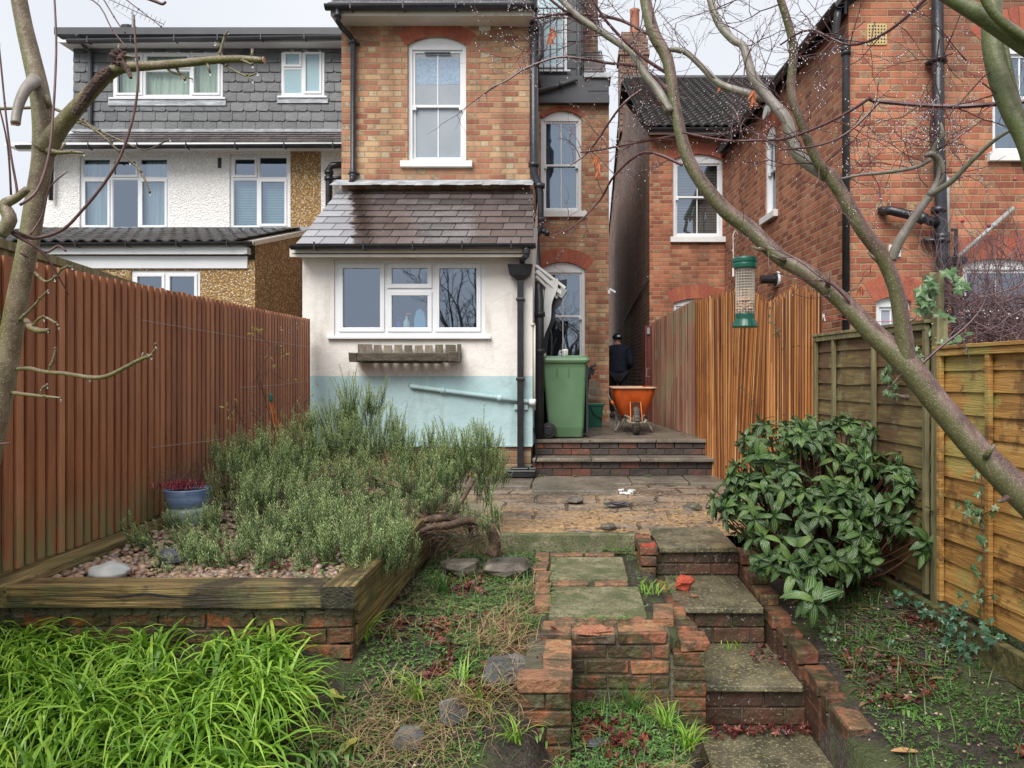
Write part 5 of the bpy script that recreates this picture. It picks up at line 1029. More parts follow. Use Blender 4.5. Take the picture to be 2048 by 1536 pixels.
# pebbles
b = MB()
for k in range(4200):
    y = 3.56+(U(0, 1)**1.4)*2.2; x = U(fx(y)+.16, -1.16 if y < 5 else -.9); r = U(.010, .022); z = -1.02+U(-.012, .012)+.02*sm(3.6, 4.6, y)+.02*mnoise.noise(Vector((x*4, y*4, 0)))
    M = Matrix.Rotation(U(0, 6.3), 3, 'Z'); b.v; st0 = len(b.v)
    b.blob((0, 0, 0), r*U(1.0, 1.5), r, r*U(.55, .8), 7, 5, .1, k)
    Mt = Matrix.Translation((x, y, z)) @ M.to_4x4() @ Matrix.Rotation(U(-.5, .5), 4, 'X')
    for i in range(st0, len(b.v)): b.v[i] = Mt @ b.v[i]
m_pebble = gen('wet_pebbles', [(0, (.10, .06, .045)), (.2, (.2, .12, .085)), (.4, (.33, .22, .15)), (.55, (.2, .17, .15)), (.7, (.42, .3, .19)), (.85, (.3, .17, .12)), (1, (.6, .52, .42))], 20, island=.85, bump=.0004, rough=.32)
tag(obj('pebbles', b, m_pebble, smooth=True), kind='stuff')
stone((X_(214, 3.7), 3.72, -.985), .1, .075, .05, gen('pale_grey_stone', [(0, (.33, .34, .34)), (1, (.48, .48, .46))], 12, bump=.001, rough=.5), 'large smooth pale grey stone on the pebbles behind the front sleeper', lump=.1, seed=2, smooth=True, seg=18, rings=12)
stone((X_(335, 3.98), 3.98, -.975), .07, .05, .05, m_rockb, 'pointed grey slate lump on the pebbles at the edge of the rosemary', seed=9)

# ================================================================ LEFT FENCE (closeboard, red brown)
lf = thing('closeboard_fence', 'tall red-brown close-board fence of overlapping vertical boards', 'fence', (fx(5.5), 5.5, -.97))
b = MB(); y = 1.2; k = 0; dirv = Vector((-.054, 1, 0)).normalized(); nrm = Vector((1, .054, 0)).normalized()
while y < 8.42:
    w = U(.046, .057); x = fx(y); top = .578+(y-3.55)*.0147+U(-.004, .004); bot = -.95+U(-.01, .01)
    ex = .085 if y > 1 else .085
    a = Vector((x, y, 0)); c = a+dirv*min(w+.004, 8.45-y)
    if k % 2 == 0: t0, t1 = .012, .026
    else: t0, t1 = .0, .006
    lift = .017 if k % 2 == 0 else .002
    P = [a+nrm*lift, c+nrm*(lift-.002), c+nrm*(lift-.014), a+nrm*(lift-.012)]
    zt0 = top-(0 if k % 2 == 0 else .006)
    V = [Vector((p.x, p.y, bot)) for p in P]+[Vector((p.x, p.y, zt0)) for p in P]
    b.add(V, [(0, 1, 5, 4), (1, 2, 6, 5), (2, 3, 7, 6), (3, 0, 4, 7), (4, 5, 6, 7), (3, 2, 1, 0)]); y += (U(.027, .034) if k % 2 else w-.002); k += 1
b.add([(fx(1.2)-.004, 1.2, -.97), (fx(8.44)-.004, 8.44, -.97), (fx(8.44)-.004, 8.44, .62), (fx(1.2)-.004, 1.2, .52)], [(0, 1, 2, 3)])
obj('boards', b, m_fence, lf)
b = MB()
for y0, y1, w in ((6.02, 6.12, 0),): pass
for y in (3.3, 4.85, 6.8, 8.4): 
    a = Vector((fx(y)-.06, y, 0)); b.box(a.x-.04, a.x+.04, y-.045, y+.045, -1.4, .5)
for z in (-.7, -.15, .4): b.beam((fx(1.2)-.035, 1.2, z), (fx(8.4)-.035, 8.4, z), .04, .07)
obj('rails', b, m_greenwood, lf)
b = MB(); b.beam((fx(1.2)-.01, 1.2, -1.05), (fx(8.42)-.01, 8.42, -1.05), .04, .17); obj('gravel_board', b, m_greenwood, lf)
# neighbour's darker capping behind top-left
b = MB(); b.beam((-3.15, 3.2, .78), (-3.35, 6.0, .66), .06, .05); b.beam((-3.15, 3.2, .7), (-3.35, 6.0, .58), .02, .12); 
for y in (3.4, 5.9): b.box(-3.3, -3.22, y, y+.08, -1.3, .62)
solo('trellis_fence', b, m_post, 'low grey weathered rail and posts behind the red-brown fence', 'fence')
b = MB(); b.lathe((-3.45, 6.15, -1.3), [(.04, 0), (.04, 1.93), (.045, 1.96), (.02, 1.99)], 10); solo('round_post', b, m_post, 'round weathered post top showing above the red-brown fence', 'post')

# ================================================================ RIGHT BOUNDARY
def rx(y): return 2.456-.094*y
def rxy(px):  # point of the boundary line seen at column px
    k = (px-CX)/F; y = 2.456/(k+.094); return rx(y), y
gt = thing('passage_gate', 'narrow dark red wooden gate with a metal handle at the end of the reed fence', 'gate', (1.3, 12.4, TZ))
b = MB(); b.box(1.2, 1.235, 12.42, 13.0, TZ+.01, Z_(652, 12.6)); b.box(1.2, 1.31, 12.45, 12.5, TZ+.01, Z_(652, 12.5)); obj('panel', b, m_gate, gt)
b = MB(); b.box(1.305, 1.365, 12.3, 12.4, TZ-.05, Z_(645, 12.3)); obj('post', b, gen('pinkish_red_post', [(0, (.16, .045, .035)), (1, (.24, .075, .06))], 6, (4, 4, .4)), gt, bevel=.004)
b = MB(); c = at(1297, 745, 12.3); b.tube([c+Vector((.02, 0, .07)), c+Vector((-.03, -.03, .07)), c+Vector((-.035, -.03, -.07)), c+Vector((.02, 0, -.07))], .009, 6); obj('handle', b, m_metal, gt)
b = MB(); b.box(1.235, 1.28, 12.41, 12.418, Z_(668, 12.4), Z_(655, 12.4)); obj('bracket', b, m_metal, gt)
def reeds(name, label, p0, p1, tops, m, n, lean=None, zb=TZ, thick=.006, jit=.03, zbs=None):
    t = thing(name, label, 'screen', (*rxy((p0+p1)/2), zb)); b = MB(); x0, y0 = rxy(p0); x1, y1 = rxy(p1)
    for k in range(n):
        f = (k+U(-.5, .5))/n; y = y0+(y1-y0)*f; x = rx(y)+U(-.022, .008); px = CX+F*x/y
        zt_ = lerpt(tops, px)*1.0; zt_ = Z_(zt_, y)+U(-jit, jit*.3); r = U(.45, 1.4)*thick; z0 = (zb if zbs is None else lerpt(zbs, y)); ln = (lean(px) if lean else 0)+U(-.02, .02)
        dx, dy = .094*ln, -ln
        pts = [(x, y, z0), (x+dx*.5+U(-.004, .004), y+dy*.5, (z0+zt_)/2), (x+dx, y+dy, zt_)]
        b.tube(pts, [r, r*.9, r*.6], 4, cap=False)
    obj('reeds', b, m, t)
    bk = MB(); nn = 20
    for i in range(nn):
        f0, f1 = i/nn, (i+1)/nn; ya, yb = y0+(y1-y0)*f0, y0+(y1-y0)*f1
        za, zb_ = [Z_(lerpt(tops, CX+F*rx(yy)/yy), yy)-.06 for yy in (ya, yb)]
        bk.quad((rx(ya)+.02, ya, zb-.1), (rx(yb)+.02, yb, zb-.1), (rx(yb)+.02, yb, zb_), (rx(ya)+.02, ya, za))
    obj('backing', bk, m_reed_old, t)
    w = MB()
    for fz in (.15, .45, .75):
        pts = [Vector((rx(y0+(y1-y0)*i/12)-.014, y0+(y1-y0)*i/12, 0)) for i in range(13)]
        for q in pts: zt_ = Z_(lerpt(tops, CX+F*q.x/q.y), q.y); q.z = zb+(zt_-zb)*fz+U(-.01, .01)
        w.tube(pts, .003, 4)
    obj('binding_wire', w, m_iron, t)
    return t
reeds('reed_screen', 'older grey and purplish-brown weathered reed screen next to the dark red gate', 1309, 1393, [(1300, 648), (1393, 597)], m_reed_old, 300, thick=.012, jit=.012)
reeds('reed_screen', 'bright orange reed screen with a ragged top in front of the red brick house', 1391, 1640, [(1391, 600), (1415, 596), (1445, 584), (1475, 582), (1500, 598), (1530, 608), (1560, 590), (1590, 570), (1640, 576)], m_reed, 820, lean=lambda px: .34*math.exp(-((px-1490)/34)**2)-.12*math.exp(-((px-1440)/20)**2), thick=.0062, zb=-1.2, jit=.055)
# lap panels
def lap_panel(label, p0, p1, zb, zt_, m, mf, bats, group, ya=None):
    (x0, y0), (x1, y1) = rxy(p0), rxy(p1); d = Vector((x1-x0, y1-y0, 0)); Ln = d.length; T = frame((x0, y0, 0), d)
    t = thing('lap_panel', label, 'fence', ((x0+x1)/2, (y0+y1)/2, zb), group); b = MB(T); h = .135; n = int((zt_-zb)/.115); z = zb
    ex = (zt_-zb)/n
    for r in range(n):
        segs = 14; V = []
        ph = U(0, 9)
        for i in range(segs+1):
            u = Ln*i/segs; wv = .008*mnoise.noise(Vector((u*2.5, r*3.3, ph)))
            V += [(u, -.018+U(-.001, .001), z+wv), (u, -.002, min(z+ex*1.25, zt_)), (u, -.006, z+wv)]
        b.add(V, [(3*i, 3*i+3, 3*i+4, 3*i+1) for i in range(segs)]+[(3*i+2, 3*i+5, 3*i+3, 3*i) for i in range(segs)]); z += ex
    b.quad((0, .012, zb), (Ln, .012, zb), (Ln, .012, zt_), (0, .012, zt_)); obj('lap_boards', b, m, t)
    f = MB(T)
    for px in bats:
        k = (px-CX)/F; yy = 2.456/(k+.094); u = (Vector((rx(yy), yy))-Vector((x0, y0))).length; f.box(u-.017, u+.017, -.045, -.02, zb, zt_-.03)
    f.box(0, .035, -.045, -.02, zb, zt_-.03); f.box(Ln-.035, Ln, -.045, -.02, zb, zt_-.03); f.box(0, Ln, -.05, -.018, zt_-.035, zt_+.0); f.box(-.02, Ln+.02, -.06, .03, zt_+.002, zt_+.022)
    obj('battens', f, mf, t, bevel=.003); return t
lap_panel('green-brown waney lap panel between the reed screen and the grey timber post', 1638, 1866, -1.25, .30, m_lap_g, m_post, [1676, 1757], 'lap panels of the garden boundary')
lap_panel('newer yellow-orange lap panel right of the timber post', 1888, 2350, -1.245, .145, m_lap_y, m_lap_y, [1990, 2140], 'lap panels of the garden boundary')
x, y = rxy(1877); b = MB(); b.box(x-.035, x+.03, y-.05, y+.02, -1.4, .33, j=.004); solo('fence_post', b, m_post, 'slim grey-green fence post between the green-brown and yellow panels', 'post', bevel=.005)
b = MB(); x, y = rxy(1884); b.box(x-.0, x+.09, y+.15, y+.24, -1.4, Z_(546, y+.17), j=.004); solo('ivy_post', b, m_post, 'thick weathered post topped with variegated ivy, taller than the fence', 'post', bevel=.006)
b = MB(); (x0, y0), (x1, y1) = rxy(1640), rxy(2500); b.beam((x0-.05, y0, -1.33), (x1-.09, y1, -1.36), .045, .15); solo('gravel_board', b, m_greenwood, 'long mossy timber gravel board at the foot of the lap panels', 'board', bevel=.004)
# ================================================================ OBJECTS
# wheelie bin, side on (wheels to the left)
def loft(mb, rings, cap=True):
    n = len(rings[0]); vs = [p for r in rings for p in r]
    fs = [(i*n+k, i*n+(k+1) % n, (i+1)*n+(k+1) % n, (i+1)*n+k) for i in range(len(rings)-1) for k in range(n)]
    if cap: fs += [tuple(reversed(range(n))), tuple((len(rings)-1)*n+k for k in range(n))]
    mb.add(vs, fs)
def rrect(x0, x1, y0, y1, z, r=.04, s=4):
    out = []
    for cx, cy, a0 in ((x1-r, y1-r, 0), (x0+r, y1-r, 90), (x0+r, y0+r, 180), (x1-r, y0+r, 270)):
        for k in range(s+1): a = math.radians(a0+90*k/s); out.append((cx+r*math.cos(a), cy+r*math.sin(a), z))
    return out
t = thing('wheelie_bin', 'tall green wheelie bin standing side on at the terrace edge', 'bin', (-.15, 9.3, TZ))
yb = 9.1; xl_ = lambda p: X_(p, yb)
b = MB(); z0 = TZ+.012
loft(b, [rrect(xl_(1103), xl_(1166), yb+.06, yb+.5, z0), rrect(xl_(1096), xl_(1168), yb+.03, yb+.53, z0+.12), rrect(xl_(1090), xl_(1171), yb+.01, yb+.56, TZ+.55), rrect(xl_(1083), xl_(1173), yb, yb+.58, TZ+.87), rrect(xl_(1080), xl_(1174), yb-.01, yb+.59, TZ+.93)])
for px in (1114, 1137): b.obox((xl_(px), yb-.006, TZ+.82), .008, .02, .11)
obj('bin_body', b, m_bingreen, t, smooth=False, bevel=.004)
b = MB(); zt_ = TZ+.93
loft(b, [rrect(xl_(1074), xl_(1178), yb-.03, yb+.61, zt_, .05), rrect(xl_(1072), xl_(1180), yb-.04, yb+.62, zt_+.03, .05), rrect(xl_(1074), xl_(1179), yb-.03, yb+.61, zt_+.06, .05), rrect(xl_(1082), xl_(1172), yb+.04, yb+.55, zt_+.085, .06)])
loft(b, [rrect(xl_(1127), xl_(1172), yb+.1, yb+.45, zt_+.08, .03), rrect(xl_(1132), xl_(1171), yb+.12, yb+.43, zt_+.095, .03)])
b.tube([(xl_(1070), yb+.02, zt_+.03), (xl_(1070), yb+.56, zt_+.03)], .022, 10); obj('lid', b, m_bingreen, t, bevel=.006)
b = MB(); b.tube([(xl_(1074), yb+.06, zt_-.05), (xl_(1076), yb+.52, zt_-.05)], .014, 8); b.box(xl_(1172), xl_(1176.5), yb+.02, yb+.55, z0+.02, zt_-.03, j=.003); obj('handle', b, m_bindark, t)
for yy, s in ((yb-.03, -1), (yb+.6, 1)):
    b = MB(); c = Vector((xl_(1097), yy, TZ+.098)); b.lathe(c, [(.07, -.025), (.092, -.02), (.098, -.01), (.098, .01), (.092, .02), (.07, .025)], 28, Matrix.Rotation(math.radians(90), 3, 'X')); w = obj('wheel', b, m_rubber, t, smooth=False, bevel=.003)
    b = MB(); b.lathe(c+Vector((0, s*.022, 0)), [(.05, -.012), (.062, -.004), (.02, .01), (.012, .014)], 20, Matrix.Rotation(math.radians(90*s*1), 3, 'X')); obj('hub', b, m_bindark, w)
b = MB(); b.tube([(xl_(1097), yb-.02, TZ+.098), (xl_(1097), yb+.6, TZ+.098)], .012, 8); obj('axle', b, m_metal, t)
# darker bins behind
t = thing('storage_bin', 'dark plastic bin half hidden between the kitchen wall and the green bin', 'bin', (-.42, 9.9, TZ)); b = MB()
loft(b, [rrect(-.5, -.2, 9.75, 10.3, TZ+.01), rrect(-.53, -.14, 9.72, 10.35, TZ+.62)]); obj('bin_body', b, m_bindark, t)
b = MB(); loft(b, [rrect(-.54, -.12, 9.7, 10.37, TZ+.62), rrect(-.54, -.12, 9.7, 10.37, TZ+.66)]); obj('lid', b, m_bindark, t, bevel=.005)
t = thing('black_bin', 'black wheelie bin hidden behind the green bin', 'bin', (.05, 10.3, TZ)); b = MB()
loft(b, [rrect(-.1, .16, 10.1, 10.5, TZ+.01), rrect(-.12, .215, 10.05, 10.6, TZ+.72)]); obj('bin_body', b, m_bindark, t)
b = MB(); loft(b, [rrect(-.14, .235, 10.0, 10.62, TZ+.72, .05), rrect(-.14, .235, 10.0, 10.62, TZ+.8, .05)]); obj('lid', b, m_bindark, t, bevel=.01)
# mug on the bin lid
t = thing('mug', 'white mug printed with small brown marks standing on the lid of the green bin', 'mug', (X_(1129, 9.4), 9.4, zt_+.095)); x = X_(1130, 9.35)
b = MB(); b.lathe((x, 9.35, zt_+.085), [(.035, 0), (.038, .01), (.04, .09), (.037, .092), (.035, .02)], 18); obj('cup', b, m_wpaint, t, smooth=True)
b = MB(); b.tube([(x-.036, 9.35, zt_+.155), (x-.062, 9.35, zt_+.15), (x-.066, 9.35, zt_+.125), (x-.038, 9.35, zt_+.105)], .006, 6, smooth=4); obj('handle', b, m_wpaint, t, smooth=True)
b = MB()
for r in range(3):
    for k in range(4): a = -2.2+k*.35; b.obox((x+.0405*math.cos(a), 9.35+.0405*math.sin(a), zt_+.105+r*.022), .008, .003, .009, rz=a+1.57, ry=U(-.3, .3))
obj('print', b, gen('brown_print', [(0, (.25, .15, .08)), (1, (.35, .2, .1))], 5, bump=0), t)
# green caddy
t = thing('food_caddy', 'small dark green caddy with a swing handle on the terrace behind the bin', 'caddy', (.36, 11.1, TZ)); yc = 11.05; q = lambda p: X_(p, yc)
b = MB(); loft(b, [rrect(q(1174), q(1203), yc, yc+.26, TZ+.005, .02), rrect(q(1171), q(1206), yc-.01, yc+.28, Z_(810, yc), .02)]); b.box(q(1168), q(1208), yc-.02, yc+.29, Z_(812, yc), Z_(807, yc)); b.add([(q(1200), yc, Z_(808, yc)), (q(1211), yc, Z_(806, yc)), (q(1204), yc, Z_(818, yc)), (q(1200), yc+.2, Z_(808, yc)), (q(1211), yc+.2, Z_(806, yc)), (q(1204), yc+.2, Z_(818, yc))], [(0, 1, 2), (5, 4, 3), (0, 3, 4, 1), (1, 4, 5, 2), (2, 5, 3, 0)]); obj('caddy_body', b, m_caddy, t, bevel=.004)
b = MB(); b.tube([(q(1179), yc-.02, Z_(812, yc)), (q(1188), yc-.03, Z_(828, yc)), (q(1204), yc-.02, Z_(838, yc))], .008, 6); obj('handle', b, m_bindark, t)
# small wooden wall planter
t = thing('wall_planter', 'old slatted wooden planter hung on the brick wall above the green caddy', 'planter', (.4, 12.45, Z_(820, 12.4))); b = MB(); yw = 12.4
b.box(X_(1174, yw), X_(1199, yw), yw, yw+.02, Z_(775, yw), Z_(762, yw), j=.004); b.box(X_(1174, yw), X_(1202, yw), yw-.1, yw-.08, Z_(789, yw), Z_(777, yw), j=.004); b.box(X_(1174, yw), X_(1199, yw), yw-.1, yw-.08, Z_(786, yw)-.1, Z_(792, yw), j=.004); b.box(X_(1172, yw), X_(1199, yw), yw-.1, yw+.1, Z_(792, yw)-.02, Z_(792, yw)); obj('planter_slats', b, m_oldwood, t)
b = MB(); b.obox((X_(1180, 11.8), 11.8, Z_(742, 11.8)), .14, .1, .1, ry=.3); b.obox((X_(1186, 11.8), 11.75, Z_(732, 11.8)), .1, .08, .04, ry=-.4); solo('bin_lid', b, m_bindark, 'dark lid corner of a container behind the green bin', 'lid', bevel=.01)
# wheelbarrow, wheel towards the camera
t = thing('wheelbarrow', 'orange wheelbarrow facing the camera with a dusty rim and grey tyre', 'wheelbarrow', (.78, 9.8, TZ)); yw = 9.75; q = lambda p, y=9.75: X_(p, y)
b = MB()
def rr2(x0, x1, y0, y1, z, tilt=0): return [(x, y, zz+tilt*(y-y0)) for x, y, zz in rrect(x0, x1, y0, y1, z, .09, 5)]
out = [rr2(q(1246), q(1292), 10.0, 10.5, TZ+.21), rr2(q(1240), q(1298), 9.95, 10.62, TZ+.25), rr2(q(1231), q(1308), 9.88, 10.8, TZ+.43), rr2(q(1226), q(1314), 9.82, 10.9, TZ+.605)]
inn = [[(p[0]*.985+.985*0+.012*(1 if p[0] < q(1270) else -1)+.0, p[1], p[2]+.015) for p in r] for r in reversed(out)]
loft(b, out+inn); obj('tray', b, m_tray, t, smooth=True)
b = MB(); r = rr2(q(1226), q(1314), 9.81, 10.9, TZ+.607); pts = [Vector(p) for p in r]+[Vector(r[0])]
for p in pts: p.z -= .012*math.exp(-((p.x-q(1270))/.04)**2)*(p.y < 9.9)
b.tube(pts, .013, 6, cap=False); obj('tray_rim', b, m_rim, t, smooth=True)
for px in (1252, 1263, 1277, 1288):
    b = MB(); b.beam((q(px), 9.885, TZ+.5), (q(1270+(px-1270)*.8), 9.955, TZ+.27), .01, .012); obj('tray_rib', b, m_tray, t)
b = MB(); cw = Vector((q(1272), 9.72, TZ+.185)); b.lathe(cw, [(.12, -.035), (.165, -.038), (.182, -.022), (.187, 0), (.182, .022), (.165, .038), (.12, .035)], 30, Matrix.Rotation(math.radians(90), 3, 'Y')); wh = obj('wheel', b, m_tyre, t, smooth=True)
b = MB()
for k in range(26):
    a = k/26*6.283; b.obox(cw+Vector((0, math.cos(a)*.186, math.sin(a)*.186)), .045, .012, .008, rx=a-1.57)
obj('tread_blocks', b, m_rubber, wh)
b = MB(); b.lathe(cw, [(.03, -.05), (.12, -.02), (.12, .02), (.03, .05)], 16, Matrix.Rotation(math.radians(90), 3, 'Y')); obj('rim', b, m_frame, wh)
b = MB()
for s in (-1, 1):
    b.tube([(q(1272)+s*.07, 9.72, TZ+.185), (q(1272)+s*.085, 9.78, TZ+.22), (q(1272)+s*.16, 10.1, TZ+.24), (q(1272)+s*.28, 11.0, TZ+.42), (q(1272)+s*.31, 11.35, TZ+.52)], .016, 8)
    b.tube([(q(1272)+s*.15, 10.15, TZ+.24), (q(1272)+s*.2, 10.12, TZ+.12), (q(1272)+s*.255, 10.1, TZ+.012), (q(1272)+s*.25, 10.35, TZ+.012), (q(1272)+s*.2, 10.5, TZ+.2)], .014, 8, smooth=4)
    b.tube([(q(1272)+s*.11, 10.0, TZ+.23), (q(1272)+s*.22, 10.05, TZ+.03)], .013, 8)
b.tube([(q(1272)-.09, 9.56, TZ+.16), (q(1272)+.09, 9.56, TZ+.16)], .012, 8)
for s in (-1, 1): b.tube([(q(1272)+s*.09, 9.56, TZ+.16), (q(1272)+s*.12, 9.7, TZ+.2)], .012, 8); b.tube([(q(1272)+s*.12, 9.6, TZ+.19), (q(1272)+s*.09, 9.56, TZ+.155)], .02, 8)
b.tube([(q(1225), 9.85, TZ+.42), (q(1229), 9.9, TZ+.37), (q(1243), 10.0, TZ+.16)], .014, 8); obj('frame', b, m_frame, t, smooth=True)
b = MB(); b.tube([(q(1260), 9.62, TZ+.17), (q(1261), 9.8, TZ+.42), (q(1282), 9.8, TZ+.42), (q(1283), 9.62, TZ+.17)], .007, 6); obj('brace', b, m_orangerod, t)
b = MB(); b.box(q(1262), q(1282), 9.845, 9.855, TZ+.385, TZ+.412); obj('badge', b, m_bindark, t)
b = MB(); b.tube([(q(1224), 9.83, TZ+.43), (q(1228), 9.86, TZ+.38)], .018, 8); obj('grip', b, m_orangerod, t, smooth=True)

# person in the passage, seen from behind, leaning forward
PX, PY, PZ0 = .87, 14.5, TZ-.09
pt = thing('person', 'person in a dark cap, navy jacket and dark trousers walking away down the passage', 'person', (PX, PY, PZ0))
def skin(name, verts, edges, radii, m, root=0, par=pt, sub=2):
    me = bpy.data.meshes.new(name); me.from_pydata([Vector(v) for v in verts], edges, []); me.materials.append(m)
    o = bpy.data.objects.new(name, me); COL.objects.link(o); o.parent = par
    mo = o.modifiers.new('skin', 'SKIN'); mo.use_smooth_shade = True
    sv = me.skin_vertices[0].data if me.skin_vertices else None
    if sv is None:
        bpy.context.view_layer.objects.active = o
        me.attributes
    for i, r_ in enumerate(radii): sv[i].radius = (r_ if isinstance(r_, tuple) else (r_, r_))
    sv[root].use_root = True
    s_ = o.modifiers.new('sub', 'SUBSURF'); s_.levels = sub; s_.render_levels = sub
    return o
m_skin = gen('skin', [(0, (.32, .17, .12)), (1, (.4, .22, .16))], 5, bump=0, rough=.5)
m_navy = gen('navy_cloth', [(0, (.006, .009, .02)), (1, (.014, .02, .04))], 12, bump=.002, rough=.9)
m_jean = gen('dark_trouser_cloth', [(0, (.012, .014, .02)), (1, (.03, .033, .045))], 12, bump=.002, rough=.9)
m_boot = gen('brown_boot', [(0, (.05, .035, .025)), (1, (.12, .09, .06))], 12, rough=.7)
def body_mesh(name, chains, m, par, sub=2):
    """chains of (point, radius) joined by tubes with tapering rings; drawn as one smooth surface by skin"""
    verts = []; edges = []; rad = []; idx = {}
    for ch in chains:
        prev = None
        for p, r in ch:
            k = tuple(round(c, 4) for c in p)
            if k not in idx: idx[k] = len(verts); verts.append(p); rad.append(r)
            if prev is not None and (prev, idx[k]) not in edges: edges.append((prev, idx[k]))
            prev = idx[k]
    bm_ = bpy.data.meshes.new(name); import bmesh as _b; q = _b.new(); lay = q.verts.layers.skin.verify(); vv = []
    for i, (p, r) in enumerate(zip(verts, rad)):
        v = q.verts.new(p); v[lay].radius = (r if isinstance(r, tuple) else (r, r)); v[lay].use_root = (i == 0); vv.append(v)
    for a, c in edges: q.edges.new((vv[a], vv[c]))
    q.to_mesh(bm_); q.free(); bm_.materials.append(m); o = bpy.data.objects.new(name, bm_); COL.objects.link(o); o.parent = par
    mo = o.modifiers.new('skin', 'SKIN'); mo.use_smooth_shade = True; s_ = o.modifiers.new('sub', 'SUBSURF'); s_.levels = sub; s_.render_levels = sub; return o
hip = (0, 0, .90); wst = (0, .03, 1.05); ch = (0, .1, 1.28); nk0 = (0, .15, 1.43); nk = (.0, .19, 1.5); hd = (.0, .215, 1.60)
RH = (.09, 0, .86); RK = (.1, .06, .47); RA = (.1, -.02, .09); RT = (.1, .15, .04); LH = (-.09, 0, .86); LK = (-.1, .12, .48); LA = (-.1, .12, .1); LT = (-.1, .3, .04)
RS = (.19, .13, 1.38); RE = (.265, .08, 1.1); RW = (.2, .3, 1.0); LS = (-.19, .13, 1.38); LE = (-.26, .1, 1.1); LW_ = (-.18, .32, 1.0)
body_mesh('body', [[(hip, .13), (wst, .115), (ch, .13), (nk0, .07), (nk, .055), ((0, .21, 1.56), .075), (hd, .088), ((0, .215, 1.66), .07)], [(hip, .13), (RH, .085), (RK, .055), (RA, .038), (RT, .035)], [(hip, .13), (LH, .085), (LK, .055), (LA, .038), (LT, .035)],
     [(nk0, .07), (RS, .05), (RE, .04), (RW, .028), ((.185, .38, .985), .03)], [(nk0, .07), (LS, .05), (LE, .04), (LW_, .028), ((-.165, .4, .985), .03)],
     *[[((s*.185, .38, .985), .03), ((s*(.185+dx), .43, .98), .011), ((s*(.18+dx), .455+l, .955), .009), ((s*(.175+dx), .45+l, .93), .008)] for s, _ in ((1, 0),) for dx, l in ((-.03, .0), (-.01, .012), (.01, .01), (.03, -.003))], [((.185, .38, .985), .03), ((.15, .4, .985), .012), ((.135, .43, .98), .01)],
     *[[((-.165, .4, .985), .03), ((-(.165+dx), .45, .98), .011), ((-(.16+dx), .475+l, .955), .009)] for dx, l in ((-.03, .0), (-.01, .012), (.01, .01), (.03, -.003))]], m_skin, pt)
body_mesh('jacket', [[((0, -.01, .86), (.20, .15)), ((0, .0, .95), (.20, .16)), (wst, (.19, .15)), (ch, (.20, .16)), (nk0, (.12, .1)), ((0, .17, 1.475), .075)], [(nk0, (.12, .1)), (RS, .09), (RE, .075), ((.215, .27, 1.01), .05)], [(nk0, (.12, .1)), (LS, .09), (LE, .075), ((-.195, .28, 1.01), .05)]], m_navy, pt)
body_mesh('trousers', [[((0, 0, .93), .15), (RH, .105), (RK, .08), ((.1, -.01, .12), .062)], [((0, 0, .93), .15), (LH, .105), (LK, .08), ((-.1, .12, .14), .062)]], m_jean, pt)
for n_, A_, T_ in (('boot', RA, RT), ('boot', LA, LT)): body_mesh(n_, [[((A_[0], A_[1], .14), .055), ((A_[0], A_[1], .06), .06), ((T_[0], T_[1]-.04, .045), .05), ((T_[0], T_[1]+.04, .035), .04)]], m_boot, pt)
b = MB(); c = Vector((PX, PY+.215, PZ0+1.61)); b.blob(c, .098, .11, .105, 16, 10, .02, 1); b.v = [v if v.z > PZ0+1.6 else Vector((v.x, v.y, PZ0+1.6+(v.z-PZ0-1.6)*.25)) for v in b.v]; b.box(PX-.07, PX+.07, PY+.3, PY+.4, PZ0+1.6, PZ0+1.612); cap = obj('cap', b, m_navy, pt, smooth=True)
b = MB(); b.box(PX-.01, PX+.05, PY+.088, PY+.1, PZ0+1.63, PZ0+1.665); obj('cap_patch', b, m_upvc, cap)

# peanut feeder
fy = 2.9; fc = at(1490, 655, fy); t = thing('bird_feeder', 'green-capped mesh peanut feeder a quarter full hanging from a branch', 'bird feeder', tuple(fc)); x, z0 = fc.x, fc.z
m_fgreen = gen('dark_green_feeder_plastic', [(0, (.004, .07, .045)), (1, (.008, .10, .065))], 5, bump=0, rough=.3)
b = MB(); b.lathe((x, fy, z0), [(.050, 0), (.051, .004), (.041, .03), (.038, .032), (.038, .052), (.037, .055)], 28); obj('base', b, m_fgreen, t, smooth=False, bevel=.001)
zt_ = Z_(530, fy); b = MB(); b.lathe((x+.0, fy, zt_), [(.040, -.015), (.047, -.012), (.048, .0), (.047, .006), (.049, .012), (.049, .022), (.046, .028), (.02, .034)], 28); obj('cap', b, m_fgreen, t, bevel=.001)
b = MB(); r_ = .036; h0, h1 = z0+.03, zt_-.0
for k in range(20):
    a = k/20*6.283; b.tube([(x+math.cos(a)*r_, fy+math.sin(a)*r_, h0), (x+math.cos(a)*r_, fy+math.sin(a)*r_, h1)], .0009, 4)
n = 20
for k in range(n): zz = h0+(h1-h0)*k/n; b.tube([(x+math.cos(a)*(r_+.001), fy+math.sin(a)*(r_+.001), zz) for a in [i/20*6.2832 for i in range(21)]], .0009, 4, cap=False)
obj('mesh_tube', b, gen('pale_wire_mesh', [(0, (.5, .5, .44)), (1, (.65, .64, .56))], 5, bump=0, rough=.4), t)
b = MB()
for k in range(240):
    a = U(0, 6.28); rr = .03*math.sqrt(U(0, 1)); b.blob((x+math.cos(a)*rr, fy+math.sin(a)*rr, z0+.055+U(0, .06)), .0085, .006, .006, 6, 4, .1, k)
obj('peanuts', b, gen('peanuts', [(0, (.36, .16, .08)), (.6, (.55, .29, .17)), (1, (.7, .5, .3))], 5, island=.8, bump=0, rough=.5), t, smooth=True)['kind'] = 'stuff'
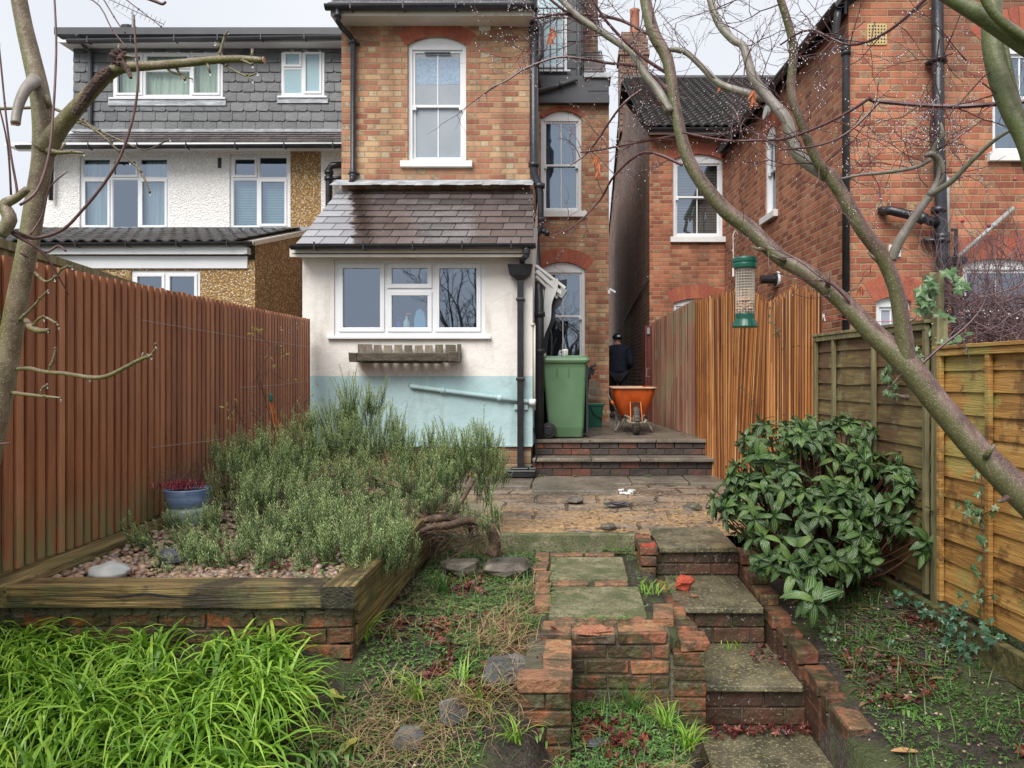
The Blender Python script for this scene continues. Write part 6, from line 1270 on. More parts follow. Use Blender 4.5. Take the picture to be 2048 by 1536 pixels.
b = MB(); b.tube([(x-.045, fy, zt_-.01), (x-.047, fy, Z_(470, fy)), (x-.038, fy, Z_(461, fy)), (x-.028, fy+.004, Z_(466, fy))], .0016, 6); b.tube([(x-.046, fy, zt_-.012), (x-.046, fy, zt_-.045)], .004, 6); obj('hanging_wire', b, m_wpaint, t)

# glazed pots
t = thing('glazed_pot', 'blue glazed pot with reddish heather at the end of the left sleeper', 'pot', (X_(377, 4.95), 4.95, -.93)); px_, py_ = X_(377, 4.95), 4.95
m_pot = gen('blue_glaze', [(0, (.12, .2, .36)), (.5, (.2, .3, .5)), (1, (.35, .45, .6))], 5, (1, 1, 5), bump=.0005, rough=.2, spec=.8); m_pot2 = gen('blue_green_glaze', [(0, (.13, .2, .15)), (1, (.26, .32, .24))], 5, (1, 1, 3), bump=.001, rough=.3)
b = MB(); zt_ = Z_(977, 4.95); b.lathe((px_, py_, zt_-.12), [(.125, 0), (.135, .05), (.145, .1), (.15, .115), (.152, .122), (.14, .124), (.135, .11), (.12, .1)], 30); obj('pot_body', b, m_pot, t, smooth=True)
b = MB(); b.lathe((px_, py_, -1.02), [(.12, 0), (.14, .05), (.142, .12), (.13, zt_-.12+1.02)], 30); obj('lower_pot', b, m_pot2, t, smooth=True)
b = MB(); b.lathe((px_, py_, zt_-.02), [(.138, 0), (.13, .005)], 20); obj('pot_soil', b, m_soil, t)
# canes
b = MB()
for (p, q) in (((560, 892, 5.9), (540, 800, 5.8)), ((572, 886, 5.95), (543, 802, 5.8))): b.tube([at(*p), at((p[0]+q[0])/2-2, (p[1]+q[1])/2, (p[2]+q[2])/2), at(*q)], .0038, 6)
t = solo('plant_support', b, m_orangerod, 'two thin orange canes leaning together against the fence under the climber', 'cane')
b = MB(); c = at(542, 797, 5.79); b.lathe(c-Vector((0, 0, .03)), [(.008, 0), (.014, .02), (.013, .06), (.006, .07)], 8); solo('cane_topper', b, m_fgreen, 'small green clip joining the tops of the orange canes', 'clip')
# fence wires
b = MB()
for (p0, p1) in (((283, 640, 0), (618, 694, 0)), ((303, 895, 0), (500, 868, 0)), ((480, 775, 0), (618, 762, 0))):
    def onf(px, py):
        k = (px-CX)/F; y = (-2.72+.054*2.9+.035)/(k+.054); return Vector((fx(y)+.035, y, Z_(py, y)))
    a_, c_ = onf(*p0[:2]), onf(*p1[:2]); b.tube([a_, (a_+c_)/2-Vector((0, 0, .01)), c_], .0018, 4)
solo('training_wires', b, m_grey, 'thin training wires stretched along the red-brown fence', 'wire')
# washing line with pegs
a_, c_ = at(1640, 632, 6.6), at(1850, 640, 5.2); b = MB(); b.tube([a_, a_.lerp(c_, .5)-Vector((0, 0, .03)), c_], .003, 5, smooth=4); 
wl = thing('washing_line', 'thin red washing line strung behind the lap panel', 'washing line', tuple(a_)); obj('line', b, gen('red_line', [(0, (.6, .06, .06)), (1, (.7, .1, .1))], 5, bump=0), wl)
for px_, lb in ((1648, 'grey peg on the washing line near the reed screen'), (1729, 'white peg on the washing line left of the small window'), (1822, 'white peg on the washing line beside the ivy')):
    f_ = (px_-1640)/210; c = a_.lerp(c_, f_)-Vector((0, 0, .03*math.sin(f_*3.14)))
    b = MB(); b.beam(c+Vector((0, 0, .03)), c-Vector((.015, 0, .04)), .012, .01); b.beam(c+Vector((0, 0, .03)), c-Vector((-.015, 0, .04)), .012, .01); b.tube([c+Vector((-.01, 0, .0)), c+Vector((.01, 0, 0))], .006, 6); solo('clothes_peg', b, m_upvc, lb, 'peg', 'pegs on the washing line')
# ================================================================ VEGETATION
def leafmat(name, stops, rough=.4, vein=None, island=.7, trans=.15, scale=30, spec=.5):
    g = NT(name); f = g.math('ADD', g.math('MULTIPLY', g.isl(), island), g.math('MULTIPLY', g.noise(scale, 3), 1-island)); c = g.ramp(f, stops)
    if vein:
        uv = g.n('SeparateXYZ', [g.n('UVMap')]).node; u, v = uv.outputs[0], uv.outputs[1]
        au = g.math('ABSOLUTE', g.math('SUBTRACT', u, .5))
        d0 = g.step(au, .01, .06); d1 = g.step(g.math('ABSOLUTE', g.math('SUBTRACT', au, .24)), .01, .06)
        k = g.math('MINIMUM', d0, d1)
        c = g.mixc(g.math('MULTIPLY', g.math('SUBTRACT', 1., k), vein[1]), c, vein[0])
        fine = g.math('SINE', g.math('MULTIPLY', g.math('ADD', v, g.math('MULTIPLY', au, .8)), 90.))
        g.bump(g.math('ADD', k, g.math('MULTIPLY', fine, .08)), .004)
    g.set('Base Color', c); g.set('Roughness', rough); g.set('Specular IOR Level', spec)
    if trans:
        o = g.t.nodes['Material Output']; tr = g.n('BsdfTranslucent', {'Color': c}); mxs = g.n('MixShader', [trans, g.b.outputs[0], tr]); g.t.links.new(mxs, o.inputs[0])
    return g.m
m_viburnum = leafmat('glossy_dark_leaf', [(0, (.010, .04, .008)), (.4, (.026, .082, .014)), (.75, (.06, .14, .024)), (.965, (.13, .22, .04)), (.99, (.4, .36, .05)), (1, (.3, .16, .05))], .12, ((.4, .5, .24), .7), .85, .08, spec=.7)
m_rosem = leafmat('rosemary_needle', [(0, (.06, .13, .04)), (.5, (.135, .24, .08)), (.85, (.21, .33, .12)), (1, (.32, .43, .2))], .5, None, .8, .15)
m_grassb = leafmat('bright_strap_leaf', [(0, (.07, .18, .02)), (.4, (.19, .38, .035)), (.8, (.36, .57, .07)), (.94, (.54, .66, .13)), (.985, (.7, .62, .2)), (1, (.4, .27, .12))], .36, None, .75, .3, spec=.6)
m_grassd = leafmat('dark_green_blade', [(0, (.03, .09, .02)), (.6, (.08, .19, .035)), (1, (.2, .32, .07))], .4, None, .75, .25)
m_straw = leafmat('dry_straw', [(0, (.2, .13, .06)), (.6, (.38, .27, .13)), (1, (.5, .4, .22))], .7, None, .8, .1)
m_weed = leafmat('small_weed_leaf', [(0, (.05, .13, .03)), (.5, (.12, .24, .06)), (.9, (.22, .36, .10)), (1, (.38, .44, .14))], .5, None, .8, .2)
m_ivy = leafmat('variegated_ivy_leaf', [(0, (.04, .10, .03)), (.5, (.10, .18, .07)), (.8, (.3, .38, .22)), (1, (.62, .66, .5))], .35, None, .55, .1)
m_ivyd = leafmat('ivy_leaf', [(0, (.015, .06, .03)), (.7, (.05, .13, .065)), (1, (.12, .22, .13))], .33, None, .8, .1)
m_dead = leafmat('dead_maple_leaf', [(0, (.03, .008, .008)), (.4, (.09, .018, .014)), (.8, (.17, .04, .026)), (1, (.32, .11, .06))], .38, None, .8, .1)
m_deadb = leafmat('brown_dead_leaf', [(0, (.04, .028, .02)), (.6, (.12, .075, .045)), (1, (.4, .24, .12))], .5, None, .8, .1)
m_yell = leafmat('yellow_leaf', [(0, (.42, .4, .06)), (1, (.6, .55, .14))], .4, None, .8, .2)
m_heather = leafmat('red_heather', [(0, (.15, .015, .03)), (.6, (.38, .04, .08)), (1, (.5, .2, .2))], .6, None, .8, .1)
def bark(nm, stops, green, gscale=3, lent=1.):
    g = NT(nm); p = g.pos(); c = g.ramp(g.noise(26, 8, g.n('VectorMath', [p, (1, 1, .45)], operation='MULTIPLY')), stops)
    nrm = g.n('SeparateXYZ', [g.n('NewGeometry', out='Normal')]).node.outputs
    gm = g.math('MULTIPLY', g.math('MULTIPLY', g.step(g.noise(gscale, 4), .35, .5), g.n('MapRange', [g.math('ADD', g.math('MULTIPLY', nrm[0], 1.), nrm[2]), .5, -.5, 0., 1.])), green[1]); c = g.mixc(gm, c, green[0])
    v = g.n('TexVoronoi', {'Vector': g.n('VectorMath', [p, (1, 1, 1.6)], operation='MULTIPLY'), 'Scale': 130.}); c = g.mixc(g.math('MULTIPLY', g.math('SUBTRACT', 1., g.step(v, .15, .32)), .6*lent), c, (.5, .42, .33))
    g.set('Base Color', c); g.set('Roughness', .5); g.bump(g.noise(40, 5), .003); return g.m
m_acer = bark('acer_bark', [(.3, (.075, .042, .035)), (.5, (.145, .085, .07)), (.7, (.25, .165, .14))], ((.10, .115, .035), .8))
m_acerpale = bark('pale_acer_twig_bark', [(.3, (.15, .125, .105)), (.6, (.28, .25, .22)), (.8, (.4, .38, .35))], ((.15, .17, .08), .5), lent=.3)
m_apple = bark('apple_bark', [(.3, (.09, .06, .035)), (.5, (.17, .125, .075)), (.7, (.28, .23, .16))], ((.13, .14, .035), .85))
m_twig = gen('dark_red_twig', [(0, (.055, .02, .022)), (1, (.13, .05, .05))], 20, bump=0, rough=.35)
m_twigb = gen('brown_twig', [(0, (.05, .035, .03)), (1, (.13, .085, .065))], 20, bump=0, rough=.5)
m_wood = gen('rosemary_wood', [(0, (.04, .024, .015)), (.6, (.10, .06, .035)), (1, (.2, .13, .08))], 18, (1, 1, 1), bump=.004, rough=.7)
m_cut = gen('fresh_cut_wood', [(0, (.3, .13, .07)), (1, (.45, .25, .15))], 30, bump=.001)
def dropmat():
    g = NT('water_drop'); o = g.t.nodes['Material Output']; a = g.n('BsdfGlossy', {'Color': (1, 1, 1, 1), 'Roughness': .05}); d = g.n('BsdfRefraction', {'Color': (1, 1, 1, 1), 'Roughness': .0, 'IOR': 1.33}); t_ = g.n('MixShader', [.1, d, a]); g.t.links.new(t_, o.inputs[0]); return g.m
m_drop = dropmat()

def leaf(mb, base, d, up, L, w, droop=.5, fold=.15, na=4, nl=5, tipf=1., shape=None):
    """an oval leaf blade with real curvature, uv across/along"""
    d = Vector(d).normalized(); up = Vector(up); s = d.cross(up); s = s.normalized() if s.length > 1e-4 else d.orthogonal().normalized(); u = s.cross(d)
    vs, uv = [], []; p = Vector(base); dd = d.copy()
    for i in range(nl+1):
        t = i/nl; W_ = w*(math.sin(math.pi*min(t*.97+.02, 1))**.75)*(1-.25*t) if not shape else w*shape(t)
        for k in range(na+1):
            x = (k/na-.5)*2; vs.append(p+s*x*W_*.5+u*(abs(x)*W_*fold)); uv.append((k/na, t))
        dd = (dd-u*droop/nl-Vector((0, 0, 1))*droop*.5/nl).normalized(); u = s.cross(dd); p = p+dd*L/nl
    m = na+1; mb.add(vs, [(i*m+k, i*m+k+1, (i+1)*m+k+1, (i+1)*m+k) for i in range(nl) for k in range(na)], uv)
def blade(mb, p, ang, L, w, up0=1.2, curl=2.2, seg=5):
    """a strap blade: rises, arches and hangs"""
    p = Vector(p); h = Vector((math.cos(ang), math.sin(ang), 0)); s = Vector((-h.y, h.x, 0)); el = up0; vs = []; tw = U(-.5, .5)
    for i in range(seg+1):
        t = i/seg; ww = w*(1-t**2.2)*.5+.0004; sd = s*math.cos(tw*t)+Vector((0, 0, 1))*math.sin(tw*t); vs += [p-sd*ww, p+sd*ww]
        p = p+(h*math.cos(el)+Vector((0, 0, 1))*math.sin(el))*L/seg; el -= curl/seg*(.4+1.2*t)
    mb.add(vs, [(2*i, 2*i+1, 2*i+3, 2*i+2) for i in range(seg)])
def flat_leaf(mb, p, r, n=5, tilt=.4, star=.45, lobes=5):
    M = Matrix.Rotation(U(0, 6.3), 3, 'Z') @ Matrix.Rotation(U(-tilt, tilt), 3, 'X') @ Matrix.Rotation(U(-tilt, tilt), 3, 'Y'); vs = [Vector((0, 0, 0))]
    N = lobes*2
    for i in range(N): a = 2*math.pi*i/N; q = r if i % 2 == 0 else r*star; vs.append(M @ Vector((q*math.cos(a), q*math.sin(a), U(-.15, .35)*r)))
    mb.add([Vector(p)+v for v in vs], [(0, 1+i, 1+(i+1) % N) for i in range(N)])

# ---------------- trees traced as limbs in space
def limb(mb, pts, seg=12, sm_=5, wob=.0): 
    P = []; Rr = []
    for q in pts: px, py, r, y = q; P.append(at(px, py, y)); Rr.append(r*y/F)
    return mb.tube(P, Rr, seg, smooth=sm_)
drops = []
def twig(mb, p, d, L, r, depth=2, wig=.35, seg=5, kids=(2, 4), drop=.5, grav=0., sides=4):
    p = Vector(p); d = Vector(d).normalized(); pts = [p]; n = max(3, int(seg)); st_ = L/n
    for i in range(n):
        d = (d+Vector((U(-wig, wig), U(-wig, wig)*.6, U(-wig, wig)+grav))).normalized(); p = p+d*st_; pts.append(p)
        if depth > 0 and i > 0 and R.random() < .75:
            sd = (d+Vector((U(-1, 1), U(-.6, .6), U(-.7, 1)))).normalized(); twig(mb, p, sd, L*U(.3, .6), r*.55, depth-1, wig, max(3, seg-1), kids, drop, grav, sides)
        if R.random() < drop*.6: drops.append((p-Vector((0, 0, r+.0015)), U(.0013, .0025)))
    mb.tube(pts, [r*(1-.65*i/n) for i in range(n+1)], sides, cap=False)
# right tree (acer), trunk outside the frame to the right, leaning in
t = thing('acer_tree', 'bare multi-stemmed acer leaning in from the right over the steps, beaded with raindrops', 'tree', (2.0, 2.3, -1.6))
b = MB()
SC = .67
P1 = [(2421, 1790, 64, 2.3), (2230, 1240, 54, 2.4), (2100, 1050, 47, 2.45), (2030, 975, 45, 2.5), (1960, 905, 40, 2.55), (1880, 812, 37, 2.6), (1810, 725, 38, 2.65), (1745, 665, 31, 2.7), (1680, 598, 26, 2.75), (1610, 543, 25, 2.8), (1560, 515, 23, 2.84), (1500, 458, 19, 2.9), (1450, 420, 18, 2.92), (1400, 360, 16, 2.94), (1370, 300, 15, 2.95), (1350, 210, 13, 2.96), (1335, 120, 14, 2.97), (1305, 60, 15, 2.98), (1285, -40, 13, 3.0), (1270, -200, 11, 3.0)]
P2 = [(1815, 735, 28, 2.64), (1806, 660, 25, 2.63), (1792, 580, 22, 2.62), (1765, 515, 22, 2.62), (1722, 455, 17, 2.62), (1685, 390, 16, 2.63), (1655, 345, 17, 2.64)]
P2a = [(1655, 350, 16, 2.64), (1632, 318, 12, 2.62), (1597, 232, 10, 2.6), (1582, 180, 10, 2.6), (1586, 90, 10, 2.58), (1560, -5, 9, 2.56), (1530, -100, 8, 2.5)]
P2b = [(1655, 350, 15, 2.64), (1615, 325, 13, 2.7), (1590, 298, 12, 2.73), (1573, 240, 11, 2.76), (1540, 199, 10, 2.8), (1506, 155, 10, 2.82), (1488, 95, 8, 2.85), (1465, 79, 8, 2.87), (1437, 45, 8, 2.9), (1418, -10, 7, 2.92), (1400, -80, 6, 2.95)]
P2c = [(1545, 200, 8, 2.8), (1500, 188, 8, 2.85), (1440, 168, 7, 2.9), (1400, 130, 6, 2.93), (1372, 105, 6, 2.95), (1340, 98, 5, 2.96)]
P1b = [(1340, 225, 10, 2.95), (1315, 180, 9, 2.98), (1291, 150, 8, 3.0), (1265, 105, 8, 3.05), (1235, 85, 7, 3.1), (1200, 62, 7, 3.12), (1160, 35, 6, 3.15), (1118, -5, 6, 3.2)]
for P_ in (P1, P2, P2a): limb(b, [(q0, q1, q2*(SC if q2 > 20 else .86), q3) for q0, q1, q2, q3 in P_])
obj('trunk', b, m_acer, t, smooth=True)
for P_ in (P2b, P2c, P1b): b = MB(); limb(b, P_, 10); obj('branch', b, m_acerpale, t, smooth=True)
b = MB()
P3 = [(1782, 520, 11, 2.62), (1800, 480, 10, 2.6), (1832, 430, 9, 2.58), (1862, 388, 8, 2.56), (1880, 355, 8, 2.55), (1880, 325, 7, 2.54), (1865, 308, 7, 2.53), (1850, 312, 4, 2.53)]
P3b = [(1858, 390, 7, 2.56), (1900, 365, 6, 2.5), (1945, 320, 5, 2.45), (1990, 280, 4, 2.4), (2030, 255, 3, 2.35)]
P3c = [(1865, 310, 5, 2.53), (1870, 292, 5, 2.52), (1885, 270, 4, 2.5), (1880, 245, 3, 2.5)]
P3d = [(1862, 318, 5, 2.53), (1830, 335, 4, 2.55), (1770, 345, 4, 2.56), (1720, 350, 3, 2.58), (1680, 358, 2, 2.6)]
for P_ in (P3, P3b, P3c, P3d): b = MB(); limb(b, P_, 8); obj('branch', b, m_acerpale, t, smooth=True)
b = MB()
T = []
LT_ = [[(2080, 200, 5, 2.2), (2048, 203, 5, 2.25), (1904, 213, 5, 2.35), (1759, 203, 4.5, 2.5), (1738, 196, 4, 2.5)], [(1738, 197, 3.5, 2.5), (1697, 224, 3, 2.52), (1639, 253, 3, 2.55), (1573, 277, 2.8, 2.6), (1510, 281, 2.5, 2.65), (1448, 281, 2.5, 2.7), (1365, 265, 2, 2.8)], [(1759, 203, 3, 2.5), (1700, 262, 2.6, 2.5), (1640, 290, 2.2, 2.5), (1560, 300, 1.6, 2.5)],
       [(1337, 180, 4, 2.97), (1283, 137, 3, 3.1), (1215, 126, 3, 3.2), (1170, 118, 3, 3.2), (1113, 115, 2.6, 3.2), (1051, 137, 2.2, 3.2), (1015, 160, 1.8, 3.2), (983, 175, 1.4, 3.2)], [(1283, 180, 3, 3), (1240, 215, 2.4, 3), (1180, 300, 2, 3.1), (1140, 330, 1.5, 3.1)],
       [(1365, 330, 3.5, 2.94), (1290, 305, 3, 3), (1230, 350, 2.4, 3.1), (1200, 400, 2, 3.2), (1150, 450, 1.6, 3.2), (1100, 475, 1.2, 3.2)], [(1360, 270, 3, 2.95), (1250, 290, 2, 3.1), (1200, 300, 1.6, 3.1), (1160, 305, 1.2, 3.1)],
       [(1870, -20, 4, 2.2), (1780, 60, 3, 2.3), (1700, 90, 2.6, 2.4), (1620, 60, 2.2, 2.5), (1560, 90, 1.6, 2.6)], [(1825, 745, 3.5, 2.64), (1880, 695, 2.8, 2.62), (1930, 655, 2.2, 2.6), (1960, 620, 1.6, 2.6), (1975, 590, 1, 2.6)],
       [(1300, 70, 4, 3), (1240, 40, 3.4, 3.1), (1180, 30, 3, 3.2), (1120, 28, 2.6, 3.2), (1060, 40, 2, 3.3)], [(1700, 605, 2.6, 2.7), (1665, 570, 2, 2.7), (1640, 560, 1.4, 2.7)],
       [(1235, 85, 5, 3.1), (1190, 60, 4, 3.15), (1140, 30, 3, 3.2), (1090, -10, 3, 3.2)], [(1340, 150, 4, 2.97), (1280, 110, 3.4, 3.0), (1215, 45, 3, 3.0), (1180, -10, 3, 3.0)]]
for P_ in LT_:
    q = limb(b, P_, 6)
    for i in range(2, len(q)-1, 2):
        if R.random() < .6: twig(b, q[i], (U(-1, .6), U(-.2, .2), U(-.6, .9)), U(.10, .28), .0022, 1, .4, 5, drop=.75)
        if R.random() < .7: drops.append((q[i]-Vector((0, 0, .006)), U(.002, .004)))
def sprout(P_, n, Lr, dirs, rr=.0026, depth=2, drop=.65):
    for k in range(n):
        i = R.randrange(len(P_)-1); f = R.random(); a_, c_ = P_[i], P_[i+1]; px, py, r, y = [a_[j]*(1-f)+c_[j]*f for j in range(4)]
        if py > 760: continue
        twig(b, at(px, py, y), dirs(), U(*Lr), rr, depth, .38, 6, drop=drop)
dl = lambda: (U(-1, .5), U(-.3, .3), U(-.3, 1)); dr = lambda: (U(-.4, 1), U(-.3, .3), U(-.5, 1)); da = lambda: (U(-1, 1), U(-.3, .3), U(-.5, 1))
sprout(P1b, 13, (.2, .5), dl); sprout(P1[13:], 8, (.15, .4), dl); sprout(P2c, 6, (.12, .35), da); sprout(P2b, 10, (.12, .4), da); sprout(P2a, 9, (.12, .4), da)
sprout(P3+P3b, 12, (.1, .3), dr, .002); sprout(P3c+P3c, 9, (.08, .2), lambda: (U(-1, 1), U(-.3, .3), U(.1, 1)), .002); sprout(P3d, 12, (.08, .22), da, .0018); sprout([(1150, 20, 2, 3.2), (1060, 60, 2, 3.3)], 9, (.15, .35), da, .002, 2, .9)
sprout([(2000, 60, 2, 2.3), (1700, 40, 2, 2.4), (1640, 120, 2, 2.5)], 10, (.12, .3), da, .0018, 2); sprout([(1290, 300, 2, 3), (1110, 470, 2, 3.2)], 3, (.08, .2), da, .0016, 1, .9)
obj('twigs', b, m_twig, t)['kind'] = 'stuff'
# spur stubs on the trunk
for px, py, y, d in ((1530, 500, 2.84, (-.8, 0, .1)), (1655, 575, 2.72, (0, -.3, 1)), (1762, 525, 2.62, (-.6, 0, .4)), (1800, 650, 2.63, (.5, -.5, .2)), (1815, 795, 2.55, (-.9, -.4, .1)), (1970, 915, 2.5, (.3, -.5, .7)), (2015, 995, 2.45, (-.6, -.3, -.2)), (1570, 520, 2.8, (-1, -.2, .2))):
    b = MB(); p = at(px, py, y); d = Vector(d).normalized(); b.tube([p, p+d*.03, p+d*.055+Vector((0, 0, .006))], [.011, .007, .004], 7); obj('spur', b, m_acer, t, smooth=True)
# second stem group, upper right
t2 = thing('maple_tree', 'thick green-barked limb arching down through the upper right corner', 'tree', (2.3, 2.05, -1.6))
b = MB(); limb(b, [(2300, 1790, 34, 2.0), (2200, 900, 34, 2.05), (2110, 480, 27, 2.1), (2060, 300, 20, 2.12), (2025, 225, 20, 2.14), (2000, 160, 20, 2.16), (1985, 80, 20, 2.18), (1985, -30, 18, 2.2), (1990, -160, 18, 2.2)]); limb(b, [(2110, 480, 10, 2.1), (2040, 215, 5, 2.14), (2018, 130, 6, 2.15), (2000, 40, 7, 2.16)], 8)
limb(b, [(2190, 200, 20, 2.0), (2090, 115, 20, 2.02), (2048, 88, 19, 2.03), (1985, 45, 18, 2.05), (1935, 15, 16, 2.07), (1870, -25, 14, 2.1), (1800, -80, 14, 2.1)]); limb(b, [(2170, 125, 10, 2.0), (2048, 75, 9, 2.0), (1990, 30, 9, 2.0), (1960, -20, 8, 2.0)], 8)
obj('trunk', b, bark('green_acer_bark', [(.3, (.05, .05, .025)), (.5, (.11, .105, .05)), (.7, (.2, .18, .1))], ((.09, .12, .03), .8), lent=.5), t2, smooth=True)
b = MB()
for k in range(9): twig(b, at(U(1850, 2060), U(0, 190), 2.15), (U(-1, .3), U(-.2, .3), U(-.8, .5)), U(.1, .3), .0022, 2, .4, 5, drop=.8)
obj('twigs', b, m_twig, t2)['kind'] = 'stuff'
# drops
b = MB()
for p, r in drops: b.blob(p, r, r, r*1.3, 6, 5, 0, 0)
obj('raindrops', b, m_drop, t, smooth=True)['kind'] = 'stuff'
# few hanging red leaves
b = MB()
for px, py, y in ((1507, 180, 2.8), (1505, 195, 2.8), (1443, 165, 2.9), (1103, 62, 3.2), (1100, 72, 3.2), (1197, 325, 3.1), (1196, 340, 3.1), (1193, 312, 3.1), (1722, 572, 2.7), (1105, 55, 3.2)):
    for s in (-1, 0, 1): leaf(b, at(px, py, y), (s*.45+U(-.2, .2), U(-.2, .2), -1), (0, -1, .2), U(.035, .05), .012, .1, .2, 2, 4)
obj('hanging_leaves', b, leafmat('orange_dead_leaf', [(0, (.4, .09, .03)), (1, (.6, .2, .07))], .5, None, .8, .2), t)

# left tree (apple)
drops = []
t = thing('apple_tree', 'lichen-spotted young apple tree with sawn stubs at the left edge of the garden', 'tree', (-1.9, 2.2, -1.6))
b = MB(); limb(b, [(q0, q1, q2*.68, q3) for q0, q1, q2, q3 in [(-140, 1780, 40, 2.2), (-75, 1200, 35, 2.2), (-25, 930, 31, 2.2), (2, 800, 29, 2.2), (18, 700, 30, 2.2), (33, 610, 28, 2.2), (55, 500, 27, 2.2), (68, 420, 27, 2.2), (82, 340, 27, 2.2), (88, 290, 30, 2.2), (86, 240, 28, 2.2), (78, 180, 26, 2.2), (62, 110, 24, 2.2), (48, 50, 22, 2.2), (35, -20, 21, 2.2), (20, -120, 18, 2.2)]], 16)
A1 = [(88, 300, 26, 2.2), (120, 255, 20, 2.19), (160, 208, 17, 2.18), (200, 165, 15, 2.17), (222, 145, 14, 2.16), (250, 135, 12, 2.15), (310, 131, 10, 2.13), (370, 126, 9.5, 2.1), (430, 120, 9, 2.08), (480, 118, 8.5, 2.06), (527, 121, 7.5, 2.05)]
limb(b, [(q0, q1, q2*.85, q3) for q0, q1, q2, q3 in A1], 12); obj('trunk', b, m_apple, t, smooth=True)
b = MB(); limb(b, [(150, 228, 7, 2.14), (180, 183, 10, 2.135), (205, 152, 11, 2.13), (222, 138, 7, 2.13)], 10); 
for k in range(60): b.blob(at(238+U(-13, 13), 116+U(-14, 14), 2.15+U(-.02, .02)), U(.003, .008), U(.003, .008), U(.003, .008), 5, 4, .4, k)
b.blob(at(238, 117, 2.15), .02, .02, .021, 10, 8, .4, 3); limb(b, [(245, 125, 7, 2.14), (255, 138, 6, 2.13), (262, 156, 3, 2.12)], 6)
obj('burr', b, gen('rough_burr', [(0, (.04, .022, .015)), (1, (.15, .08, .06))], 40, bump=.006), t)
b = MB(); limb(b, [(70, 160, 13, 2.17), (52, 178, 10, 2.12), (40, 203, 9, 2.1), (34, 225, 8.5, 2.09), (31, 247, 8.5, 2.08)], 12); obj('stub', b, m_acerpale, t, smooth=True)
b = MB(); b.lathe(at(31, 248, 2.08), [(.0115, -.002), (.0115, .001)], 12, Matrix.Rotation(.5, 3, 'X')); obj('cut_end', b, m_cut, t)
b = MB(); c = at(527, 121, 2.05); b.tube([c, c+Vector((.003, 0, 0))], .0103, 10); obj('cut_end', b, m_cut, t)
m_shoot = gen('red_brown_shoot', [(0, (.07, .03, .03)), (1, (.17, .085, .07))], 15, bump=0, rough=.4)
AL = [[(35, 738, 5, 2.2), (60, 737, 5, 2.18), (90, 744, 5, 2.15), (130, 747, 5, 2.12), (180, 755, 5.5, 2.1), (215, 752, 5.5, 2.08), (250, 735, 5, 2.06), (285, 717, 4.5, 2.05), (303, 712, 3.5, 2.04)], [(283, 717, 3, 2.05), (287, 705, 3, 2.05)], [(288, 716, 3, 2.05), (305, 706, 2, 2.04), (312, 690, 1.2, 2.03)], [(97, 742, 3.5, 2.15), (106, 720, 3, 2.14), (111, 698, 2.6, 2.14)], [(22, 785, 5, 2.2), (60, 790, 4.5, 2.18), (90, 793, 3.5, 2.15), (122, 796, 2.5, 2.12)], [(82, 790, 3, 2.16), (86, 775, 3, 2.15), (95, 771, 2, 2.15)],
      [(52, 640, 6, 2.2), (62, 655, 9, 2.17), (80, 662, 7, 2.14), (97, 660, 5, 2.12)], [(62, 660, 4, 2.17), (75, 640, 3.4, 2.15), (88, 634, 3, 2.14), (105, 642, 3, 2.13), (118, 652, 2.4, 2.12)], [(40, 640, 5, 2.17), (60, 620, 3, 2.15), (80, 598, 2.6, 2.14), (97, 580, 2, 2.13)], [(70, 545, 4, 2.2), (90, 563, 3.4, 2.17), (110, 555, 3, 2.15), (125, 537, 3, 2.14), (145, 533, 2.4, 2.13)],
      [(98, 302, 9, 2.18), (120, 305, 5, 2.15), (145, 304, 4, 2.13), (168, 306, 2.6, 2.12)], [(120, 304, 3, 2.15), (130, 285, 2.4, 2.15)], [(100, 215, 6, 2.19), (92, 190, 5, 2.18)], [(-10, 218, 4, 2.3), (40, 216, 4, 2.3), (95, 215, 4, 2.32), (120, 222, 4, 2.32), (175, 248, 3, 2.32), (200, 262, 2.6, 2.32), (250, 285, 2.2, 2.32), (290, 300, 1.8, 2.32), (330, 283, 2, 2.32), (340, 277, 1.5, 2.32)],
      [(140, 240, 3, 2.3), (190, 260, 3, 2.28), (240, 305, 2.6, 2.26), (275, 335, 2.6, 2.26), (288, 355, 3, 2.25), (300, 385, 1.6, 2.25)], [(155, 225, 2.4, 2.3), (185, 258, 2.4, 2.28), (225, 285, 1.6, 2.28)],
      [(475, 118, 3, 2.06), (488, 122, 3, 2.05), (505, 130, 2.5, 2.05)], [(437, 118, 4, 2.08), (443, 95, 3.4, 2.08), (450, 72, 3.4, 2.08), (456, 62, 3, 2.08)], [(440, 97, 2.6, 2.08), (430, 85, 2.4, 2.08)], [(440, 125, 2.6, 2.08), (470, 142, 2.4, 2.07), (495, 152, 2.8, 2.06), (515, 145, 1.6, 2.05)], [(492, 152, 2, 2.06), (505, 160, 1.4, 2.05)],
      [(330, 130, 3, 2.12), (340, 142, 3, 2.12), (362, 150, 2.4, 2.12), (385, 158, 1.6, 2.1)], [(350, 133, 2.6, 2.12), (362, 150, 3, 2.12), (370, 160, 3, 2.1)], [(415, 128, 3, 2.08), (420, 145, 2.6, 2.08)], [(503, 118, 3, 2.05), (505, 98, 3.4, 2.05)], [(238, 105, 4, 2.15), (238, 88, 3, 2.15)], [(245, 110, 3, 2.15), (272, 115, 2, 2.14)]]
AO = []
for P_ in AL:
    b = MB(); q = limb(b, [(a0, a1, a2*.8, a3) for a0, a1, a2, a3 in P_], 7, 4); AO.append(b)
    for p in q[2::6]: b.blob(p+Vector((0, -.002, .002)), .0045, .0045, .0045, 5, 4, .3, 1)
    if R.random() < .9: drops.append((q[-1]-Vector((0, 0, .006)), .003))
    if len(q) > 14: drops.append((q[len(q)//2]-Vector((0, 0, .009)), .003))
for b in AO: obj('branch', b, m_apple, t, smooth=True)
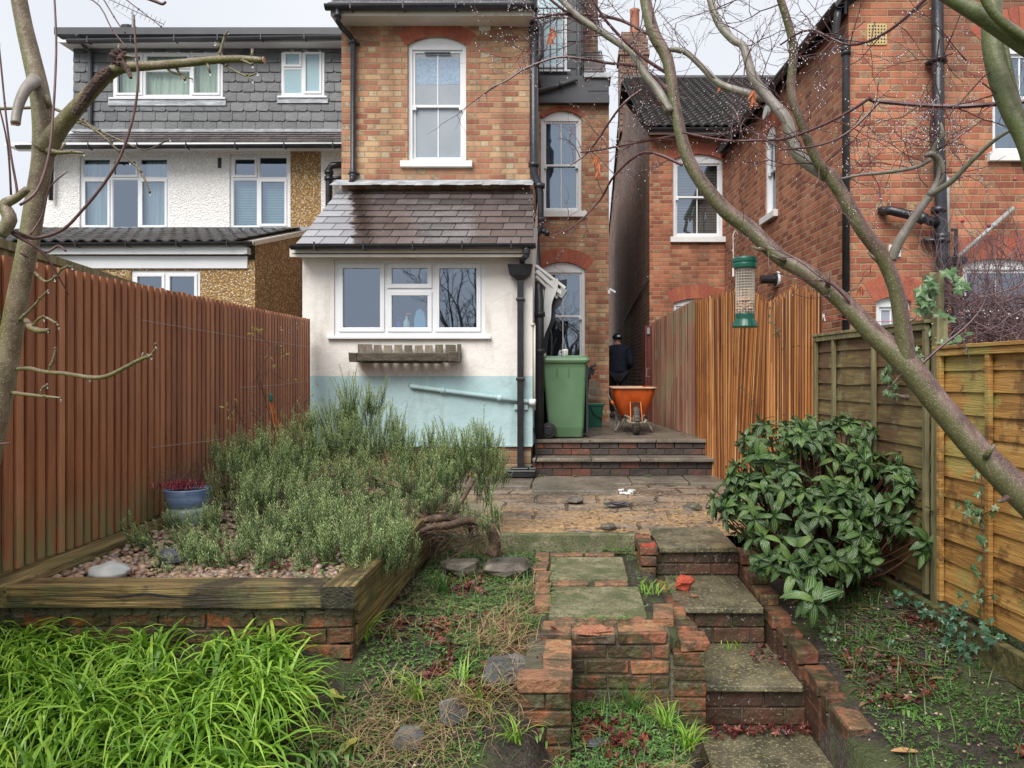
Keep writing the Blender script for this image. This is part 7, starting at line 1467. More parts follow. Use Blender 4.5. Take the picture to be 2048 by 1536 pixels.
LS_ = [[(0, 470, 14, 1.9), (20, 440, 16, 1.9), (10, 410, 13, 1.9), (35, 395, 9, 1.9), (55, 378, 8, 1.9)], [(5, 455, 8, 1.9), (50, 472, 6, 1.95), (75, 476, 5, 2.0), (125, 460, 4.4, 2.0), (165, 420, 4, 2.0), (200, 378, 4, 2.0), (235, 325, 3.8, 2.0), (258, 265, 3.4, 2.0), (272, 205, 3.4, 2.0), (276, 150, 3, 2.0), (271, 90, 2.6, 2.0), (268, 30, 2.6, 2.0)],
       [(40, 410, 4, 1.95), (75, 380, 4, 1.98), (98, 310, 3.6, 2.0), (107, 220, 3.2, 2.02), (112, 120, 3, 2.04), (112, 60, 2.8, 2.05), (108, -20, 2.6, 2.06)], [(30, 395, 4, 1.9), (34, 380, 3.4, 1.9), (22, 310, 3, 1.9), (12, 230, 2.6, 1.9), (2, 130, 2.4, 1.9), (-5, 60, 2, 1.9)], [(22, 390, 3, 1.9), (15, 290, 2.4, 1.88), (-5, 200, 2, 1.86)],
       [(0, 445, 6, 1.9), (30, 470, 5, 1.92), (80, 500, 3, 1.95), (110, 540, 2.2, 1.97), (137, 590, 1.6, 2)], [(20, 458, 4, 1.9), (50, 478, 3, 1.95), (90, 505, 3, 2), (115, 492, 4, 2.02), (132, 502, 3, 2.02)], [(60, 470, 2.4, 1.98), (85, 430, 2.2, 2), (100, 375, 2.2, 2), (135, 343, 1.6, 2)],
       [(85, -10, 2.6, 2.4), (185, 0, 2, 2.4), (225, 60, 1.8, 2.4), (257, 99, 1.4, 2.4)], [(205, -5, 2, 2.4), (235, 45, 1.8, 2.4), (250, 65, 1.2, 2.4)], [(240, -10, 1.8, 2.4), (290, 28, 1.5, 2.4), (322, 53, 1.2, 2.4)], [(290, -5, 5, 2.3), (310, 2, 5, 2.3), (325, 8, 4, 2.3), (332, 3, 3, 2.3)], [(40, 505, 3, 1.95), (55, 515, 3, 1.96)], [(-5, 625, 5, 2.1), (0, 640, 5, 2.1)], [(-5, 888, 3, 2.1), (22, 886, 2, 2.1)]]
for P_ in LS_: 
    b = MB(); q = limb(b, [(a0, a1, a2*(.72 if a2 < 7 else .85), a3) for a0, a1, a2, a3 in P_], 7, 4)
    for p in q[3::5]: b.blob(p, .0032, .0032, .004, 5, 4, .3, 1)
    obj('shoot', b, m_shoot if P_[0][2] < 9 else m_apple, t, smooth=True)
b = MB()
for p, r in drops: b.blob(p, r, r, r*1.4, 8, 6, 0, 0)
obj('raindrops', b, m_drop, t, smooth=True)['kind'] = 'stuff'

# ---------------- rosemary
t = thing('rosemary_bush', 'large sprawling rosemary with upright needle-covered shoots in the gravel bed', 'shrub', (-1.3, 5.0, -1.05))
wood = MB(); need = MB(); tips = MB(); m_rtip = leafmat('rosemary_tip', [(0, (.23, .34, .11)), (.6, (.37, .48, .18)), (1, (.5, .6, .3))], .5, None, .8, .2)
def shoot(p, d, L, nw=.0042, nl=.026, dens=230):
    p = Vector(p); d = Vector(d).normalized(); n = 6; pts = [p]; dd = d.copy(); bend = Vector((U(-.12, .12), U(-.12, .12), U(.05, .18)))
    for i in range(n): dd = (dd+bend/2).normalized(); p = p+dd*L/n; pts.append(p)
    wood.tube(pts, [.0022*(1-.6*i/n) for i in range(n+1)], 3, cap=False); N = int(L*dens)
    for k in range(N):
        t_ = (k+.5)/N; i = min(int(t_*n), n-1); q = pts[i].lerp(pts[i+1], t_*n-i); ax = (pts[i+1]-pts[i]).normalized()
        if t_ < .05: continue
        a = k*2.4+U(-.4, .4); o = ax.orthogonal().normalized(); o2 = ax.cross(o); r_ = (o*math.cos(a)+o2*math.sin(a)); nd = (r_+ax*U(.45, 1.0)).normalized(); ln = nl*U(.7, 1.25)*(1-.35*t_)
        s = nd.cross(ax).normalized()*nw*.5; tip = q+nd*ln+ax*ln*.15; m_ = q+nd*ln*.5
        (tips if t_ > .62 and R.random() < .8 else need).add([q-s*.6, m_-s, tip, m_+s, q+s*.6], [(0, 1, 2, 3, 4)])
def clump(px, py, y, wx, n, h, ztop_px, lean=(0, 0), spread=.5):
    """n shoots rising from a patch (px +- wx) at image row py to about ztop_px"""
    for j in range(max(3, n//7)):
        cx = X_(px, y)+U(-wx, wx); cy = y+U(-.26, .26); cz = Z_(py, y)+U(-.10, .07); hh = h*U(.55, 1.25); ld = Vector((lean[0]+U(-.35, .35)+(cx-X_(px, y))*.8, lean[1]+U(-.4, .2), 1))
        for k in range(8):
            a = U(0, 6.28); r_ = U(0, .05); o = Vector((math.cos(a)*r_, math.sin(a)*r_, U(-.05, .03))); shoot(Vector((cx, cy, cz))+o, ld+Vector((math.cos(a), math.sin(a), 0))*r_*9*spread+Vector((0, 0, U(0, .3))), hh*U(.5, 1.05)*(1.1-r_*5))
C = [  # px, row of shoot bases, depth, half width, count, shoot length
 (335, 1085, 4.4, .14, 40, .15, 0, (-.25, -.2)), (450, 1075, 4.5, .2, 60, .2, 0, (0, -.2)), (405, 1110, 4.2, .2, 60, .13, 0, (0, -.5)), (500, 1010, 4.9, .24, 75, .26, 0), (560, 1020, 4.8, .26, 80, .28, 0), (510, 960, 5.4, .27, 70, .30, 0), (470, 930, 5.7, .12, 34, .26, 0), (590, 930, 5.7, .3, 80, .28, 0), (620, 1050, 4.5, .25, 70, .2, 0, (.1, -.3)),
 (520, 900, 6.0, .1, 10, .22, 0), (565, 925, 5.8, .22, 40, .24, 0), (690, 900, 6.1, .32, 90, .34, 0), (700, 860, 6.2, .16, 40, .32, 0), (735, 830, 6.2, .11, 28, .30, 0), (650, 860, 6.3, .16, 24, .22, 0), (615, 880, 6.2, .05, 7, .22, 0, (-.5, 0)), (760, 900, 6.0, .25, 60, .28, 0), (820, 930, 5.9, .3, 70, .24, 0), (800, 880, 6.0, .1, 8, .24, 0), (868, 890, 6.0, .07, 9, .22, 0), (880, 950, 5.7, .3, 80, .26, 0), (950, 930, 5.7, .24, 70, .30, 0), (965, 900, 5.7, .1, 16, .3, 0), (985, 960, 5.6, .12, 26, .24, 0, (.35, 0)),
 (720, 970, 5.5, .3, 70, .26, 0), (800, 990, 5.4, .25, 40, .2, 0), (930, 1000, 5.2, .2, 34, .2, 0), (990, 1040, 5.0, .09, 12, .18, 0), (905, 1040, 5.0, .18, 22, .16, 0), (960, 1055, 4.8, .1, 10, .14, 0),
 (360, 1115, 4.2, .16, 40, .11, 0, (-.1, -.4)), (440, 1130, 4.05, .2, 70, .15, 0, (0, -.5)), (520, 1120, 4.1, .22, 90, .18, 0, (.1, -.4)), (600, 1110, 4.15, .2, 80, .18, 0, (0, -.3)), (390, 1120, 4.1, .12, 50, .13, 0, (-.3, -.4)), (560, 1070, 4.4, .25, 90, .22, 0, (0, -.3)), (640, 1100, 4.2, .16, 50, .17, 0, (0, -.4)), (720, 1050, 4.6, .25, 60, .22, 0), (800, 1030, 5.0, .25, 60, .2, 0), (850, 980, 5.4, .25, 60, .22, 0), (930, 960, 5.5, .2, 50, .24, 0), (660, 1010, 4.9, .25, 60, .22, 0),
 (690, 1100, 4.2, .17, 80, .26, 0, (-.1, -.2)), (745, 1120, 4.0, .17, 110, .27, 0, (0, -.1)), (785, 1125, 4.0, .07, 46, .26, 0, (.1, 0)), (770, 1070, 4.4, .12, 60, .26, 0, (.1, 0)), (655, 1060, 4.5, .15, 26, .16, 0), (600, 980, 5.2, .2, 36, .22, 0)]
for c in C: clump(c[0], c[1], c[2], c[3]*.92, int(c[4]*(2.1 if c[2] > 5.25 else 1.45)), c[5]*(1.12 if c[2] > 5.5 else 1), 0, *(c[7:8] or [(0, 0)]))
# trailing woody stems
for P_ in ([(985, 1110, 14, 4.9), (990, 1085, 12, 4.9), (975, 1050, 10, 4.9), (945, 1038, 9, 4.95), (900, 1035, 8, 5.0), (850, 1040, 7, 5.0), (800, 1060, 5, 4.95), (760, 1085, 4, 4.8)], [(975, 1050, 9, 4.9), (940, 1040, 9, 4.9), (900, 1050, 8, 4.85), (860, 1055, 6, 4.85), (820, 1075, 5, 4.8)], [(960, 1045, 8, 4.95), (930, 1030, 8, 5.1), (850, 1030, 8, 5.2), (820, 1000, 8, 5.3), (820, 960, 6, 5.4)],
           [(850, 1040, 7, 5.0), (810, 1010, 7, 5.1), (760, 985, 6, 5.2), (700, 975, 5, 5.3)], [(760, 985, 5, 5.2), (640, 990, 4, 5.2), (560, 1020, 4, 5)], [(860, 1030, 6, 5.1), (790, 1050, 5, 4.9), (700, 1100, 4, 4.5), (640, 1115, 3, 4.4)], [(870, 1000, 5, 5.2), (740, 955, 4, 5.4), (620, 950, 3, 5.4)], [(900, 1040, 6, 5), (930, 990, 5, 5.2), (960, 940, 4, 5.4)]):
    limb(wood, P_, 7, 4)
for k in range(200):
    px = U(800, 975); y = U(4.8, 5.1); p = at(px, U(1035, 1100), y); twig(wood, p, (U(-1, .4), U(-.3, .3), U(-.7, .2)), U(.08, .25), .0022, 0, .3, 4, drop=0)
for k in range(240):
    px = U(480, 900); y = U(4.4, 5.4); p = at(px, U(960, 1100), y); twig(wood, p, (U(-1, 1), U(-.3, .3), U(-.2, .7)), U(.08, .2), .0018, 0, .3, 4, drop=0)
obj('branches', wood, m_wood, t, smooth=True)['kind'] = 'stuff'
obj('needles', need, m_rosem, t)['kind'] = 'stuff'; obj('tip_needles', tips, m_rtip, t)['kind'] = 'stuff'

# ---------------- viburnum
t = thing('viburnum_shrub', 'broad evergreen shrub of glossy three-veined leaves spilling over the right side of the steps', 'shrub', (1.6, 4.6, -1.35))
lv = MB(); st_ = MB()
core = Vector((X_(1660, 4.8), 4.85, -1.32))
def rosette(p, out, n=7, L=.125, w=.05, dr_=.9):
    out = Vector(out).normalized(); o = out.orthogonal().normalized(); o2 = out.cross(o); a0 = U(0, 6.3)
    for k in range(n):
        a = a0+k*6.283/n+U(-.3, .3); d = (o*math.cos(a)+o2*math.sin(a))*U(.8, 1.2)+out*U(.1, .6)+Vector((0, 0, -.05)); l = L*U(.65, 1.15); leaf(lv, p, d, out+Vector((0, 0, .8)), l, w*U(.8, 1.15)*l/L, U(.35, 1.0)*dr_, .14, 4, 5)
    for k in range(2): d = out+o*U(-.5, .5)+o2*U(-.5, .5); leaf(lv, p, d, o, L*U(.35, .6), w*.5, .3, .2, 4, 4)
def vmass(px, py, y, rx_, ry_, rz_, n, inner=.6, Lr=.125):
    c = at(px, py, y)
    for k in range(n):
        th = U(0, 6.283); ph = math.asin(U(-.75, 1)); d = Vector((math.cos(ph)*math.cos(th), math.cos(ph)*math.sin(th), math.sin(ph)))
        if d.y > .5: continue
        s = U(inner, 1.0); p = c+Vector((d.x*rx_, d.y*ry_, d.z*rz_))*s; rosette(p, d+Vector((0, -.25, .35)), R.choice((4, 5, 6, 7, 8)), Lr*U(.6, 1.1))
        mid = (p+core)/2+Vector((U(-.1, .1), U(-.1, .1), -.06)); st_.tube([core+Vector((U(-.15, .15), U(-.1, .1), 0)), mid, p], [.008, .005, .0035], 5, smooth=3)
for a in [(1600, 930, 4.9, .3, .3, .25, 30, .2), (1700, 1000, 4.8, .3, .3, .3, 30, .2), (1600, 1060, 4.7, .25, .25, .25, 24, .2), (1620, 950, 4.85, .54, .42, .37, 105, .55), (1540, 1010, 4.75, .36, .36, .34, 66, .6), (1640, 1060, 4.55, .4, .4, .3, 66, .6), (1760, 1000, 4.6, .36, .36, .34, 44, .6), (1560, 880, 5.0, .3, .3, .16, 36, .5), (1690, 870, 5.0, .36, .3, .14, 34, .5), (1480, 1020, 4.9, .2, .25, .26, 28, .5), (1640, 1150, 4.35, .2, .2, .16, 18, .4, .125), (1800, 960, 4.6, .22, .22, .22, 22, .4), (1835, 1030, 4.35, .2, .2, .2, 20, .5), (1560, 1110, 4.5, .2, .2, .16, 20, .5), (1540, 900, 4.7, .2, .2, .12, 10, .4)]: vmass(*a)
for px, py, y, n, L, o in ((1617, 1195, 4.1, 6, .15, (0, -.5, .3)), (1845, 1105, 4.2, 5, .13, (.3, -.4, .2)), (1870, 1035, 4.2, 5, .12, (.5, -.3, .3)), (1850, 1060, 4.3, 6, .12, (.3, -.4, .3)), (1700, 1130, 4.25, 6, .13, (.2, -.4, .3)), (1590, 1150, 4.3, 6, .13, (-.2, -.4, .3))): rosette(at(px, py, y), o, n, L, L*.4, 1.2)
rosette(at(1628, 1205, 4.0), (0, -.4, .2), 6, .165, .07, 1.5)
obj('foliage', lv, m_viburnum, t, smooth=True)['kind'] = 'stuff'
obj('stems', st_, gen('red_brown_stem', [(0, (.08, .03, .02)), (1, (.2, .08, .05))], 10), t)['kind'] = 'stuff'

# ---------------- strap-leaf clumps (bright green)
b = MB()
def tussock(mb, x, y, n, L, w=.008, up=(.7, 1.45), curl=(1.4, 2.8), z=None, r=.05, bias=None):
    z = zg(x, y) if z is None else z
    for k in range(n):
        a = U(0, 6.283) if bias is None else R.gauss(bias, .9); blade(mb, (x+U(-r, r), y+U(-r, r), z), a, L*U(.6, 1.1), w*U(.7, 1.2), U(*up), U(*curl), 6)
ctr = []
for k in range(135):
    y = 2.45+.95*R.random(); x = U(-2.75, -1.22)
    if y > 3.2 and x > -1.3: continue
    if x > -1.15 and y < 2.75: continue
    ctr.append((x, y))
for x, y in ctr: tussock(b, x, y, 24, .44*(1.0 if y < 3.1 else .68), .016, up=(.75, 1.45), curl=(2.2, 3.4), r=.05, bias=R.gauss(-.8, .4) if R.random() < .7 else None)
tag(obj('strap_leaf_grass', b, m_grassb), 'dense clumps of bright yellow-green arching strap leaves filling the lower left corner', None, None, 'stuff')
def onetuft(x, y, n, L, m, label, name='grass_tuft', cat='grass tuft', w=.007, up=(.8, 1.45), curl=(1.2, 2.6), z=None, r=.025, grp='tufts of strap leaves on the soil'):
    q = MB(); tussock(q, x, y, n, L, w, up, curl, z, r); return solo(name, q, m, label, cat, grp)
def gp(px, py, y0=2.6, y1=6):   # ground point seen at a pixel
    lo = None; y = y0
    while y < y1:
        x = X_(px, y)
        if Z_(py, y) <= zg(x, y, False): break
        y += .01
    # walk outwards: the first depth where the ray has reached the ground
    y = 2.0
    while y < 7 and Z_(py, y) > zg(X_(px, y), y, False): y += .01
    return X_(px, y), y
for px, py, n, L, m, lb in ((725, 1285, 34, .22, m_grassb, 'bright tuft at the corner of the raised bed'), (885, 1190, 46, .17, m_grassd, 'dense dark green tuft of upright blades in the middle of the soil'), (835, 1400, 30, .2, m_grassb, 'arching bright tuft in the dry grass left of the broken slate'), (925, 1375, 20, .17, m_grassb, 'small tuft beside the red leaves near the pier'), (1030, 1490, 26, .17, m_grassb, 'bright tuft at the foot of the brick pier'), (1270, 1425, 34, .2, m_grassd, 'dark tuft in front of the retaining wall'), (1375, 1500, 46, .17, m_grassb, 'bright tuft at the near corner of the bottom slab'), (1330, 1460, 26, .16, m_grassb, 'thin tuft against the foot of the wall near the steps'), (645, 1290, 18, .17, m_grassb, 'tuft below the front sleeper near its right end'), (1060, 1260, 22, .14, m_grassd, 'small dark blades beside the path edging'), (960, 1420, 16, .2, m_grassb, 'sparse long blades near the lower slate')):
    x, y = gp(px, py); onetuft(x, y, n, L, m, lb, up=(1.1, 1.5) if 'upright' in lb else (.8, 1.45), curl=(.4, 1.2) if 'upright' in lb else (1.2, 2.6))
x, y = 1.3, 3.05; onetuft(1.2, 3.05, 60, .2, m_grassd, 'dense dark green tuft at the bottom right of the slab', w=.003, up=(1.2, 1.55), curl=(.2, .8), z=-1.82)
x, y = X_(1470, 3.9), 3.95; q = MB(); tussock(q, X_(1465, 4.35), 4.36, 26, .07, .004, z=-1.6, r=.06); solo('grass_tuft', q, m_grassb, 'short grass growing along the back of the lowest stone tread', 'grass tuft', 'tufts of strap leaves on the soil')
q = MB(); tussock(q, .50, 4.5, 50, .1, .006, z=-1.31, r=.09, curl=(1, 2)); solo('grass_tuft', q, m_grassb, 'bright tuft between the path slab and the steps', 'grass tuft', 'tufts of strap leaves on the soil')
q = MB(); tussock(q, .66, 4.98, 14, .06, .004, z=-1.37, r=.03); solo('grass_tuft', q, m_grassd, 'tiny tuft behind the loose red brick on the middle step', 'grass tuft', 'tufts of strap leaves on the soil')

# ---------------- ground litter (uncountable)
weeds, straw, dead, sprigs = MB(), MB(), MB(), MB()
def inpath(x, y): return (-.24 < x < .62 and 3.7 < y < 5.45) or (.5 < x < 1.38 and 2.8 < y < 5.5) or (x < -1.0 and y > 3.38) or (-.26 < x < 0 and 3.18 < y < 3.8)
def patch(x, y, s): return mnoise.noise(Vector((x*2.2+s*7, y*2.2, s)))
def rosw(x, y, z, n, r):
    for k in range(n):
        a = U(0, 6.283); l = r*U(.5, 1.1); leaf(weeds, (x, y, z+.003), (math.cos(a), math.sin(a), U(.15, .9)), (0, 0, 1), l, l*.5, .5, .1, 2, 3)
n = 0
for k in range(17000):
    if R.random() < .55: x, y = U(-1.5, -.2), U(2.6, 5.4)
    else: x, y = U(1.25, 2.25), U(2.6, 4.8)
    if k % 9 == 0: x, y = U(-.1, .6), U(3.0, 3.68)
    if inpath(x, y): continue
    z = zg(x, y); right = x > 1.2
    if patch(x, y, 1) > (-.3 if not right else -.12) or (right and x < 1.75 and y < 3.9 and R.random() < .5): rosw(x, y, z+U(0, .015), R.choice((3, 4, 5)), U(.012, .028) if not right else U(.01, .022))
    if patch(x, y, 2) > .22 and R.random() < .28: flat_leaf(dead, (x, y, z+.012), U(.015, .035), tilt=.7)
    if not right and patch(x, y, 3) > .12 and y < 4.6 and R.random() < .2:
        for q in range(7): a = R.gauss(-.6, 1.2); blade(straw, (x+U(-.04, .04), y+U(-.04, .04), z+U(0, .02)), a, U(.07, .2), .0022, U(.1, .8), U(.6, 1.8), 4)
    if R.random() < .2: blade(sprigs, (x, y, z), U(0, 6.28), U(.04, .15), .0038, U(.5, 1.4), U(.8, 2), 4)
for px, py, n, s in ((960, 1395, 46, 18), (900, 1310, 20, 20), (1010, 1240, 26, 26), (790, 1200, 16, 14), (1085, 1330, 20, 7), (560, 1290, 12, 20), (930, 1170, 18, 20), (1240, 1480, 46, 30), (1170, 1460, 20, 20), (1430, 1455, 10, 8), (880, 1270, 18, 14), (760, 1110, 10, 14), (870, 1350, 16, 12), (540, 1410, 16, 12), (985, 1110, 14, 10), (500, 1440, 14, 12)):
    for k in range(int(n*1.4)):
        x, y = gp(px+R.gauss(0, s), py+R.gauss(0, s*.6)); flat_leaf(dead, (x, y, zg(x, y)+.02), U(.015, .035), tilt=.8)
for k in range(120): x = U(.66, 1.22); y = R.gauss(3.78, .03); flat_leaf(dead, (x, min(y, 3.84), -1.815+U(0, .02)), U(.012, .028), tilt=.9)
for k in range(26): flat_leaf(dead, (U(1.0, 1.17), U(4.1, 4.4), -1.59), U(.012, .025), tilt=.9)
for k in range(70): x, y = U(-2.3, -1.2), U(3.6, 4.5); flat_leaf(dead, (x, y, -.985+.02*sm(3.6, 4.6, y)), U(.012, .028), tilt=.8)
for px, py, n, s in ((790, 1395, 110, 40), (700, 1480, 130, 50), (880, 1480, 160, 50), (930, 1400, 90, 40), (850, 1240, 60, 60), (960, 1260, 110, 50), (1040, 1200, 60, 40), (1010, 1300, 60, 30), (760, 1450, 120, 40), (610, 1480, 60, 40)):
    for k in range(int(n*1.0)):
        x, y = gp(px+R.gauss(0, s), py+R.gauss(0, s*.5)); blade(straw, (x, y, zg(x, y)+U(0, .03)), U(0, 6.28), U(.08, .22), .002, U(.0, .7), U(.4, 1.8), 4)
for k in range(150):   # weeds between slabs and at wall feet
    x, y, z = R.choice(((U(.4, .47), U(4.0, 5.35), -1.285), (-.14+U(-.02, .02), U(3.95, 5.3), -1.29), (U(-.3, .4), U(5.4, 5.47), -1.28), (U(.36, .46), U(5.1, 5.47), -1.27), (U(0, .3), U(3.86, 3.9), -1.27))); rosw(x, y, z, 4, .022)
for k in range(90): x, y = U(-1.9, -1.25), U(3.6, 3.95); rosw(x+.25, y, -.99, 4, .022)
for k in range(50): rosw(U(-1.9, 1.7), U(5.6, 8.5), PZ-.0, 5, .03) if R.random() < .45 else None
for px, py, zz, yy in ((1078, 935, -1.15, 8.52), (1152, 950, -1.15, 8.5), (1295, 952, -1.15, 8.5)):
    for k in range(9): a = U(0, 6.3); leaf(weeds, (X_(px, yy)+U(-.03, .03), yy, zz), (math.cos(a), math.sin(a), .8), (0, 0, 1), U(.03, .07), .025, .6, .1, 2, 3)
# dandelion-like clumps
big = MB()
for px, py, n, L in ((690, 1490, 42, .12), (620, 1500, 30, .12), (900, 1120, 10, .09), (1820, 1420, 30, .10), (1760, 1395, 14, .07), (1880, 1440, 16, .08), (1090, 1480, 8, .07), (660, 1420, 10, .1)):
    for k in range(n):
        x, y = gp(px+R.gauss(0, 16), py+R.gauss(0, 9)); a = U(0, 6.28); leaf(big, (x, y, zg(x, y)), (math.cos(a), math.sin(a), U(.3, .9)), (0, 0, 1), L*U(.6, 1.1), L*.26, .9, .2, 2, 6, shape=lambda t: (.35+.65*math.sin(math.pi*t))*(1 if int(t*12) % 2 else .6))
tag(obj('broad_weeds', big, leafmat('weed_rosette', [(0, (.07, .17, .03)), (.6, (.15, .3, .06)), (1, (.3, .42, .16))], .45, None, .8, .2)), kind='stuff')
tag(obj('weeds', weeds, m_weed), kind='stuff'); tag(obj('dry_grass', straw, m_straw), kind='stuff'); tag(obj('fallen_leaves', dead, m_dead), kind='stuff'); tag(obj('grass_blades', sprigs, m_grassd), kind='stuff')
yl = MB()
for px, py in ((612, 1420), (672, 1418), (700, 1512), (10, 1460)): x, y = gp(px+1, py); flat_leaf(yl, (x, y, zg(x, y)+.05), .05, tilt=.5, star=.7)
tag(obj('yellow_leaves', yl, m_yell), kind='stuff')
q = MB(); x, y = gp(1810, 1518); leaf(q, (x-.06, y, zg(x, y)+.015), (1, 0, .05), (0, 0, 1), .13, .05, .1, .12, 4, 6); solo('dry_leaf', q, leafmat('tan_leaf', [(0, (.5, .27, .12)), (1, (.62, .38, .18))], .5), 'large tan dry leaf lying on the dark soil at the bottom right', 'leaf', smooth=True)
# bark and twig litter under the shrub and on the soil
b = MB(); pc = MB()
for k in range(330):
    x, y = U(1.35, 2.15), U(3.0, 4.9)
    if R.random() < .4: y = U(3.7, 4.4)
    p = Vector((x, y, zg(x, y)+.008)); twig(b, p, (U(-1, 1), U(-1, 1), U(-.05, .15)), U(.05, .2), .0018, 0, .15, 3, drop=0)
for k in range(260):
    x, y = U(1.4, 2.0), U(3.55, 4.7); a = U(0, 6.3); leaf(pc, (x, y, zg(x, y)+.01), (math.cos(a), math.sin(a), .1), (0, 0, 1), U(.04, .1), U(.012, .03), .2, .3, 2, 4)
for k in range(120): x, y = U(-1.2, -.3), U(2.7, 5.0); p = Vector((x, y, zg(x, y)+.015)); twig(b, p, (U(-1, 1), U(-1, 1), U(0, .3)), U(.05, .15), .0014, 0, .2, 3, drop=0)
tag(obj('twig_litter', b, m_twigb), kind='stuff'); tag(obj('brown_leaf_litter', pc, m_deadb), kind='stuff')
b = MB()
for k in range(420):
    x, y = (U(1.3, 2.2), U(2.6, 4.6)) if R.random() < .6 else (U(-1.2, -.3), U(2.8, 5.3)); r = U(.003, .009); b.blob((x, y, zg(x, y)+r*.4), r*1.2, r, r*.7, 5, 4, .2, k)
tag(obj('grit', b, gen('pale_grit', [(0, (.2, .13, .08)), (1, (.6, .5, .36))], 9, island=.8, bump=0)), kind='stuff')
# rocks and slates on the soil
for px, py, r1_, r2_, r3_, m, lb, sd in ((1010, 1138, .17, .12, .075, m_rock, 'angular grey-brown rock with a flat lit top beside the path', 12), (925, 1112, .15, .1, .08, m_rock, 'dark rock under the rosemary stem', 17), (1010, 1112, .09, .07, .05, m_rockb, 'smaller grey slaty rock behind the angular rock', 21)):
    x, y = X_(px, 4.9), 4.9
    q = MB(); q.blob((x, y+(.14 if sd == 21 else 0), -1.28+.02), r1_, r2_, r3_, 8, 6, .3, sd); q.v = [Vector((v.x, v.y, min(v.z, -1.28+r3_*.75+.06*(v.x-x)))) for v in q.v]; solo('rock', q, m, lb, 'rock', 'rocks beside the path', bevel=.006)
def slate(px, py, w, d, rz, lb, tl=.1, y=None):
    x, yy = gp(px, py); q = MB(); z = zg(x, yy)+.02; poly = [(-.5, -.3), (-.2, -.5), (.45, -.42), (.5, .2), (.2, .5), (-.35, .42)]; Mx = Matrix.Translation((x, yy, z)) @ Matrix.Rotation(rz, 4, 'Z') @ Matrix.Rotation(tl, 4, 'X')
    q.T = Mx; q.prism([(a*w, c*d) for a, c in poly], -.009, .009, 'z'); q.T = None; solo('slate_piece', q, m_rockb, lb, 'slate', 'broken slates on the soil', bevel=.003)
slate(1018, 1345, .26, .2, .2, 'wet multicoloured broken slate leaning against the low brick wing', .35); slate(905, 1440, .13, .14, .5, 'dark slate half buried in dry grass near the bottom', .5); slate(815, 1480, .14, .13, -.2, 'grey slate half buried at the bottom centre', .4); slate(1192, 1492, .08, .05, .3, 'small pale slate chip in front of the retaining wall', .1); slate(1565, 1230, .1, .12, .8, 'pinkish stone fragment beside the step flank below the shrub', .6)
# potted heather
t = thing('heather_plant', 'reddish heather with wiry stems growing in the blue glazed pot', 'plant', (X_(377, 4.95), 4.95, Z_(980, 4.95))); b = MB(); c = at(372, 975, 4.95)
for k in range(420): a = U(0, 6.3); blade(b, c+Vector((R.gauss(-.03, .06), R.gauss(0, .05), 0)), a, U(.03, .08), .005, U(.5, 1.5), U(0, 1.5), 3)
obj('foliage', b, m_heather, t)['kind'] = 'stuff'; b = MB()
for k in range(60): twig(b, c+Vector((U(-.1, .12), U(-.06, .06), 0)), (U(-1, 1), U(-.4, .4), U(.0, 1.2)), U(.08, .24), .0014, 1, .35, 5, drop=0, grav=-.05)
obj('stems', b, m_twig, t)['kind'] = 'stuff'
# climber on the left fence
t = thing('climbing_plant', 'thin climber with a few yellow leaves trained over the fence', 'climber', (fx(6.6)+.1, 6.6, -1.0)); b = MB(); l = MB()
def onf(px, py, o=.05):
    k = (px-CX)/F; y = (-2.72+.054*2.9+.035)/(k+.054); return Vector((fx(y)+.035+o, y, Z_(py, y)))
ST = [[(545, 900), (520, 830), (508, 790), (500, 750), (505, 715), (520, 690), (500, 668), (478, 660)], [(540, 900), (515, 860), (520, 800), (508, 760), (515, 720), (545, 690), (580, 650), (590, 640)], [(505, 750), (530, 740), (560, 760), (580, 750)], [(510, 790), (550, 800), (590, 810), (600, 800)], [(500, 860), (470, 850), (450, 815), (440, 830)], [(515, 800), (480, 840), (460, 850)], [(520, 690), (545, 695), (560, 710), (580, 718)], [(535, 880), (560, 850), (590, 870), (612, 860)], [(530, 850), (500, 840), (485, 800), (500, 770)], [(540, 870), (570, 820), (610, 790)]]
for s in ST:
    pts = b.tube([onf(px, py, U(.03, .09)) for px, py in s], .0028, 5, smooth=5)
    for k in range(4): twig(b, R.choice(pts), (U(-.3, .3), U(-1, 1), U(-.6, .8)), U(.06, .2), .0014, 1, .4, 5, drop=0)
for px, py in ((495, 655), (505, 660), (490, 668), (580, 650), (590, 648), (548, 658), (550, 695), (552, 708), (540, 728), (560, 755), (575, 758), (440, 805), (455, 800), (448, 820), (436, 818), (445, 832), (595, 808), (602, 802), (590, 796), (540, 850), (500, 866), (512, 875), (622, 768), (525, 712), (612, 790)):
    for k in range(R.choice((2, 3, 4))): leaf(l, onf(px+U(-5, 5), py+U(-4, 4), .07), (U(-.3, .6), U(-1, 1), U(-.8, .3)), (1, 0, .3), U(.035, .06), .014, .4, .15, 2, 4)
obj('stems', b, m_twigb, t)['kind'] = 'stuff'; obj('leaves', l, m_yell, t)['kind'] = 'stuff'
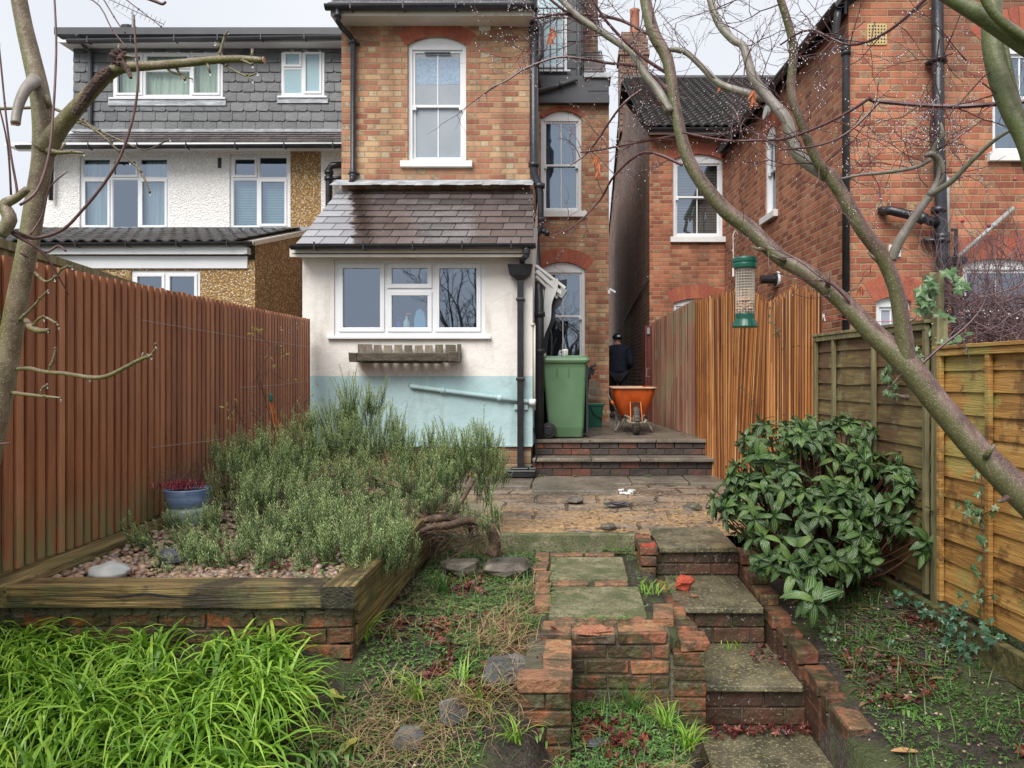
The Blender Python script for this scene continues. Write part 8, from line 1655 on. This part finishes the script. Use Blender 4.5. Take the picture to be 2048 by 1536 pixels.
# ivy
def ivyleaf(mb, p, r, nrm):
    nrm = Vector(nrm).normalized(); s = nrm.cross(Vector((U(-.3, .3), U(-.3, .3), 1))).normalized(); u = s.cross(nrm); a0 = U(-.7, .7)
    pts = [(0, -1.15), (.35, -.35), (1.0, -.25), (.55, .2), (.55, .75), (0, .5), (-.55, .75), (-.55, .2), (-1.0, -.25), (-.35, -.35)]
    ca, sa = math.cos(a0), math.sin(a0); c = Vector(p); vs = [c+nrm*r*.15]+[c+s*(x*ca-y*sa)*r+u*(x*sa+y*ca)*r+nrm*U(-.1, .05)*r for x, y in pts]; mb.add(vs, [(0, 1+i, 1+(i+1) % 10) for i in range(10)])
def ivy(name, label, runs, m, size, per, out=(-1, -.3, .2), base=None, jit=.03, cat='ivy'):
    P0 = runs[0][0]; t = thing(name, label, cat, tuple(Vector(P0))); b, l = MB(), MB()
    for r_ in runs:
        pts = b.tube(r_, .003, 5, smooth=4)
        for p in pts:
            for k in range(per):
                if R.random() < .6: ivyleaf(l, p+Vector((U(-jit, jit), U(-jit, jit), U(-jit, jit)))+Vector(out).normalized()*U(.005, .03), size*U(.6, 1.2), Vector(out)+Vector((U(-.5, .5), U(-.5, .5), U(-.3, .6))))
    obj('stems', b, m_twigb, t); obj('leaves', l, m, t)['kind'] = 'stuff'
def onr(px, py, o=.07):
    x, y = rxy(px); y2 = y; return Vector((rx(y)-o, y-.0, Z_(py, y)))
ivy('variegated_ivy', 'strand of white-edged ivy climbing the yellow panel below the leaning trunk', [[onr(1985, 1300), onr(1990, 1200), onr(1995, 1100), onr(1988, 1050), onr(1992, 985), onr(1990, 930)], [onr(1992, 1040), onr(1970, 1020), onr(1955, 1000)], [onr(1990, 1200), onr(1965, 1185)], [onr(1990, 1195), onr(2015, 1190)], [onr(1992, 1030), onr(2015, 1020)], [onr(1995, 930), onr(1980, 905), onr(1975, 890)]], m_ivy, .026, 2)
gi = lambda px, py: (lambda q: Vector((q[0], q[1], zg(*q)+.02)))(gp(px, py))
ivy('trailing_ivy', 'green ivy trailing over the gravel board and soil at the foot of the yellow panel', [[onr(1830, 1190, .1), onr(1880, 1215, .12), onr(1940, 1235, .12), onr(2000, 1260, .1), onr(2048, 1300, .12)], [onr(1840, 1205, .12), onr(1900, 1225, .12), onr(1960, 1225, .1)], [gi(1880, 1290), gi(1910, 1300), gi(1940, 1310), gi(1960, 1325)], [gi(1890, 1300), gi(1930, 1290), gi(1970, 1320)], [gi(1800, 1290), gi(1830, 1285)], [gi(1960, 1240), gi(1990, 1255), gi(2020, 1280)]], m_ivyd, .024, 4, (-.5, -.6, .7), jit=.05)
ivy('pale_ivy_sprig', 'tiny pale variegated sprig on the soil below the big glossy leaves', [[gi(1650, 1285), gi(1668, 1265), gi(1672, 1250)], [gi(1668, 1280), gi(1675, 1290)]], m_ivy, .016, 4, (-.2, -.8, .6), jit=.03)
x_, y_ = rxy(1884); y_ += .1; pv = lambda px, py, dy=0: at(px, py, y_+dy)
ivy('post_ivy', 'large-leaved variegated ivy wrapped round the top of the thick post', [[pv(1875, 700), pv(1868, 640), pv(1860, 590), pv(1870, 550), pv(1895, 540)], [pv(1860, 590), pv(1845, 610), pv(1838, 620)], [pv(1868, 570, -.05), pv(1850, 585, -.05), pv(1832, 600, -.05)], [pv(1895, 700, -.06), pv(1885, 640, -.06), pv(1895, 615, -.06)], [pv(1900, 545), pv(1915, 565), pv(1925, 580)]], m_ivy, .045, 1, (-.2, -1, .3), jit=.035)
ivy('fence_ivy', 'bunch of variegated ivy on the panel top left of the thick post', [[onr(1848, 735), onr(1838, 715), onr(1830, 695), onr(1840, 685)], [onr(1845, 720), onr(1855, 705)]], m_ivy, .032, 3, jit=.04)
ivy('panel_ivy', 'variegated ivy peeping out beside the acer trunk on the green-brown panel', [[onr(1795, 750, .05), onr(1800, 775, .05), onr(1812, 790, .05)], [onr(1790, 740, .05), onr(1805, 760, .05)]], m_ivy, .03, 3, jit=.04)
ivy('reed_ivy', 'sparse ivy shoot threading through the orange reed screen', [[onr(1570, 590), onr(1560, 620), onr(1565, 650), onr(1580, 680)], [onr(1580, 660), onr(1560, 672)], [onr(1490, 770, .08), onr(1515, 790, .08), onr(1525, 810, .08)]], m_ivyd, .02, 1, jit=.02)
ivy('top_ivy', 'pale ivy leaves lying along the top of the yellow panel', [[onr(1890, 695, .02), onr(1920, 690, .02), onr(1945, 680, .02)], [onr(1900, 690, 0), onr(1935, 690, -.04)]], m_ivy, .03, 3, (-.2, -.3, 1), jit=.03)
# tangled shrub beyond the yellow panel
t = thing('bare_climber', 'dense tangle of bare purple-brown stems behind the yellow panel', 'shrub', (2.9, 4.6, -1.3)); b = MB()
for k in range(620):
    y = U(4.3, 5.2); px = min(1900+abs(R.gauss(0, 1))*95+30, 2200); c = at(px, U(590, 690), y)
    a = U(0, 6.28); d = Vector((math.cos(a), U(-.4, .4), math.sin(a)*.6)); twig(b, c, d, U(.12, .45), U(.0018, .0045), 0, .35, 6, drop=0)
for k in range(60):
    y = U(4.3, 5.0); c = at(U(1905, 2060), U(600, 680), y); twig(b, c, (U(-.8, .6), 0, U(.5, 1)), U(.3, .75), U(.002, .0035), 1, .25, 8, drop=0)
for k in range(40):
    c = at(U(1990, 2060), U(470, 540), 4.6); twig(b, c, (U(-1, 1), U(-.3, .3), U(-1, .6)), U(.15, .3), .0022, 0, .6, 7, drop=0)
for k in range(8): b.tube([Vector((2.75+U(-.2, .4), 4.6+U(-.3, .3), -1.4)), at(U(1950, 2060), 640, 4.6)], .008, 5)
obj('stems', b, gen('purple_brown_stem', [(0, (.06, .035, .04)), (.6, (.14, .08, .09)), (1, (.26, .17, .15))], 5, island=.8, bump=0, rough=.6), t)['kind'] = 'stuff'
b = MB()
for px, py in ((1925, 442), (1978, 452), (2030, 358)): b.blob(at(px, py, 4.4), .011, .011, .012, 8, 6, .05, 1)
obj('berry', b, m_heather, t, smooth=True)

# bare trees further down the garden, behind the viewpoint (their branches show in the window panes)
for (tx, ty, hh, lb) in ((-3.3, -5.2, 4.6, 'bare spreading tree at the far end of the garden seen mirrored in the kitchen window'), (-.1, -5.6, 4.4, 'bare twiggy tree behind the garden, mirrored in the ground-floor sash window'), (1.8, -7, 6.2, 'tallest bare tree at the far end of the garden')):
    t = thing('bare_tree', lb, 'tree', (tx, ty, -1.9)); b = MB(); pts = [Vector((tx, ty, -1.9)), Vector((tx+.05, ty, -.6)), Vector((tx-.08, ty, .7))]; b.tube(pts, [.13, .10, .08], 10, smooth=4); obj('trunk', b, m_apple, t, smooth=True)
    b = MB(); drops = []
    for k in range(11):
        p = Vector((tx-.04, ty, U(.1, .8))); d = Vector((U(-1, 1), U(-.3, .3), U(.4, 1.3))).normalized(); q = [p]; 
        for i in range(6): d = (d+Vector((U(-.35, .35), U(-.2, .2), U(-.1, .25)))).normalized(); p = p+d*hh*.11; q.append(p); twig(b, p, d+Vector((U(-1, 1), U(-.4, .4), U(-.3, .8))), U(.5, 1.2), .014, 2, .3, 6, drop=0)
        b.tube(q, [.05, .043, .036, .03, .024, .018, .01], 7, smooth=2)
    obj('crown', b, m_twigb, t)['kind'] = 'stuff'
